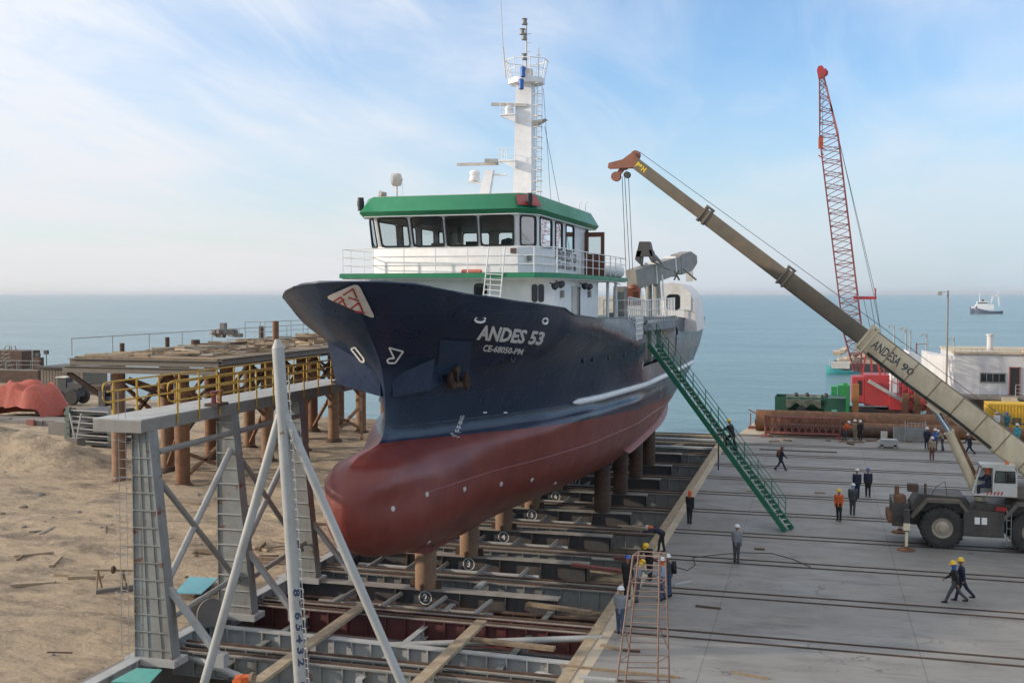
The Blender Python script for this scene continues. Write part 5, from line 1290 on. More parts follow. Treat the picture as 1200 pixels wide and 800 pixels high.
# wheels
def crane_wheel(xc, yc, side):
    w = MB(); R_ = 1.03
    w.lathe((xc, yc, R_), [(.50, -.30), (.80, -.36), (.95, -.34), (1.01, -.26), (1.03, -.12), (1.03, .12), (1.01, .26), (.95, .34), (.80, .36), (.50, .30)], 40, 'Y', cap=False)
    for k in range(26):
        a = 2*math.pi*k/26
        for s in (-1, 1):
            c = Vector((xc+math.cos(a+.06*s)*1.0, yc+s*.17, R_+math.sin(a+.06*s)*1.0))
            M = Matrix.Rotation(-a-.0, 3, 'Y')@Matrix.Rotation(R(24*s), 3, 'X')
            w.box(c, (.10, .36, .09), M)
    t = put('tyre', w, TYRE, wheelroot)
    h = MB(); h.lathe((xc, yc, R_), [(.53, side*.29), (.50, side*.20), (.36, side*.16), (.33, side*.26), (.20, side*.30), (.18, side*.36), (0, side*.38)], 28, 'Y', cap=False)
    put('rim', h, mat('rim_tan', (.42, .36, .28), .6, dirt=(.2, .15, .1), damt=.5), wheelroot)
for xc in (6.07, 10.15):
    for yc, sd3 in ((Y0+.36, -1), (Y1-.36, 1)):
        wheelroot = bpy.data.objects.new('wheel', None); COL.objects.link(wheelroot); wheelroot.parent = MC; OFF[wheelroot.name] = OFF[MC.name]
        crane_wheel(xc, yc, sd3)
    q = MB(); q.cyl((xc, Y0+.3, 1.03), (xc, Y1-.3, 1.03), .2, n=12); q.lathe((xc, 57.8, 1.03), [(0, -.4), (.4, -.2), (.4, .2), (0, .4)], 16, 'Y'); put('axle', q, CHB, MC)
# outriggers
for x in (4.35, 14.9):
    for s, yy in ((-1, 55.75), (1, 59.9)):
        q = MB(); q.bx(x-.16, x+.16, min(yy, 57.8), max(yy, 57.8), 1.25, 1.65); q.bx(x-.13, x+.13, yy-.13, yy+.13, .95, 2.0); put('outrigger_beam', q, CHB, MC)
        q = MB(); q.cyl((x, yy, .1), (x, yy, 1.0), .075, n=12); q.bx(x-.15, x+.15, yy-.16, yy+.16, 1.0, 1.35); put('outrigger_jack', q, CREAM, MC)
        q = MB(); q.lathe((x, yy, .006), [(.42, 0), (.42, .04), (.12, .12), (.12, .2)], 20); put('foot_pad', q, RUST, MC)
q = MB(); q.bx(3.55, 3.75, Y0+.3, Y1-.3, 1.1, 1.5); q.cyl((3.95, Y0+.4, 2.15), (3.95, Y0+.4, 2.95), .11, n=12); q.lathe((4.1, 56.9, 2.15), [(.28, 0), (.3, .3), (.2, .4), (0, .42)], 12); put('bumper', q, RUST, MC)
# turntable and upper works
q = MB(); q.cyl((10.2, 57.8, 2.3), (10.2, 57.8, 2.62), 1.15, n=28); put('turntable', q, CHB, MC)
q = MB(); q.prism([(7.45, Y0+.35, 2.62), (7.6, Y0+.35, 2.78), (9.0, Y0+.35, 2.78), (10.1, Y0+.35, 3.3), (14.2, Y0+.35, 3.3), (14.2, Y0+.35, 2.62)], (0, .12, 0)); q.bx(8.8, 14.2, Y0+.471, Y1-.35, 2.62, 3.2)
q.prism([(11.2, 57.1, 3.2), (14.0, 57.1, 3.2), (14.0, 57.1, 4.3), (12.6, 57.1, 4.5)], (0, .14, 0)); q.prism([(11.2, 58.46, 3.2), (14.0, 58.46, 3.2), (14.0, 58.46, 4.3), (12.6, 58.46, 4.5)], (0, .14, 0))
put('superstructure', q, mat('upper_dust', (.16, .135, .11), .6, dirt=(.08, .06, .05), damt=.5), MC)
q = MB(); q.bx(14.2, 15.6, Y0+.4, Y1-.4, 2.5, 3.7); put('counterweight', q, CREAM, MC)
# cab: white shell with open door and window
CW = mat('cab_white', (.58, .57, .53), .4, dirt=(.32, .27, .2), damt=.3, streak=.3)
cy0, cy1 = 56.35, 57.15; cz0, cz1 = 2.80, 4.22
q = MB()
for yy in (cy0, cy1-.04):
    if yy == cy0:
        q.prism([(8.28, yy, cz0+.001), (9.38, yy, cz0+.001), (9.38, yy, 3.42), (8.28, yy, 3.42)], (0, .04, 0)); q.prism([(8.28, yy, 3.98), (9.3, yy, 3.98), (9.25, yy, cz1), (8.28, yy, cz1)], (0, .04, 0)); q.prism([(8.28, yy, 3.421), (8.37, yy, 3.421), (8.42, yy, 3.979), (8.28, yy, 3.979)], (0, .04, 0)); q.prism([(9.28, yy, 3.421), (9.38, yy, 3.421), (9.32, yy, 3.979), (9.25, yy, 3.979)], (0, .04, 0))
        q.prism([(7.55, yy, cz0+.001), (8.27, yy, cz0+.001), (8.27, yy, cz0+.14), (7.75, yy, cz0+.06)], (0, .04, 0)); q.prism([(7.35, yy, 2.85), (7.42, yy, 2.85), (7.78, yy, 4.2), (7.70, yy, 4.2)], (0, .04, 0)); q.bx(7.7, 8.28, yy, yy+.04, 4.12, cz1)
    else: q.prism([(7.4, yy, cz0), (9.38, yy, cz0), (9.3, yy, cz1), (7.75, yy, cz1)], (0, .04, 0))
q.bx(7.7, 9.3, cy0, cy1, cz1+.001, cz1+.07); q.bx(9.34, 9.38, cy0+.041, cy1-.041, cz0, cz1-.1); q.bx(7.4, 9.38, cy0, cy1, cz0-.05, cz0)
cab = put('cab', q, CW, MC)
q = MB(); q.bx(8.37, 9.3, cy0+.015, cy0+.025, 3.42, 3.98); put('side_window', q, GLASS, cab)
q = MB()
for a, c in (((8.37, 3.43), (9.28, 3.43)), ((8.42, 3.97), (9.25, 3.97)), ((8.37, 3.43), (8.42, 3.97)), ((9.28, 3.43), (9.25, 3.97)), ((8.85, 3.43), (8.85, 3.97))): q.beam((a[0], cy0-.01, a[1]), (c[0], cy0-.01, c[1]), .03, .045, up=(0, 0, 1) if a[1] == c[1] else (1, 0, 0))
put('window_frame', q, BLACK, cab)
q = MB(); q.quad((7.42, cy0+.05, 2.9), (7.42, cy1-.05, 2.9), (7.76, cy1-.05, 4.2), (7.76, cy0+.05, 4.2)); put('windscreen', q, GLASS, cab)
q = MB(); q.bx(8.6, 9.1, 56.5, 57.0, 2.82, 3.2); q.bx(9.0, 9.14, 56.5, 57.0, 3.2, 3.8); put('seat', q, BLACK, cab)
q = MB()
for k in range(5):
    x = 8.0+k*.16; q.prism([(x, cy0-.006, cz0+.02), (x+.07, cy0-.006, cz0+.02), (x+.13, cy0-.006, cz0+.15+.01*k), (x+.06, cy0-.006, cz0+.15+.01*k)], (0, .004, 0))
put('red_stripes', q, ORANGE if False else mat('stripe_red', (.4, .03, .03), .5), cab)
q = MB(); q.lathe((8.95, 56.6, cz1+.07), [(.08, 0), (.08, .1), (.05, .16), (0, .17)], 12); put('beacon', q, ORANGE, cab)
# boom: four telescoping sections
T = at(743, 190, y=58.3); B = at(1172, 517, y=57.6); bd_ = (B-T).normalized(); Bend = T+bd_*((B-T).length+6.0)
up_ = Vector((0, 0, 1)); bs = bd_.cross(up_).normalized(); bu = bs.cross(bd_)
if bu.z < 0: bu = -bu
def bp(px_): # distance along boom of photo column px_
    best = min(range(0, 4001), key=lambda i: abs(proj_x(T+bd_*((Bend-T).length*i/4000))-px_)); return (Bend-T).length*best/4000
def proj_x(p):
    fw = Vector((-math.sin(YAW)*math.cos(PIT), math.cos(YAW)*math.cos(PIT), -math.sin(PIT))); rt = Vector((math.cos(YAW), math.sin(YAW), 0)); v = p-Vector((0, 0, H)); return 600+F*v.dot(rt)/v.dot(fw)
s1, s2, s3 = bp(823), bp(917), bp(1012); LL = (Bend-T).length
secs = [(0, s1+.5, .30, .25, OLIVE), (s1, s2+.5, .37, .31, OLIVE), (s2, s3+.5, .44, .37, OLIVE), (s3, LL, .62, .46, CREAM)]
root = None
for i, (a, c, hh, ww, m_) in enumerate(secs):
    q = MB(); P_ = T+bd_*a; Q_ = T+bd_*c
    def ringat(p, hh, ww):
        ch = .25*ww
        return [p+bs*x*ww+bu*z*hh for x, z in ((-1, -1+ch/hh), (-1+.25, -1), (1-.25, -1), (1, -1+ch/hh), (1, 1), (-1, 1))]
    A_, B_ = ringat(P_, hh, ww), ringat(Q_, hh*(1.0 if i < 3 else 1.0), ww)
    q.add(A_+B_, [tuple(range(6))[::-1], tuple(range(6, 12))]+[(k, (k+1) % 6, 6+(k+1) % 6, 6+k) for k in range(6)])
    sec = put('boom_section', q, m_, MC)
    if i:
        q = MB(); e = P_
        for s_ in (.0, .32): q.beam(e+bd_*s_-bu*(hh+.05), e+bd_*s_+bu*(hh+.08), ww*2+.12, .09, up=bd_) if False else q.box(e+bd_*s_, (.10, ww*2+.12, hh*2+.14), Matrix((bd_, bs, bu)).transposed())
        q.box(e+bd_*.16+bu*(hh+.12), (.5, ww, .12), Matrix((bd_, bs, bu)).transposed())
        put('collar', q, OLIVE if i < 3 else CREAM, sec)
    if i == 3:
        q = MB(); x = a+1.5
        while x < c: q.box(T+bd_*x, (.05, ww*2+.05, hh*2+.04), Matrix((bd_, bs, bu)).transposed()); x += 1.35
        put('rib', q, mat('rib_brown', (.26, .17, .09), .7, dirt=(.15, .09, .05), damt=.5), sec); q = MB(); q.box(T+bd_*((a+c)/2)+bu*(hh+.03), (c-a-.3, ww*1.2, .05), Matrix((bd_, bs, bu)).transposed()); q.cyl(T+bd_*(a+1)-bs*(ww*.0+ww+.03)-bu*.15*0, T+bd_*c-bs*(ww+.03), .022, n=6); put('top_strip', q, OLIVE, sec)
# side writing (camera side of boom)
fs_ = -bs if (-bs).y < 0 else bs
def boom_text(body, s, size, sec_w, m_, width, dz=0, name='boom_lettering', bold=.01):
    vs, fs = text_mesh(body, size, sub=0, bold=bold); wv = max(v.x for v in vs)-min(v.x for v in vs); q = MB(); k = width/wv
    q.add([T+bd_*(s+v.x*k)+bu*(v.y+dz)+fs_*(sec_w+.012) for v in vs], fs); put(name, q, m_, MC)
boom_text('ANDESA', (bp(1023)+bp(1052))/2-.0, .66, .46, LETTER_D, bp(1052)-bp(1021), .05)
boom_text('90', (bp(1058)+bp(1066))/2, .5, .46, LETTER_D, .65, .05, bold=.012)
boom_text('P&H', bp(752), .36, .25, mat('lettering_yellow', (.75, .52, .03), .5), .62, .0, 'tip_lettering', .02)
# boom head
HD = mat('head_rust', (.30, .12, .075), .7, dirt=(.14, .07, .05), damt=.5)
q = MB()
for s_ in (-.2, .2):
    q.prism([T+bs*s_+bd_*.15+bu*.30, T+bs*s_-bd_*.35+bu*.38, T+bs*s_-bd_*.55-bu*.25, T+bs*s_-bd_*1.05-bu*.85, T+bs*s_-bd_*.9-bu*1.1, T+bs*s_-bd_*.2-bu*.55, T+bs*s_+bd_*.15-bu*.30], bs*.05)
head = put('boom_head', q, HD, MC)
sheaves = []
for c_, r_ in ((T-bd_*.15+bu*.33, .26), (T-bd_*.30-bu*.45, .24), (at(722, 207, y=58.3), .26), (at(735, 205, y=58.3), .18)):
    q = MB(); q.lathe(c_, [(r_, -.14), (r_-.05, -.08), (r_, -.02), (r_-.05, .04), (r_, .12)], 18, bs); put('sheave', q, HD if r_ > .2 else DARK, head)
q = MB(); q.beam(at(722, 207, y=58.3)-fs_*.1, T-bd_*.3-bu*.2, .12, .25); put('jib_arm', q, HD, head)
for x0_, x1_ in ((729, 733.5), (732, 738), (736.5, 741.5)):
    a = at(x0_, 207, y=58.3); e = at(x1_, 316, y=61.8); q = MB(); q.cyl(a, e, .018, n=5); put('hoist_cable', q, DARK, MC)
q = MB(); q.cyl(T-bd_*.1+bu*.6, T+bd_*s3+bu*.95, .015, n=5); q.cyl(T+bd_*s3+bu*.95, Bend+bu*1.1, .015, n=5); put('luffing_cable', q, DARK, MC)
# lift cylinder
c0 = at(1094, 478, y=57.6); c1 = at(1113, 507, y=57.6); c2 = at(1150, 588, y=57.6)
q = MB(); q.cyl(c0, c1+(c1-c0)*.1, .16, n=16); put('piston_rod', q, CHROME, MC)
q = MB(); q.cyl(c1, c2, .24, n=18); q.cyl(c1-(c1-c0).normalized()*.1, c1, .28, n=18); put('lift_cylinder', q, CREAM, MC)
q = MB(); q.beam(c1+Vector((.25, -.1, 0)), c2+Vector((.2, -.1, .3)), .10, .16); put('hose_guard', q, RUST, MC)
q = MB(); q.box(c0+bu*.1, (.7, .6, .4), Matrix((bd_, bs, bu)).transposed()); put('cylinder_bracket', q, CREAM, MC)

# ================================================================ LATTICE CRANE on the far quay
LC = thing('lattice_crane', 'tall red lattice boom crane standing on the far quay behind the green shed', 'crane', (5, 108, 0))
def wp(x, y, Y=108): return at(x, y, y=Y)
q = MB(); a = wp(998, 470); c = wp(1013, 441); q.bx(a.x, c.x-.03, 107, 110, 2.2, c.z); put('cab', q, RED, LC)
q = MB(); q.bx(a.x+.5, a.x+.85, 106.97, 106.999, 3.0, c.z-.3); put('cab_window', q, BLACK, LC)
q = MB(); q.bx(c.x, c.x+2.2, 107, 110.5, 2.0, 4.9); q.bx(c.x+2.2, c.x+5.5, 106.8, 110.6, 1.7, 3.0); q.bx(c.x+3.2, c.x+5.3, 107.2, 110, 3.0, 4.2); put('machinery_house', q, RED, LC)
q = MB()
for k in range(6): x = c.x+2.4+k*.5; q.cyl((x, 106.9, 3.0), (x, 106.9, 5.4-.35*k), .05, n=6)
q.beam((c.x+1.8, 106.9, 5.6), (c.x+5.4, 106.9, 3.4), .08, .08); q.beam((c.x+1.8, 106.9, 4.6), (c.x+5.4, 106.9, 3.0), .08, .08)
q.beam(wp(1022, 435), wp(1018, 395), .18, .18); q.beam(wp(1032, 440), wp(1020, 390), .18, .18); q.beam(wp(1010, 440), wp(1020, 390), .14, .14); q.beam(wp(1040, 445), wp(1022, 398), .12, .12); put('gantry', q, RED, LC)
q = MB(); q.beam(wp(1018, 446, 106.4), wp(1062, 472, 106.4), .6, .3); put('stair_ramp', q, GREY_L, LC)
q = MB(); q.bx(3.2, 9.2, 106.6, 107.6, .3, 1.6); q.bx(3.2, 9.2, 110, 111, .3, 1.6)
for k in range(9): q.cyl((3.6+k*.65, 106.5, .75), (3.6+k*.65, 106.6, .75), .28, n=12)
put('crawler_track', q, DARK, LC)
q = MB(); Fb = wp(1005, 436, 108.6); Tb = wp(963, 92, 108.6); d = (Tb-Fb).normalized(); s_ = Vector((0, 1, 0)); u_ = d.cross(s_).normalized(); Lb = (Tb-Fb).length
def wid(t): return .3+(.85-.3)*min(1, t/.14) if t < .14 else (.85 if t < .80 else .85+(.22-.85)*(t-.80)/.2)
n = 46; prev = None
for k in range(n+1):
    t = k/n; w = wid(t); c = Fb+d*Lb*t; cs_ = [c+u_*a*w+s_*b_*w for a, b_ in ((-1, -1), (1, -1), (1, 1), (-1, 1))]
    if prev:
        for i in range(4): q.beam(prev[i], cs_[i], .11, .11)
        for i in range(4):
            j = (i+1) % 4
            q.beam(prev[i] if k % 2 else prev[j], cs_[j] if k % 2 else cs_[i], .06, .06)
            if k % 2: q.beam(cs_[i], cs_[j], .05, .05)
    prev = cs_
put('lattice_boom', q, REDL, LC)
q = MB(); 
for s2_ in (-.3, .3): q.prism([Tb+s_*s2_-u_*.3, Tb+s_*s2_+u_*.3, Tb+s_*s2_+u_*.35+d*.9, Tb+s_*s2_-u_*.55+d*.8], s_*.06)
q.lathe(Tb-u_*.35+d*.45, [(.3, -.2), (.24, 0), (.3, .2)], 16, 'Y'); q.lathe(Tb+d*.9, [(.3, -.2), (.24, 0), (.3, .2)], 16, 'Y'); put('boom_tip', q, RED, LC)
q = MB(); hb = wp(962, 160, 108.2); ht = Tb-u_*.6*(1 if (Tb-u_*.6).x < Tb.x else -1)
for dx in (-.08, .12): q.cyl(Vector((hb.x+dx, hb.y, hb.z)), Vector((hb.x+dx+.05, hb.y, Tb.z+.4)), .02, n=4)
put('hoist_rope', q, DARK, LC)
q = MB(); q.box(hb+Vector((0, 0, -.6)), (.45, .3, 1.1)); q.tube([hb+Vector((0, 0, -1.1)), hb+Vector((.1, 0, -1.5)), hb+Vector((.25, 0, -1.7)), hb+Vector((.0, 0, -1.95)), hb+Vector((-.2, 0, -1.75))], .07, n=6); put('hook_block', q, ORANGE, LC)
q = MB(); b0 = wp(1000, 349, 108.6); b1 = wp(1027, 349, 108.6); q.beam(b0, b1, .5, .28); q.cyl(b1+Vector((-.1, 0, 0)), b1+Vector((-.1, 0, .9)), .07, n=6); put('spreader_bar', q, RED, LC)
q = MB()
for k, (p0, p1) in enumerate((((967, 95), (1026, 345)), ((969, 100), (1024, 346)), ((1026, 350), (1033, 395)), ((1020, 350), (1028, 398)), ((1012, 350), (1022, 395)), ((1024, 350), (1032, 388)))): q.cyl(wp(*p0, 108.7), wp(*p1, 108.7), .022, n=4)
put('pendant_rope', q, DARK, LC)

# ================================================================ QUAY CLUTTER
def cylx(x0, x1, y, z, r, m_, nm, lb, cat, n=28, hollow=True):
    q = MB(); q.lathe((x0, y, z), [(r-.04, .5), (r-.04, 0), (r, 0), (r, x1-x0), (r-.04, x1-x0), (r-.04, x1-x0-.5)], n, 'X')
    return single(nm, q, m_, lb, cat, (x0, y, z-r))
p0 = at(886, 505, y=101.5)
cylx(p0.x, p0.x+19.5, 101.5, .98, .95, RUST, 'steel_pipe', 'very large rusty steel pipe lying along the quay behind the red truss', 'pipe')
cylx(p0.x+1.3, p0.x+14.0, 99.0, .52, .5, RUSTD, 'steel_pipe', 'thinner dark rusty pipe lying just behind the red truss', 'pipe')
p1 = at(1012, 512, y=99.4); cylx(p1.x, p1.x+18, 99.9, .6, .58, RUST, 'steel_pipe', 'brown pipe lying behind the grey panels and group of workers', 'pipe')
# red truss
TL, TRr = at(897, 512, y=97.6), at(984, 512, y=97.6)
q = MB(); zt_, zb_ = 1.75, .35
for yy in (97.2, 98.0):
    for z in (zb_, zt_): q.cyl((TL.x, yy, z), (TRr.x, yy, z), .07, n=6)
    n = 11
    for k in range(n):
        x0_, x1_ = TL.x+(TRr.x-TL.x)*k/n, TL.x+(TRr.x-TL.x)*(k+1)/n; xm = (x0_+x1_)/2
        q.cyl((x0_, yy, zb_), (xm, yy, zt_), .045, n=5); q.cyl((xm, yy, zt_), (x1_, yy, zb_), .045, n=5)
for k in range(12): x = TL.x+(TRr.x-TL.x)*k/11; q.cyl((x, 97.2, zt_), (x, 98, zt_), .04, n=5); q.cyl((x, 97.2, zb_), (x, 98, zb_), .04, n=5)
for x in (TL.x, TRr.x):
    for yy in (97.1, 98.1): q.cyl((x, yy, 0.02), (x, yy, zt_+.1), .08, n=6)
    q.bx(x-.35, x+.35, 96.9, 98.3, .01, .1)
single('truss_section', q, TRUSS, 'rusty red lattice truss section lying in front of the big pipe', 'truss', (TL.x, 97.6, 0))
# dark green open container with tarp
gx0, gx1 = at(908, 480, y=104.5).x, at(991, 480, y=104.5).x
r = thing('green_container', 'dark green open sided container with sagging canvas on the quay', 'container', (gx0, 104.5, 0))
DG = mat('container_green', (.012, .085, .05), .5, dirt=(.05, .06, .05), damt=.4)
q = MB(); q.bx(gx0, gx1, 107.2, 107.3, 0.02, 2.9); q.bx(gx0, gx0+.1, 104.5, 107.2, .02, 2.9); q.bx(gx1-1.9, gx1, 104.5, 107.2, .02, 2.85); q.bx(gx0, gx1-1.9, 104.5, 104.6, 2.7, 2.86); q.bx(gx0, gx0+1.2, 104.45, 104.499, .02, 2.8); put('shell', q, DG, r)
q = MB()
for k in range(14):
    u = k/13; x0_ = gx0+1.0+u*(gx1-3.2-gx0)
    if k: q.quad((xp, 104.3, zp), (x0_, 104.3, 2.8-.35*math.sin(u*9)**2), (x0_, 104.4, 2.35-.5*math.sin(u*7+1)**2), (xp, 104.4, zq)); q.quad((xp, 104.3, zp), (x0_, 104.3, 2.8-.35*math.sin(u*9)**2), (x0_, 106.5, 2.95), (xp, 106.5, 2.95))
    xp = x0_; zp = 2.8-.35*math.sin(u*9)**2; zq = 2.35-.5*math.sin(u*7+1)**2
put('canvas', q, mat('canvas_grey', (.14, .16, .12), .9, dirt=(.06, .06, .05), damt=.6), r)
q = MB(); q.add([(gx0+.6, 104.2, .02), (gx0+4.2, 104.2, .02), (gx0+2.4, 104.3, 2.2), (gx0+.6, 106, .02), (gx0+4.2, 106, .02), (gx0+2.4, 106, 2.2)], [(0, 1, 2), (3, 5, 4), (0, 2, 5, 3), (1, 4, 5, 2)]); put('tent_flap', q, BLACK, r)
q = MB(); q.box((gx1-1.0, 104.46, 1.5), (.5, .03, .6)); put('door_patch', q, TEAL, r)
for k, x in enumerate((gx0+1.9, gx0+2.9, gx0+4.6)): q = MB(); q.lathe((x, 105, 2.9), [(.2, 0), (.25, .1), (.15, .35), (0, .4)], 10); single('scrap_drum', q, DARK, 'dark lump on top of the green container, %s from the left' % ORD[k], 'drum', (x, 105, 2.9), 'lumps on the container roof')
GC2 = mat('bright_green', (.02, .30, .09), .5, dirt=(.03, .12, .05), damt=.3)
q = MB(); a = at(974, 466, y=110); c = at(981, 453, y=110); q.bx(a.x, c.x, 110, 112, .02, c.z); single('green_cabinet', q, GC2, 'narrow bright green cabinet beside the red crane', 'cabinet', (a.x, 110, 0))
q = MB(); a = at(982, 466, y=110); c = at(996, 453, y=110); q.bx(a.x, c.x, 110, 112, .02, c.z+.1); q.bx(a.x+.55, c.x-.05, 109.96, 109.999, .1, c.z-.1); q.bx(a.x+.5, c.x-.2, 110.6, 111.2, c.z+.1, c.z+.3); single('green_cabinet', q, [GC2], 'wide green cabinet with a shaded front beside the red crane', 'cabinet', (a.x, 110, 0))
q = MB(); a = at(877, 492, y=103); 
for k in range(3): q.cyl((a.x+.2+k*.55, 103, .02), (a.x+.2+k*.55, 103, 1.4-.2*k), .05, n=6)
q.beam((a.x, 103, 1.75), (a.x+1.9, 103, .8), .1, .1); q.lathe((a.x+.9, 103, .6), [(.4, -.3), (.25, -.28), (.25, .28), (.4, .3)], 14, 'X'); q.bx(a.x, a.x+1.8, 102.6, 103.4, .02, .2); single('hand_winch', q, TRUSS, 'small reddish winch frame at the left end of the big pipe', 'winch', (a.x, 103, 0))
# grey panels, sign, box
r = thing('panel_fence', 'grey sheet panels on a frame beside the group of workers', 'fence', (at(1047, 520, y=97).x, 97, 0)); a, c = at(1047, 520, y=97), at(1084, 520, y=97)
q = MB(); q.bx(a.x, c.x, 97, 97.05, .05, 1.25); put('panel', q, GREY, r)
q = MB()
for x in (a.x, a.x+.9, c.x): q.cyl((x, 96.95, 0.01), (x, 96.95, 1.75 if x > a.x else 1.3), .04, n=6)
for k in range(6): q.cyl((a.x+1.1+k*.3, 97, 1.25), (a.x+1.1+k*.3, 97, 1.6), .025, n=5)
q.cyl((a.x+1.1, 97, 1.6), (c.x, 97, 1.6), .025, n=5); put('frame', q, GREY_L, r)
q = MB(); a = at(1036, 510, y=98.2); q.box((a.x, 98.2, a.z), (.55, .05, .75)); q.cyl((a.x, 98.25, .01), (a.x, 98.25, a.z-.3), .04, n=6); single('sign_board', q, LOGO, 'small cream sign board in front of the pipes', 'sign', (a.x, 98.2, 0))
a = at(1041, 524, z=0); q = MB(); q.bx(a.x-.75, a.x+.75, a.y-.4, a.y+.4, .12, .55); q.bx(a.x-.6, a.x+.65, a.y-.42, a.y+.42, .56, .68); q.cyl((a.x-.5, a.y-.4, .14), (a.x-.5, a.y+.4, .14), .14, n=12); q.cyl((a.x+.5, a.y-.4, .14), (a.x+.5, a.y+.4, .14), .14, n=12); single('welding_set', q, GREY_L, 'low grey wheeled welding set on the slab before the pipes', 'machine', (a.x, a.y, 0))
# rusty posts and frames around the lattice crane
for i, (px_, ytop, ybot) in enumerate(((1003, 450, 497), (1061, 461, 497), (1075, 461, 497), (1090, 470, 500))):
    a = at(px_, ytop, y=105); q = MB(); q.bx(a.x-.28, a.x+.28, 104.8, 105.3, .02, a.z); q.bx(a.x-.4, a.x+.4, 104.7, 105.4, .01, .08); single('rusty_post', q, RUST if i else mat('rust_orange', (.32, .15, .05), .8), 'rusty square post by the red crane, %s from the left' % ORD[i], 'post', (a.x, 105, 0), 'rusty square posts by the red crane')
r = thing('scrap_tangle', 'tangle of orange rusty frames beneath the crane ramp', 'frame', (at(1080, 490, y=105).x, 105, 0)); q = MB(); random.seed(4)
for k in range(16):
    a = at(1062+random.random()*44, 462+random.random()*30, y=104.5+random.random()*1.5); b2 = a+Vector((random.uniform(-1.8, 1.8), 0, random.uniform(-.9, .9))); b2.z = max(.1, b2.z); a.z = max(.1, a.z); q.beam(a, b2, .10, .12)
q.bx(at(1030, 490, y=105).x, at(1046, 490, y=105).x, 104.9, 105, 1.7, 1.8)
for px_ in (1030, 1046): x = at(px_, 490, y=105).x; q.bx(x-.05, x+.05, 104.9, 105, .02, 1.8)
q.bx(at(1020, 490, y=106).x, at(1058, 490, y=106).x, 105.9, 106.4, .02, .5); put('bar', q, RUST, r)
q = MB(); a = at(1008, 490, y=105.6); c = at(1056, 478, y=105.6); q.bx(a.x, c.x, 105.6, 107, .02, 1.5); single('dark_float', q, BLACK, 'long black float lying under the red crane', 'float', (a.x, 105.6, 0))
# clutter heaps along the pipes
random.seed(11)
for k in range(14):
    px_ = random.uniform(905, 1100); a = at(px_, random.uniform(514, 520), z=.05); ln = random.uniform(.4, 1.6); an = random.uniform(-1.2, 1.2); d = Vector((math.cos(an), math.sin(an), 0))*ln/2
    q = MB(); q.beam(a-d, a+d, random.uniform(.06, .25), random.uniform(.05, .18)); single('offcut', q, random.choice([RUST, WOOD, RUSTD, GREY_L]), 'small steel or timber offcut lying on the apron before the pipes', 'offcut', (a.x, a.y, 0), 'offcuts scattered before the pipes')
# debris on the slab
for i, (px_, py_, ln, an, w_, m_, lb) in enumerate(((830, 711, 1.0, -6, .12, RUSTD, 'short rusty bar on the slab, nearer of the two below the bare slab middle'), (890, 643, .5, 0, .14, RUSTD, 'small dark block on the slab beside the grey shirted worker'), (800, 683, 1.0, 50, .12, GREY_L, 'short steel bar on the slab beside the backpack worker'), (961, 577, .6, 15, .25, WOOD, 'brown block on the slab left of the orange vest worker'), (886, 575, 1.2, 0, .3, WOOD_L, 'tan board under the lower gangway'), (935, 528, 6.0, -1, .2, RUSTD, 'long dark bar lying on the far slab behind the backpack walker'), (725, 786, 4.0, -1, .12, WOOD, 'rusty timber batten beside the scaffold foot'), (740, 762, .6, 0, .12, RUSTD, 'dark offcut under the scaffold'), (716, 758, .8, -20, .2, WOOD, 'brown tool roll on the slab beside the scaffold'), (880, 791, 1.2, -12, .06, WOOD, 'thin tan stick on the slab near the bottom edge'), (700, 795, 1.2, 2, .2, GREY_L, 'grey flat bar on the slab corner at the bottom edge'))):
    a = at(px_, py_, z=.03); d = Vector((math.cos(R(an)), math.sin(R(an)), 0))*ln/2; q = MB(); q.beam(a-d, a+d, w_, .07); single('loose_bar', q, m_, lb, 'bar', (a.x, a.y, 0))
q = MB(); pts = [at(x, y, z=.02) for x, y in ((792, 664), (806, 668), (815, 661), (812, 653), (835, 650), (870, 647), (905, 648), (930, 655), (950, 664))]; q.tube(pts, .018, n=5); single('hose', q, BLACK, 'thin black hose curling over the slab behind the workers', 'hose', tuple(pts[0]))
# yellow container
r = thing('yellow_container', 'yellow corrugated shipping container at the right edge of the quay', 'container', (14, 99.5, 0)); a = at(1161, 478, y=101.8)
q = MB(); x0_, x1_ = a.x, a.x+7; q.bx(x0_, x1_, 103.4, 105.8, .3, 2.85)
k = x0_+.15
while k < x1_-.2: q.bx(k, k+.12, 103.34, 103.399, .42, 2.72); k += .26
q.bx(x0_, x1_, 103.32, 103.399, 2.73, 2.87); q.bx(x0_, x1_, 103.32, 103.399, .28, .41); q.bx(x0_-.01, x0_+.12, 103.3, 103.399, .3, 2.86); put('shell', q, YELLOWC, r)
c = at(1193, 494, y=103.3); text_part('lettering', 'ELLA', .75, (c.x+.6, 103.32, c.z), (1, 0, 0), (0, 0, 1), LETTER_D, r, width=2.2, sub=0, bold=.03)
c = at(1175, 490, y=103.3); q = MB(); q.box((c.x, 103.31, c.z), (.7, .03, .9)); put('emblem_panel', q, mat('panel_grey', (.35, .3, .2), .5), r)
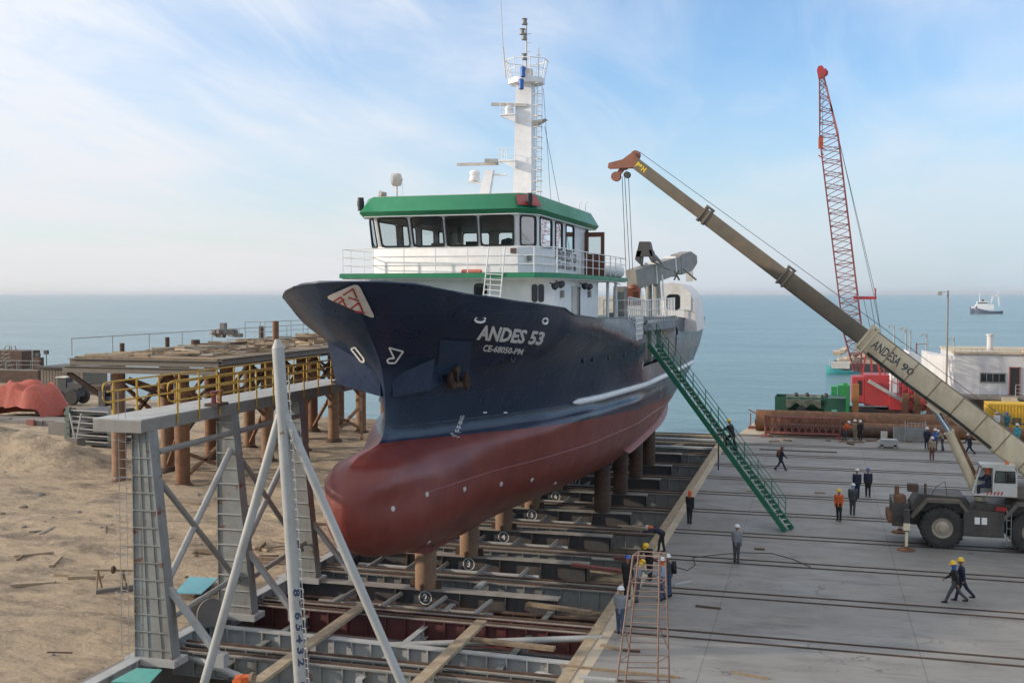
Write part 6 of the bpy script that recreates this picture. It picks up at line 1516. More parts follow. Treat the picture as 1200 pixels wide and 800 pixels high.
# white building on a raised plinth
r = thing('quay_building', 'low white flat roofed building with dark window strip on a plinth at right', 'building', (12, 112, 0))
bx0, bxs, bx1 = at(1093, 440, y=112).x, at(1118, 440, y=112).x, 34
BW = mat('building_white', (.60, .60, .61), .7, dirt=(.36, .33, .3), damt=.35, streak=.4, dscale=.5)
q = MB(); q.bx(bxs, bx1, 112, 124, 2.9, 6.75); q.add([(bx0, 115, 2.9), (bxs, 112, 2.9), (bxs, 112, 6.5), (bx0, 115, 6.5), (bx0, 124, 2.9), (bx0, 124, 6.5)], [(0, 1, 2, 3), (4, 0, 3, 5), (3, 2, 5)]); put('wall', q, BW, r)
q = MB(); q.bx(bxs-.1, bx1, 111.8, 124.1, 6.76, 6.95); q.bx(bxs+6, bx1, 111.3, 113, 6.96, 7.2); x = bxs
while x < bxs+8: q.cyl((x, 111.9, 6.95), (x, 111.9, 7.25), .02, n=4); x += .5
q.cyl((bxs, 111.9, 7.25), (bxs+8, 111.9, 7.25), .02, n=4); roofb = put('roof', q, CONC, r)
c = at(1160, 410, y=116); q = MB(); q.cyl((c.x, 116, 6.9), (c.x, 116, 8.4), .3, n=12); q.cyl((c.x, 116, 8.4), (c.x, 116, 8.55), .38, n=12); put('chimney', q, BW, roofb)
a, c = at(1149, 437, y=112), at(1178, 448, y=112); q = MB(); q.bx(a.x, c.x, 111.96, 111.999, c.z, a.z); wn = put('window', q, GLOSSB, r); q = MB()
for z in (a.z, c.z): q.bx(a.x-.06, c.x+.06, 111.93, 111.959, z-.05, z+.05)
for k in range(5): x = a.x+(c.x-a.x)*k/4; q.bx(x-.03, x+.03, 111.93, 111.959, c.z, a.z)
put('frame', q, GREY, wn)
a, c = at(1184, 431, y=112), at(1194, 462, y=112); q = MB(); q.bx(a.x, c.x, 111.95, 111.999, 2.92, a.z); dr_ = put('door', q, BLACK, r); q = MB(); q.bx(a.x-.1, a.x, 111.9, 111.98, 2.92, a.z+.1); q.bx(c.x, c.x+.1, 111.9, 111.98, 2.92, a.z+.1); q.bx(a.x-.1, c.x+.1, 111.9, 111.98, a.z, a.z+.1); put('frame', q, TRUSS, dr_)
c = at(1100, 440, y=114); q = MB(); q.lathe((c.x+.8, 113.4, c.z), [(.5, 0), (.55, .03), (0, .05)], 10, (-.6, -.7, 0)); put('wall_stain_plate', q, CREAM, r)
q = MB(); q.bx(bx0+.5, bx1, 112.4, 124, .02, 2.7); q.bx(bx0+2.5, bx1, 110.2, 112, 2.55, 2.88); put('plinth', q, CONC_G, r)
q = MB(); q.rail([(at(1147, 470, y=110.3).x, 110.3, 2.9), (at(1172, 470, y=110.3).x, 110.3, 2.9)], 1.1, .03, 2, .9); q.rail([(at(1190, 470, y=110.3).x, 110.3, 2.9), (at(1230, 470, y=110.3).x, 110.3, 2.9)], 1.1, .03, 2, .9); put('railing', q, GREY_L, r)
q = MB(); sx0, sx1 = at(1174, 470, y=110).x, at(1192, 470, y=110).x
for k in range(10): q.bx(sx0+.25*k*.3, sx1+.25*k*.3, 110.2-.3*(k+1), 110.2-.3*k, 0.02, 2.85-.28*k)
put('steps', q, CONC, r)
# lamp posts
def lamp(px_, pytop, Y, zb, lb, lamp_=True, th=.09, gid=None):
    a = at(px_, pytop, y=Y); r = thing('lamp_post', lb, 'lamp post', (a.x, Y, zb), gid); q = MB(); q.cyl((a.x, Y, zb), (a.x, Y, a.z), th*1.2, th*.8, n=8); q.cyl((a.x, Y, zb), (a.x, Y, zb+.3), th*2, n=8); put('pole', q, GREY_L if Y > 110 else GREYC, r)
    if lamp_: q = MB(); q.beam((a.x, Y, a.z-.15), (a.x-.75, Y, a.z-.2), .06, .08); q.box((a.x-.7, Y-.1, a.z-.3), (.35, .3, .38)); put('lamp_head', q, GREY_L, r)
lamp(1111, 340, 106, 0, 'tall grey lamp post with a box lamp, in front of the white building')
JZ = .6
for i, (px_, t_) in enumerate(((1048, 380), (1062, 383), (1067, 386), (1086, 390), (1118, 395))): lamp(px_, t_, 168, JZ-.6, 'thin pale lamp post on the far jetty, %s from the left' % ORD[i], True, .12, 'thin lamp posts on the far jetty')
q = MB(); q.bx(at(1030, 430, y=168).x, 60, 166, 172, -4, JZ-.6); single('far_jetty', q, CONC_G, 'long dark far jetty carrying the thin lamp posts', 'jetty', (20, 168, -4))
r = thing('jetty_hoist', 'small reddish davit between the jetty lamp posts', 'davit', (at(1074, 410, y=167).x, 167, 0)); a = at(1074, 402, y=167); q = MB(); q.cyl((a.x, 167, 0), (a.x, 167, a.z), .1, n=6); q.beam((a.x, 167, a.z-.2), (a.x+1.4, 167, a.z-.1), .1, .1); put('arm', q, TRUSS, r)
q = MB(); a = at(1092, 425, y=140); c = at(1035, 424, y=140); q.add([(c.x, 140, .2), (a.x+2, 140, .2), (a.x+2, 140, 3.6), (c.x+3, 140, 5.4), (c.x, 148, .2), (a.x+2, 148, .2), (a.x+2, 148, 3.6), (c.x+3, 148, 5.4)], [(0, 1, 2, 3), (7, 6, 5, 4), (0, 3, 7, 4), (3, 2, 6, 7), (1, 5, 6, 2), (0, 4, 5, 1)]); single('covered_slipway_roof', q, BW, 'pale sloping shed roof between the red crane and white building', 'shed', (c.x, 140, 0))
# distant boats
def boat(name, lb, cx, Y, L_, hullm, topm, zk_=1.6):
    """trawler seen from the side, bow to -x"""
    r = thing(name, lb, 'ship', (cx, Y, SEA_Z)); q = MB(); n = 14; rows = []
    for k in range(n+1):
        t = k/n; x = cx-L_/2+L_*t; w = L_*.13*math.sin(min(1, t*2.6+.02)*math.pi/2)*(1 if t < .8 else 1-.25*(t-.8)/.2); sh = zk_*(1.9-1.5*min(1, t*1.6)+.35*t)
        rows.append([(x+(L_*.05 if t == 0 else 0), Y, SEA_Z-.6), (x, Y-w*.8, SEA_Z-.1), (x-L_*.03*(1-t), Y-w, SEA_Z+sh), (x-L_*.03*(1-t), Y+w, SEA_Z+sh), (x, Y+w*.8, SEA_Z-.1)])
    for a, c in zip(rows, rows[1:]):
        for i in range(5): j = (i+1) % 5; q.quad(a[i], a[j], c[j], c[i])
    q.quad(*rows[0]); q.quad(*rows[-1]); put('hull', q, hullm, r); return r
sr = boat('trawler', 'distant white topped trawler with stern gantry out at sea', at(1156, 365, y=900).x, 900, 23, mat('hazed_hull', (.12, .15, .20), .6), WHITE, 3.0)  # hull colour paled, distance haze is put into the paint
cx = at(1156, 365, y=900).x
q = MB(); q.bx(cx-8, cx+5, 898, 902, SEA_Z+3, SEA_Z+7); q.bx(cx-7, cx+1, 898.3, 901.7, SEA_Z+7, SEA_Z+9.3); q.bx(cx-11, cx-7, 898, 902, SEA_Z+4, SEA_Z+5.6); put('deckhouse', q, WHITE, sr)
q = MB(); q.bx(cx-6.6, cx+.5, 898.2, 898.29, SEA_Z+7.8, SEA_Z+8.6); put('window_band', q, GLOSSB, sr)
q = MB(); q.beam((cx+3, 900, SEA_Z+7), (cx+4.5, 900, SEA_Z+14), .9, .9); q.beam((cx+9, 900, SEA_Z+6), (cx+8.2, 900, SEA_Z+14), .9, .9); q.beam((cx+4.3, 900, SEA_Z+13.8), (cx+8.4, 900, SEA_Z+13.8), .9, .9); q.cyl((cx-5, 900, SEA_Z+9), (cx-5, 900, SEA_Z+16), .25, n=6); q.cyl((cx+8, 900, SEA_Z+14), (cx+8, 900, SEA_Z+18), .2, n=6); put('gantry', q, WHITE, sr)
q = MB(); q.bx(cx-3.5, cx-2, 899, 900, SEA_Z+9.3, SEA_Z+11); put('funnel', q, TRUSS, sr)
bcx = at(986, 430, y=215).x
sr = boat('workboat', 'small turquoise workboat moored beyond the red crane', bcx, 215, 5.5, mat('boat_turquoise', (.05, .36, .38), .5, dirt=(.1, .15, .15), damt=.3), WHITE, .9)
q = MB(); q.bx(bcx-1.8, bcx+1.5, 214.2, 215.8, SEA_Z+1, SEA_Z+2.2); q.cyl((bcx-2.2, 214.6, SEA_Z+.8), (bcx-2.2, 214.6, SEA_Z+3), .05, n=5); put('cabin', q, WHITE_D, sr)
# scrap barge behind it
r = thing('scrap_barge', 'dark barge heaped with pale nets behind the red crane boom', 'barge', (at(1000, 425, y=222).x, 222, SEA_Z)); x0_, x1_ = at(978, 425, y=222).x, at(1045, 425, y=222).x
q = MB(); q.bx(x0_, x1_, 220, 232, SEA_Z-.5, SEA_Z+1.6); put('hull', q, DARK, r); q = MB(); random.seed(3)
for k in range(60):
    x = random.uniform(x0_+.6, x1_-.8); hz_ = random.uniform(.2, 1.5+1.2*math.sin((x-x0_)*.9)**2); q.box((x, random.uniform(220.5, 229), SEA_Z+1.5+hz_), (random.uniform(.4, 1.6), random.uniform(.4, 1.6), random.uniform(.3, .9)), Matrix.Rotation(random.random()*3, 3, 'Z')@Matrix.Rotation(random.uniform(-.6, .6), 3, 'X'))
q.bx(x0_+.8, x1_-1, 221, 229, SEA_Z+1.5, SEA_Z+2.4)
put('net_heap', q, mat('net_beige', (.45, .38, .30), .9, dirt=(.2, .16, .12), damt=.6), r)
# hoses, bolts and small fittings of the crane
q = MB()
for k in range(3): q.tube([T+bd_*(s3+.6)+fs_*(.52+.03*k)-bu*(.55-.05*k), T+bd_*(s3+3)+fs_*.52-bu*(.58-.05*k), T+bd_*(s3+5.5)+fs_*.50-bu*(.5-.05*k), T+bd_*(s3+8)+fs_*.52-bu*(.56-.05*k)], .022, n=5)
q.tube([(7.6, Y0+.3, 2.2), (7.2, Y0+.1, 1.6), (6.95, Y0+.05, 1.2), (6.9, Y0+.3, .9)], .03, n=6); q.tube([(8.9, Y0+.2, 2.3), (9.1, Y0, 1.7), (8.95, Y0+.1, 1.0)], .03, n=6); put('hose', q, BLACK, MC)
q = MB(); q.cyl((9.15, Y0-.05, .35), (9.15, Y0-.05, 2.1), .02, n=5); q.cyl((8.95, Y0-.05, .35), (8.95, Y0-.05, 2.1), .02, n=5)
for k in range(5): q.cyl((8.95, Y0-.05, .4+k*.4), (9.15, Y0-.05, .4+k*.4), .018, n=5)
put('step_ladder', q, GREY, MC)
q = MB(); q.lathe((12.2, 57.3, 4.0), [(.5, 0), (.5, .06), (.28, .08), (.28, 1.0), (.5, 1.02), (.5, 1.08)], 20, 'Y'); put('winch', q, RUSTD, MC)
q = MB(); q.box((4.7, Y0+.5, 2.9), (.5, .5, .35)); q.cyl((5.3, Y0+.6, 2.6), (5.3, Y0+.6, 3.1), .06, n=8); q.tube([(5.6, Y0+.5, 2.62), (5.8, Y0+.5, 3.0), (6.2, Y0+.6, 3.25), (6.3, Y0+.6, 2.6)], .02, n=5); put('deck_gear', q, RUSTD, MC)
# ================================================================ OLD PIER on the left
PR = thing('old_pier', 'old timber decked pier on rusty round piles at left', 'pier', (-42, 80, 0))
PX0, PX1 = -47.7, -36.6; PY0, PY1 = 61.2, 112; PZ = 8.4
q = MB(); q.ibeam((PX0, PY0, PZ-.15), (PX1, PY0, PZ-.15), .42, .35, .04); q.ibeam((PX0-.3, PY0-.35, PZ-.62), (PX1, PY0-.35, PZ-.62), .42, .3, .04)
for x in (PX1, PX0, -44.6, -39.8): q.ibeam((x, PY0, PZ-.15), (x, PY1, PZ-.15), .5, .35, .04); 
q.ibeam((PX1+.2, PY0, PZ-.02), (PX1+.2, PY1, PZ-.02), .4, .3, .03)
put('deck_girder', q, mat('pier_girder', (.17, .155, .13), .7, dirt=(.20, .14, .09), damt=.5), PR)
q = MB(); q.bx(PX0+.2, PX1-.2, PY0+.2, PY1, PZ-.14, PZ-.02); put('deck', q, WOOD, PR)
random.seed(21)
for lay, (mt_, cnt) in enumerate(((WOOD, 70), (WOOD_L, 80), (RUSTD, 34), (mat('grey_timber', (.30, .27, .23), .9, dirt=(.15, .12, .1), damt=.5), 60))):
    q = MB()
    for k in range(cnt):
        x = random.uniform(PX0+1.8, PX1-1.3); y = random.uniform(PY0+.8, PY1-2); ln = random.uniform(1.2, 3.6); an = random.choice([0, 0, .2, -.25, 1.4, random.uniform(-1.5, 1.5)]); d = Vector((math.cos(an), math.sin(an), random.uniform(-.03, .06)))*ln/2
        c = Vector((x, y, PZ+random.uniform(0, .42)*min(1, (y-PY0)/8+.3))); q.beam(c-d, c+d, random.uniform(.15, .5), random.uniform(.05, .2))
    o = put('loose_planks', q, mt_, PR); o['kind'] = 'stuff'
prow = [62, 67.6, 73.4, 79.2, 85, 90.8, 96.6]
pn = 0
for i, y in enumerate(prow):
    for x in (-44.6, -39.8):
        pb = thing('pier_pile', 'rusty pier pile, %s row from the camera, %s one' % (ORD[i], 'left' if x < -42 else 'right'), 'pile', (x, y, 0), 'rusty piles under the old pier')
        q = MB(); q.cyl((x, y, -1), (x, y, PZ-1.05), .47, n=20); put('shaft', q, RUST_L if (i+int(x < -42)) % 3 else RUST, pb)
        q = MB(); q.cyl((x, y, PZ-1.1), (x, y, PZ-.65), .50, n=20); q.lathe((x, y, -.15), [(.75, 0), (.7, .15), (.5, .3)], 14); put('collar', q, RUSTD, pb)
def pb(a, c, w=.28, m_=RUST):
    q = MB(); q.beam(a, c, w, w*.8); put('brace', q, m_, PR)
pb((PX0, PY0-.2, PZ-1.1), (-44.7, 61.9, 5.1), .34, RUSTD); pb((-44.6, 62.1, 6.9), (-40.2, 66.9, 4.0), .3, RUSTD); pb((-43.8, 62.1, 6.9), (-39.9, 67.2, 4.2), .3)
for i, (a, c) in enumerate(zip(prow, prow[1:])):
    for x in (-44.6, -39.8): pb((x, a, 6.8), (x, c, 3.2), .24, RUST); pb((x, a, 3.2), (x, c, 6.8), .24, RUSTD); 
    if i % 2 == 0: pb((-37.2, a, .2), (-39.8, c, 4.4), .26, RUST_L); pb((-44.6, c, .2), (-39.8, a, 4.2), .24, RUST); pb((-39.8, a, 2.2), (-39.8, c, .3), .24, RUST_L); pb((-39.8, c, 2.4), (-39.8, a, .4), .24, RUST_L)
for y in prow[1:]: pb((-44.6, y, 6.9), (-39.8, y, 3.4), .22, RUST); pb((-39.8, y, 6.9), (-44.6, y, 3.4), .22, RUSTD)
q = MB(); q.rail([(PX0+.1, PY0+.1, PZ), (PX0+.1, 96, PZ)], 1.15, .03, 0, 4.2); put('edge_rail', q, GREYC, PR)
q = MB(); q.rail([(PX0+.1, 84, PZ), (PX0+3, 84, PZ)], 1.7, .03, 1, 1.2); q.rail([(PX0+2, 84, PZ), (PX0+2.2, 110, PZ)], 1.7, .03, 1, 2.4); put('edge_rail', q, GREYC, PR)
for i, (px_, t_, Y, r_) in enumerate(((323, 376, 70, .22), (143, 402, 70, .18), (196, 395, 78, .18), (306, 382, 90, .22), (229, 398, 70, .32))):
    a = at(px_, t_, y=Y); q = MB(); q.cyl((a.x, Y, PZ-.4), (a.x, Y, a.z), r_, n=14); single('pile_stub', q, RUSTD if i else RUST, 'rusty pile stub poking above the pier deck, %s' % ['tallest one behind the pale pole tip', 'leftmost short one', 'second short one from the left', 'short one left of the tall stub', 'thick low one in the middle'][i], 'stub', (a.x, Y, PZ), 'pile stubs on the pier deck')
c = at(128+0, 449, y=62); q = MB(); q.box((c.x-.1, 61.6, 5.6), (.5, .6, 1.0)); q.box((c.x+.4, 61.6, 5.5), (.5, .4, .5)); put('bracket', q, DARK, PR)
# cone heap on the pier
q = MB(); c = at(262, 395, y=92); random.seed(9)
for k in range(26): q.box((c.x+random.gauss(0, .9), 92+random.gauss(0, .6), PZ+.15+random.random()*.5), (random.uniform(.3, .9), random.uniform(.3, .9), random.uniform(.2, .5)), random.random()*3)
q.box((c.x, 92, PZ+.9), (.5, .5, .9)); single('rubble_cone', q, CONC_G, 'small heap of rubble on the far part of the pier deck', 'heap', (c.x, 92, PZ))
# steel frames stack (left)
r = thing('beam_stack', 'stack of dark steel frames with pale edges behind the dirt heap', 'steel stack', (-57.5, 76, 0))
x0_, x1_ = -59.4, -55.3
for k in range(6):
    z = .1+k*.5; q = MB(); q.bx(x0_+.3, x1_-.3, 76.0, 79.5, z, z+.28); put('frame', q, DARK, r); q = MB(); q.beam((x0_+.25, 75.95, z+.34), (x1_-.25, 75.95, z+.26), .12, .10); put('flange', q, GREY_L, r)
q = MB()
for x in (x0_, x1_):
    q.bx(x-.18, x+.18, 75.8, 76.1, 0, 3.2)
    for k in range(6): q.bx(x-.25, x+.25, 75.7, 75.8, .05+k*.5, .35+k*.5)
put('end_post', q, mat('stack_green', (.10, .14, .12), .6, dirt=(.2, .18, .15), damt=.4), r)
q = MB(); c = at(86, 524, y=72.5); q.bx(c.x-.5, c.x+.5, 72.3, 73.3, -.1, 1.15); single('concrete_block', q, CONC_G, 'grey concrete block in front of the beam stack', 'block', (c.x, 72.5, 0))
for s in (-1, 1): q = MB(); q.beam((c.x+s*.1, 72.8, 1.15), (c.x+s*.55, 72.8, 3.1), .1, .1); single('leaning_bar', q, GREY_L, 'pale bar leaning %s above the concrete block' % ('left' if s < 0 else 'right'), 'bar', (c.x, 72.8, 1.15))
q = MB(); a = at(120, 525, y=74); q.bx(a.x, a.x+1.3, 73.4, 75, 0, .55); q.bx(a.x+.1, a.x+1.2, 73.38, 73.399, .1, .45); single('steel_box', q, DARK, 'dark open steel box lying beside the first pier pile', 'box', (a.x, 74, 0))
q = MB(); a = at(117, 538, z=.1); q.lathe((a.x, a.y, .0), [(.7, 0), (.5, .18), (.2, .22), (0, .2)], 9); single('red_rag', q, mat('rag_red', (.42, .07, .05), .8), 'red rag lying on the sand before the beam stack', 'rag', (a.x, a.y, 0))
# retaining wall, terrace, tarp heap
q = MB()
for i in range(8):
    x = -100+i*4.0; q.bx(x, x+3.97, 88.2+.12*(i % 2), 88.9, -.8, .25+.05*((i*7) % 3))
q.bx(-110, -67.5, 88.9, 92, -.8, .2); single('retaining_wall', q, CONC_G, 'low grey retaining wall of blocks below the orange tarpaulin', 'wall', (-85, 88.5, -.8))
q = MB(); a = at(36, 500, y=88); q.bx(a.x-.4, a.x+.4, 87.9, 88.15, -.4, .35); single('red_post_block', q, TRUSS, 'dull red block against the retaining wall', 'block', (a.x, 88, -.4))
q = MB(); q.bx(-66.3, -61.5, 82, 83.2, -.2, .9); q.bx(-66, -61.8, 82.1, 83.1, .9, 1.05); single('stone_kerb', q, CONC_G, 'grey stone blocks between retaining wall and beam stack', 'block', (-64, 82.5, 0))
q = MB(); N1, N2 = 17, 8; x0_, x1_ = at(-12, 470, y=92).x, at(56, 470, y=92).x; V = []
for j in range(N2+1):
    for i in range(N1+1):
        u, v = i/N1, j/N2; e = min(1, min(u, 1-u)*7)**.5*min(1, min(v+.02, 1-v)*5)**.5
        z = .1+3.3*e*(.86+.14*math.sin(u*3.4+.2))+.9*e*mn.noise(Vector((u*6, v*5, 2)))
        V.append((x0_+(x1_-x0_)*u+.3*mn.noise(Vector((u*6, v*6, 9))), 91+5*v+.3*mn.noise(Vector((u*5, v*6, 4))), z))
q.add(V, [(j*(N1+1)+i, j*(N1+1)+i+1, (j+1)*(N1+1)+i+1, (j+1)*(N1+1)+i) for j in range(N2) for i in range(N1)]); single('tarpaulin_heap', q, TARP, 'big heap covered with an orange red tarpaulin at far left', 'tarpaulin', (x0_, 91, .1))
# shed and loader behind
q = MB(); a, c = at(48, 445, y=118), at(97, 445, y=118); r = thing('shed', 'plain brown flat roofed shed behind the wheel loader', 'shed', (a.x, 118, .5)); q.bx(a.x, c.x, 118, 123, -1.5, 3.0); k = a.x+.3
while k < c.x-.2: q.bx(k, k+.06, 117.96, 117.999, -1, 2.95); k += .45
put('wall', q, mat('shed_brown', (.20, .165, .125), .8, dirt=(.12, .09, .07), damt=.4), r); q = MB(); q.bx(a.x-.4, c.x+.5, 117.6, 123.4, 3.001, 3.2); put('roof', q, DARK, r)
q = MB(); q.bx(c.x+.2, c.x+4, 116, 120, -1.5, 1.0); single('rusty_tank', q, RUSTD, 'low rusty box beside the brown shed', 'tank', (c.x+2, 118, -1))
r = thing('wheel_loader', 'dark old wheel loader parked between the orange heap and pier', 'loader', (at(80, 465, y=104).x, 104, 0)); a = at(85, 468, y=104)
for dx in (0, -2.6):
    for dy in (0, 1.8):
        q = MB(); q.lathe((a.x+dx, 104+dy, .9), [(.4, -.25), (.8, -.25), (.9, -.1), (.9, .1), (.8, .25), (.4, .25)], 20, 'Y'); w_ = put('tyre', q, TYRE, r); q = MB(); q.lathe((a.x+dx, 104+dy, .9), [(.4, -.2), (.2, -.22), (0, -.25)], 14, 'Y'); put('rim', q, GREY_L, w_)
q = MB(); q.bx(a.x-3.2, a.x+.6, 104.2, 105.6, .9, 1.9); q.prism([(a.x-.9, 104.2, 1.9), (a.x+1.0, 104.2, 1.9), (a.x+1.3, 104.2, 2.4), (a.x-.8, 104.2, 2.5)], (0, 1.4, 0)); q.bx(a.x-2.2, a.x-1.1, 104.3, 105.5, 1.9, 3.0); q.beam((a.x-3, 104.9, 1.4), (a.x-4.4, 104.9, .6), .3, .3); put('body', q, DARK, r)
q = MB(); q.bx(a.x-5.5, a.x-4.3, 104, 105.8, .1, 1.9); put('bucket', q, RUSTD, r); q = MB(); q.bx(a.x-2.4, a.x-1.0, 104.2, 105.6, 3.0, 3.12); put('cab_roof', q, WHITE_D, r)
for i, (px_, py_, w_, h_, m_) in enumerate(((58, 470, 2.2, 2.2, RUSTD), (66, 480, 4, .5, WOOD), (100, 470, 5, .5, WOOD), (75, 487, 3, .6, RUSTD), (110, 480, 3.5, .35, WOOD_L))):
    a = at(px_, py_, y=98-i); q = MB(); zg = max(-.3, sand_h(a.x, 98-i)); q.box((a.x, 98-i, zg+h_/2), (w_, 1.4, h_), .1*i); q.box((a.x+.3, 98-i, zg+h_+.1), (w_*.6, .9, .2), -.2); single('scrap_pile', q, m_, ['dark rusty bin beside the orange heap', 'brown timber pile right of the orange heap', 'long timber pile below the loader', 'low dark pile behind the retaining wall', 'pale timber pile beyond the beam stack'][i], 'scrap pile', (a.x, 98-i, zg))
# barge with scaffolding far left
r = thing('work_barge', 'moored work barge with masts and scaffold frames behind the orange heap', 'barge', (-110, 135, SEA_Z)); x0_, x1_ = at(-20, 440, y=135).x, at(50, 440, y=135).x
q = MB(); q.bx(x0_, x1_, 134, 142, SEA_Z-.5, 1.2); put('hull', q, RUSTD, r)
q = MB()
for px_, t_ in ((7, 425), (20, 424), (38, 410), (48, 432), (30, 432)):
    p_ = at(px_, t_, y=135); q.cyl((p_.x, 135, 1), (p_.x, 135, p_.z), .12, n=6)
z5 = at(0, 432, y=135).z; q.bx(x0_, x1_-.5, 134.5, 137, z5-.2, z5)
x = x0_+.5
while x < x1_: q.cyl((x, 134.6, 1.2), (x, 134.6, z5+1.3), .07, n=5); q.cyl((x, 134.6, 1.2), (x+1.6, 134.6, z5), .05, n=5); x += 2.1
q.cyl((x0_, 134.6, z5+1.3), (x1_, 134.6, z5+1.3), .05, n=5); q.cyl((x0_, 134.6, z5+.7), (x1_, 134.6, z5+.7), .04, n=5); put('scaffold', q, GREYC, r)
q = MB(); a = at(12, 405, y=136)
for s in (-1, 1):
    for t in (-1, 1): q.cyl((a.x+s*1.2, 136+t, 1.2), (a.x+s*.5, 136+t*.4, a.z), .08, n=5)
for k in range(6): f = k/6; z = 1.2+(a.z-1.2)*f; w_ = 1.2-.7*f; q.cyl((a.x-w_, 135, z), (a.x+w_, 135, z), .05, n=5); q.cyl((a.x-w_, 135, z), (a.x+w_*.9, 135, z+.9), .04, n=5)
put('tower', q, GREYC, r)
q = MB(); q.bx(x0_+1, x0_+7, 135, 139, 1.2, 4.0); a = at(45, 428, y=135); q.bx(a.x-.5, a.x+.5, 134.6, 135.6, z5, z5+1.8); put('deckhouse', q, RUSTD, r)
q = MB(); a = at(32, 418, y=135); q.box((a.x+2, 134.8, z5+2.2), (.7, .4, .5)); q.cyl((a.x+2, 134.8, z5), (a.x+2, 134.8, z5+2), .06, n=5); q.box((a.x+3.5, 134.8, z5+2.6), (.6, .4, .6)); q.cyl((a.x+3.5, 134.8, z5), (a.x+3.5, 134.8, z5+2.6), .06, n=5); put('floodlight', q, DARK, r)
# rubble scattered over the sand: individual stones
random.seed(5); g = 'stones lying on the sand'
for k in range(60):
    px_, py_ = random.uniform(0, 380), random.uniform(520, 780); a = at(px_, py_, z=0)
    if a.x > -23.4: continue
    s = random.uniform(.05, .22)*(1.3 if py_ < 600 else .7); q = MB(); n = 7; z = sand_h(a.x, a.y)
    q.lathe((a.x, a.y, z-.02), [(s*1.1, 0), (s*random.uniform(.8, 1.2), s*.4), (s*.5, s*.75), (0, s*.8)], 7); q.v = [(x+random.uniform(-.2, .2)*s, y+random.uniform(-.2, .2)*s, zz) for x, y, zz in q.v]
    single('stone', q, CONC_G if k % 3 else DIRT, 'small stone lying loose on the sand', 'stone', (a.x, a.y, z), g)

# ================================================================ PEOPLE
SKIN = mat('skin', (.30, .16, .10), .6, var=.02)
COLS = {'navy': (.016, .022, .045), 'black': (.016, .016, .018), 'grey': (.20, .21, .23), 'jeans': (.05, .075, .13), 'orange': (.65, .12, .03), 'white': (.62, .62, .62), 'yellow': (.72, .45, .02), 'blue': (.03, .11, .35), 'brown': (.13, .045, .035), 'tan': (.30, .23, .16), 'turq': (.05, .33, .38), 'dgrey': (.06, .062, .07), 'teal': (.04, .16, .20), 'lblue': (.28, .34, .45)}
def cm(n): return mat('cloth_'+n, COLS[n], .85 if n not in ('yellow',) else .5, var=.08)
def hm(n): return mat('helmet_'+n, COLS[n], .3, var=.03)
def caps(mb, a, b, r0, r1, n=10):
    a, b = Vector(a), Vector(b); d = (b-a).normalized(); L_ = (b-a).length; pr = []
    for k in range(4): t = math.pi/2*k/3; pr.append((r0*math.sin(t), -r0*math.cos(t)))
    for k in range(4): t = math.pi/2*k/3; pr.append((r1*math.cos(t), L_+r1*math.sin(t)))
    mb.lathe(a, pr, n, d)
def fuse(mb, vox):
    me = bpy.data.meshes.new('t'); me.from_pydata(mb.v, [], mb.f); ob = bpy.data.objects.new('t', me); COL.objects.link(ob)
    bm = bmesh.new(); bm.from_mesh(me); bmesh.ops.remove_doubles(bm, verts=bm.verts, dist=1e-4); bmesh.ops.recalc_face_normals(bm, faces=bm.faces); bm.to_mesh(me); bm.free()
    md = ob.modifiers.new('r', 'REMESH'); md.mode = 'VOXEL'; md.voxel_size = vox; md.use_smooth_shade = True
    sm_ = ob.modifiers.new('s', 'SMOOTH'); sm_.iterations = 2; sm_.factor = .5
    dg = bpy.context.evaluated_depsgraph_get(); out = bpy.data.meshes.new_from_object(ob.evaluated_get(dg)); bpy.data.objects.remove(ob); bpy.data.meshes.remove(me)
    for p in out.polygons: p.use_smooth = True
    return out
def rotp(v, ang, o):   # pitch about local y through o (positive leans forward, +x)
    v = Vector(v)-Vector(o); c, s = math.cos(ang), math.sin(ang); return Vector((v.x*c+v.z*s, v.y, -v.x*s+v.z*c))+Vector(o)
POSES = {  # lean, head pitch, legs (L thigh, L knee, R thigh, R knee), arms (L shoulder, L elbow, R shoulder, R elbow)
 'stand': (3, 5, (3, 2, -4, 2), (8, 12, -4, 14)), 'walk': (6, 2, (27, 6, -22, 22), (-24, 18, 26, 26)), 'walk2': (4, 2, (18, 4, -26, 14), (-18, 22, 20, 40)),
 'bend': (62, 20, (18, 12, -4, 6), (70, 18, 52, 26)), 'work': (22, 25, (6, 8, -8, 8), (48, 50, 40, 56)), 'climb': (16, 0, (55, 60, -10, 12), (45, 40, 38, 45)),
 'hips': (2, 2, (6, 3, -7, 3), (2, 55, 4, 52)), 'sit': (2, 5, (82, 82, 80, 80), (45, 45, 50, 40))}
TPL = {}
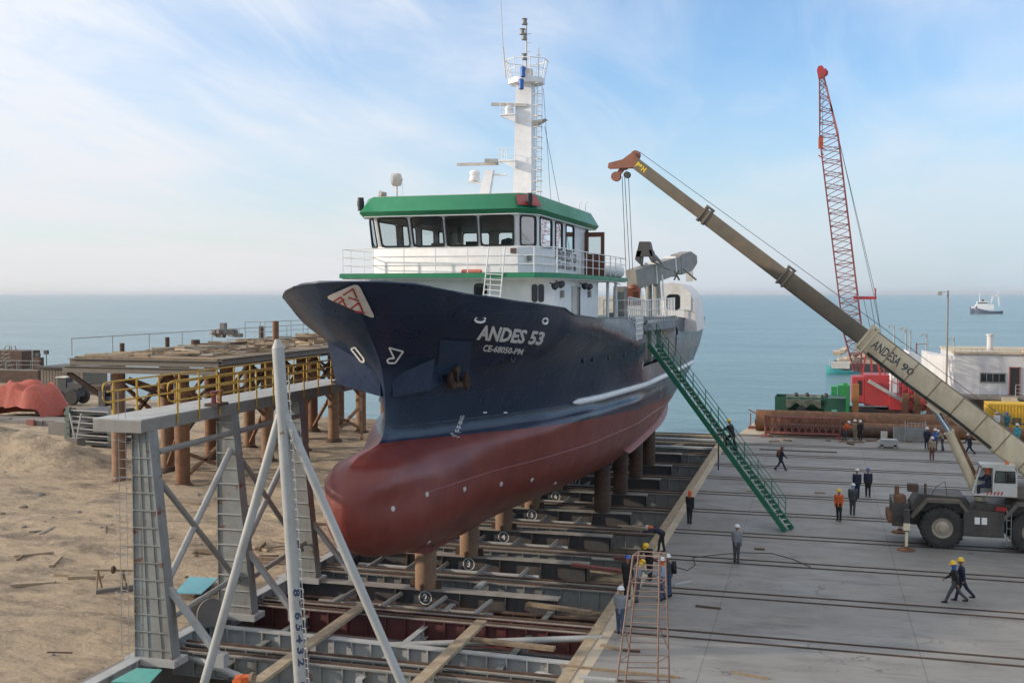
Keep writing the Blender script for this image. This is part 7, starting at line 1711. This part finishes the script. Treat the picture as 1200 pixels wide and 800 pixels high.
def template(pose):
    if pose in TPL: return TPL[pose]
    lean, hp, (lt, lk, rt_, rk), (ls, le, rs, re) = POSES[pose]; hipz = .90
    def leg(side, th, kn):
        h = Vector((0, side*.095, hipz)); k = h+Vector((math.sin(R(th)), 0, -math.cos(R(th))))*.43; a = k+Vector((math.sin(R(th-kn)), 0, -math.cos(R(th-kn))))*.41; return h, k, a
    LG = [leg(1, lt, lk), leg(-1, rt_, rk)]
    drop = min(l[2].z for l in LG)-.07; dz = Vector((0, 0, -drop)) if pose != 'sit' else Vector((0, 0, 0))
    LG = [[p+dz for p in l] for l in LG]; hip = Vector((0, 0, hipz))+dz; ln = R(lean)
    T_ = lambda v: rotp(Vector(v)+dz, ln, hip)
    chest = T_((0, 0, 1.28)); neck = T_((0, 0, 1.46)); hd = neck+Vector((math.sin(ln+R(hp)), 0, math.cos(ln+R(hp))))*.17
    arms = []
    for side, sh, el in ((1, ls, le), (-1, rs, re)):
        s = T_((0, side*.19, 1.40)); e = s+Vector((math.sin(R(sh)), side*.10, -math.cos(R(sh)))).normalized()*.29; w = e+Vector((math.sin(R(sh+el)), -side*.04, -math.cos(R(sh+el)))).normalized()*.25; arms.append((s, e, w, side))
    # body (one continuous skin mesh)
    b = MB(); caps(b, hip+Vector((0, 0, -.02)), hip+Vector((0, 0, .08)), .125, .12); caps(b, hip, chest, .11, .125); caps(b, chest, neck, .09, .05); caps(b, neck, hd-Vector((0, 0, .02)), .052, .06)
    hv = (hd-neck).normalized(); fx = Vector((math.cos(ln+R(hp)), 0, -math.sin(ln+R(hp))))
    caps(b, hd-hv*.02, hd+hv*.05, .085, .092, 12); caps(b, hd-hv*.06+fx*.03, hd-hv*.03+fx*.035, .05, .055); caps(b, hd+fx*.085-hv*.005, hd+fx*.108-hv*.03, .011, .015, 6)
    for s in (-1, 1): caps(b, hd+Vector((0, s*.09, 0))-hv*.02, hd+Vector((0, s*.095, 0))+hv*.02, .016, .018, 6); caps(b, (LG[0] if s > 0 else LG[1])[0], (LG[0] if s > 0 else LG[1])[1], .075, .05); caps(b, (LG[0] if s > 0 else LG[1])[1], (LG[0] if s > 0 else LG[1])[2], .05, .036); l_ = (LG[0] if s > 0 else LG[1])[2]; caps(b, l_, l_+Vector((.12, 0, -.045)), .036, .03)
    hands = []
    for s, e, w, side in arms:
        caps(b, chest+Vector((0, side*.08, .06)), s, .07, .06); caps(b, s, e, .046, .036); caps(b, e, w, .036, .026); d = (w-e).normalized(); pl = w+d*.075; caps(b, w, pl, .026, .034); hands.append((w, d, pl, side))
    body = fuse(b, .016)
    # fingers, rooted in the palm and joined into the same mesh
    f = MB()
    for w, d, pl, side in hands:
        sdv = d.cross(Vector((0, side, 0))).normalized()
        if sdv.x < 0: sdv = -sdv
        curl = Vector((0, -side, 0))
        for k, ln_ in enumerate((.062, .072, .068, .052)):
            r0 = pl-d*.01+sdv*(.030-.020*k); m1 = r0+d*ln_*.55+curl*.006; m2 = m1+(d*.7+curl*.7).normalized()*ln_*.5; f.tube([r0, m1, m2], [.0095, .009, .0075], 6)
        t0 = w+d*.03+sdv*.02; t1 = t0+(d*.6+sdv*.8).normalized()*.04; t2 = t1+(d*.95+curl*.3).normalized()*.03; f.tube([t0, t1, t2], [.012, .0105, .009], 6)
    bm = bmesh.new(); bm.from_mesh(body); fm = bpy.data.meshes.new('f'); fm.from_pydata(f.v, [], f.f); bm.from_mesh(fm); bm.to_mesh(body); bm.free(); bpy.data.meshes.remove(fm)
    for p in body.polygons: p.use_smooth = True
    j = MB(); caps(j, hip+Vector((0, 0, .0)), hip+Vector((0, 0, .05)), .155, .15, 14); caps(j, hip+Vector((0, .03, .05)), chest+Vector((0, .05, .02)), .13, .14, 14); caps(j, hip+Vector((0, -.03, .05)), chest+Vector((0, -.05, .02)), .13, .14, 14); caps(j, chest, neck-(neck-chest)*.25, .13, .075, 14)
    for s, e, w, side in arms: caps(j, chest+Vector((0, side*.08, .05)), s, .095, .078); caps(j, s, e, .073, .058); caps(j, e, w-(w-e)*.04, .058, .044)
    t = MB(); caps(t, hip+Vector((0, .04, .02)), hip+Vector((0, -.04, .02)), .15, .15, 14)
    for l in LG: caps(t, l[0], l[1], .105, .075); caps(t, l[1], l[2]+Vector((0, 0, .03)), .075, .062)
    bo = MB()
    for l in LG: caps(bo, l[2]+Vector((-.01, 0, .02)), l[2]+Vector((-.02, 0, -.03)), .06, .05); caps(bo, l[2]+Vector((.0, 0, -.035)), l[2]+Vector((.15, 0, -.04)), .045, .04)
    h = MB(); base = hd+hv*.035-fx*.0
    h.lathe(base, [(.150, -.004), (.150, .006), (.122, .02), (.118, .06), (.095, .105), (.05, .13), (0, .137)], 18, hv); h.box(base+fx*.14+hv*.0, (.08, .15, .012), Matrix((fx, Vector((0, 1, 0)), hv)).transposed())
    v = MB(); caps(v, hip+Vector((0, .03, .16)), chest+Vector((0, .055, .04)), .145, .155, 14); caps(v, hip+Vector((0, -.03, .16)), chest+Vector((0, -.055, .04)), .145, .155, 14)
    bp_ = MB(); cb = T_((-.22, 0, 1.22)); bp_.box(cb, (.18, .34, .46), Matrix.Rotation(ln, 3, 'Y'))
    sc = MB(); caps(sc, neck-(neck-chest)*.1, hd-hv*.03-fx*.02, .085, .098, 12)
    def me(m): x = bpy.data.meshes.new('p'); x.from_pydata([tuple(a) for a in m.v], [], m.f); x.polygons.foreach_set('use_smooth', [True]*len(m.f)); return x
    TPL[pose] = dict(body=body, jacket=fuse(j, .026), trousers=fuse(t, .026), boots=fuse(bo, .022), helmet=me(h), vest=fuse(v, .03), backpack=me(bp_), scarf=fuse(sc, .02))
    return TPL[pose]
def person(loc, heading, pose, hel, jac, tro, label, vest=None, pack=None, scarf=None, scale=1., group=None):
    tp = template(pose); r = thing('person', label, 'person', tuple(loc), group); r.rotation_euler = (0, 0, R(heading)); r.scale = (scale,)*3
    def add(nm, key, m_):
        o = bpy.data.objects.new(nm, tp[key]); COL.objects.link(o); o.parent = r
        if not tp[key].materials: tp[key].materials.append(m_)
        o.material_slots[0].link = 'OBJECT'; o.material_slots[0].material = m_; return o
    add('body', 'body', SKIN); add('jacket', 'jacket', cm(jac)); add('trousers', 'trousers', cm(tro)); add('boots', 'boots', cm('black')); add('helmet', 'helmet', hm(hel))
    if vest: add('vest', 'vest', cm(vest))
    if pack: add('backpack', 'backpack', cm(pack))
    if scarf: add('neck_cloth', 'scarf', cm(scarf))
    return r
def feet(px_, py_): return at(px_, py_, z=.005)
person(feet(863, 659), 75, 'stand', 'white', 'grey', 'dgrey', 'worker in white helmet and grey shirt standing alone mid slab')
person(feet(1119, 706), 176, 'walk', 'yellow', 'black', 'dgrey', 'worker in yellow helmet and black coat striding left, nearer of the pair', scarf='blue')
person(feet(1127, 703), 176, 'walk2', 'yellow', 'navy', 'navy', 'worker half hidden behind the yellow helmeted black coat walker')
person(feet(983, 610), 250, 'stand', 'yellow', 'orange', 'black', 'worker in orange vest and yellow helmet', vest='orange')
person(feet(999, 603), 80, 'stand', 'white', 'dgrey', 'dgrey', 'grey clad worker standing right behind the orange vest worker', scarf='lblue')
person(feet(1004, 583), 90, 'stand', 'white', 'navy', 'navy', 'navy clad worker in white helmet, rear left of the chatting group')
person(feet(1017, 582), 90, 'stand', 'blue', 'navy', 'black', 'navy clad worker in blue hood, rear right of the chatting group')
person(feet(808, 613), 70, 'stand', 'orange', 'black', 'black', 'worker in black with orange hood at the slab edge', scarf='orange')
person(feet(915, 551), 15, 'walk', 'brown', 'navy', 'navy', 'walker in navy with a red brown bundle on the back', pack='brown', scarf='brown')
gp = ga.lerp(gb, .0); tt = ((857-765)/(924.5-765)); gpos = min((ga.lerp(gb, k/400) for k in range(401)), key=lambda p: abs(proj_x(p)-858))
person(gpos+Vector((0, 0, .12)), math.degrees(math.atan2(-gd.y, -gd.x)), 'climb', 'yellow', 'black', 'black', 'worker in yellow helmet climbing the green gangway', scale=1.0)
person(feet(776, 647), 185, 'bend', 'white', 'navy', 'black', 'worker in white helmet and orange scarf bending over the slab edge', scarf='orange')
person(feet(761, 679), 250, 'work', 'yellow', 'black', 'black', 'yellow helmeted worker in black behind the scaffold top')
person(feet(735, 701), 80, 'stand', 'blue', 'black', 'black', 'worker in blue helmet and black left of the scaffold top')
person(feet(746, 705), 60, 'work', 'yellow', 'grey', 'dgrey', 'yellow helmeted worker in grey seen through the scaffold', scarf='yellow')
person(feet(776, 703), 200, 'hips', 'white', 'lblue', 'jeans', 'worker in jeans and pale shirt right of the scaffold', scarf='orange')
person(feet(784, 699), 190, 'stand', 'white', 'dgrey', 'jeans', 'worker with dark backpack behind the one in jeans', pack='black')
person(feet(727, 743), 85, 'hips', 'white', 'grey', 'jeans', 'worker in white helmet, grey shirt and jeans at the near slab edge')
person(feet(1092, 539), 270, 'stand', 'white', 'tan', 'brown', 'worker in tan overalls and white helmet before the group near the panels')
person(feet(1086, 526), 270, 'stand', 'white', 'navy', 'navy', 'navy clad worker at the left of the group near the panels')
person(feet(1096, 528), 240, 'stand', 'white', 'blue', 'dgrey', 'blue jacketed worker in the middle of the group near the panels')
person(feet(1104, 528), 200, 'work', 'white', 'tan', 'dgrey', 'stooping worker in tan at the right of the group near the panels')
person(feet(1136, 533), 190, 'walk', 'white', 'navy', 'navy', 'navy clad worker walking alone under the crane boom')
def qp(px_, py_, Y): a = at(px_, py_, y=Y); return Vector((a.x, Y, .01))
person(qp(1002, 515, 96.8), 250, 'stand', 'white', 'tan', 'tan', 'worker in tan standing before the pipes beside the orange jacket', scarf=None)
person(qp(1008, 515, 96.4), 260, 'stand', 'white', 'black', 'black', 'worker in black and white helmet standing before the pipes')
person(qp(990, 515, 96.6), 330, 'work', 'white', 'orange', 'dgrey', 'worker in orange jacket leaning before the pipes', vest='orange')
person(Vector((at(1168, 500, y=102.5).x, 102.5, .45)), 260, 'stand', 'white', 'white', 'white', 'person in white coveralls before the yellow container')
person(Vector((at(1180, 500, y=102.5).x, 102.5, .45)), 270, 'stand', 'blue', 'teal', 'teal', 'person in teal clothes before the yellow container')
person(qp(1192, 515, 97.5), 250, 'stand', 'white', 'turq', 'turq', 'person in turquoise overalls at the right edge of the quay')
for px_, w_, h_ in ((1168, 1.2, .42), (1180, 1.2, .42)):
    x = at(px_, 500, y=102.5).x; q = MB(); q.bx(x-w_/2, x+w_/2, 102.2, 102.9, .01, h_+.02); single('low_step', q, RUSTD, 'low steel step under the person in %s' % ('white coveralls' if px_ == 1168 else 'teal clothes'), 'step', (x, 102.5, 0), 'steel steps before the container')
person(Vector((8.12, 56.62, 2.32)), 180, 'sit', 'orange', 'navy', 'navy', 'crane operator in orange helmet leaning in the open cab door', scarf='orange')
person(Vector((-9.72, 70.3, 8.45)), -60, 'work', 'yellow', 'white', 'jeans', 'worker in yellow helmet inside the ship side opening')
print('scene done', len(bpy.data.objects))

# thin sea haze between the camera and the horizon
q = MB(); q.bx(-29000, 29000, -280, 39000, -9, 62)
hz_ = put('haze', q, None)
hz_['kind'] = 'stuff'; m = bpy.data.materials.new('haze_air'); m.use_nodes = True; m.node_tree.nodes.clear()
o_ = m.node_tree.nodes.new('ShaderNodeOutputMaterial'); pv = m.node_tree.nodes.new('ShaderNodeVolumePrincipled')
pv.inputs['Color'].default_value = (.85, .89, .94, 1); pv.inputs['Density'].default_value = 5e-5; pv.inputs['Anisotropy'].default_value = .3
m.node_tree.links.new(pv.outputs[0], o_.inputs['Volume']); hz_.data.materials.clear(); hz_.data.materials.append(m)
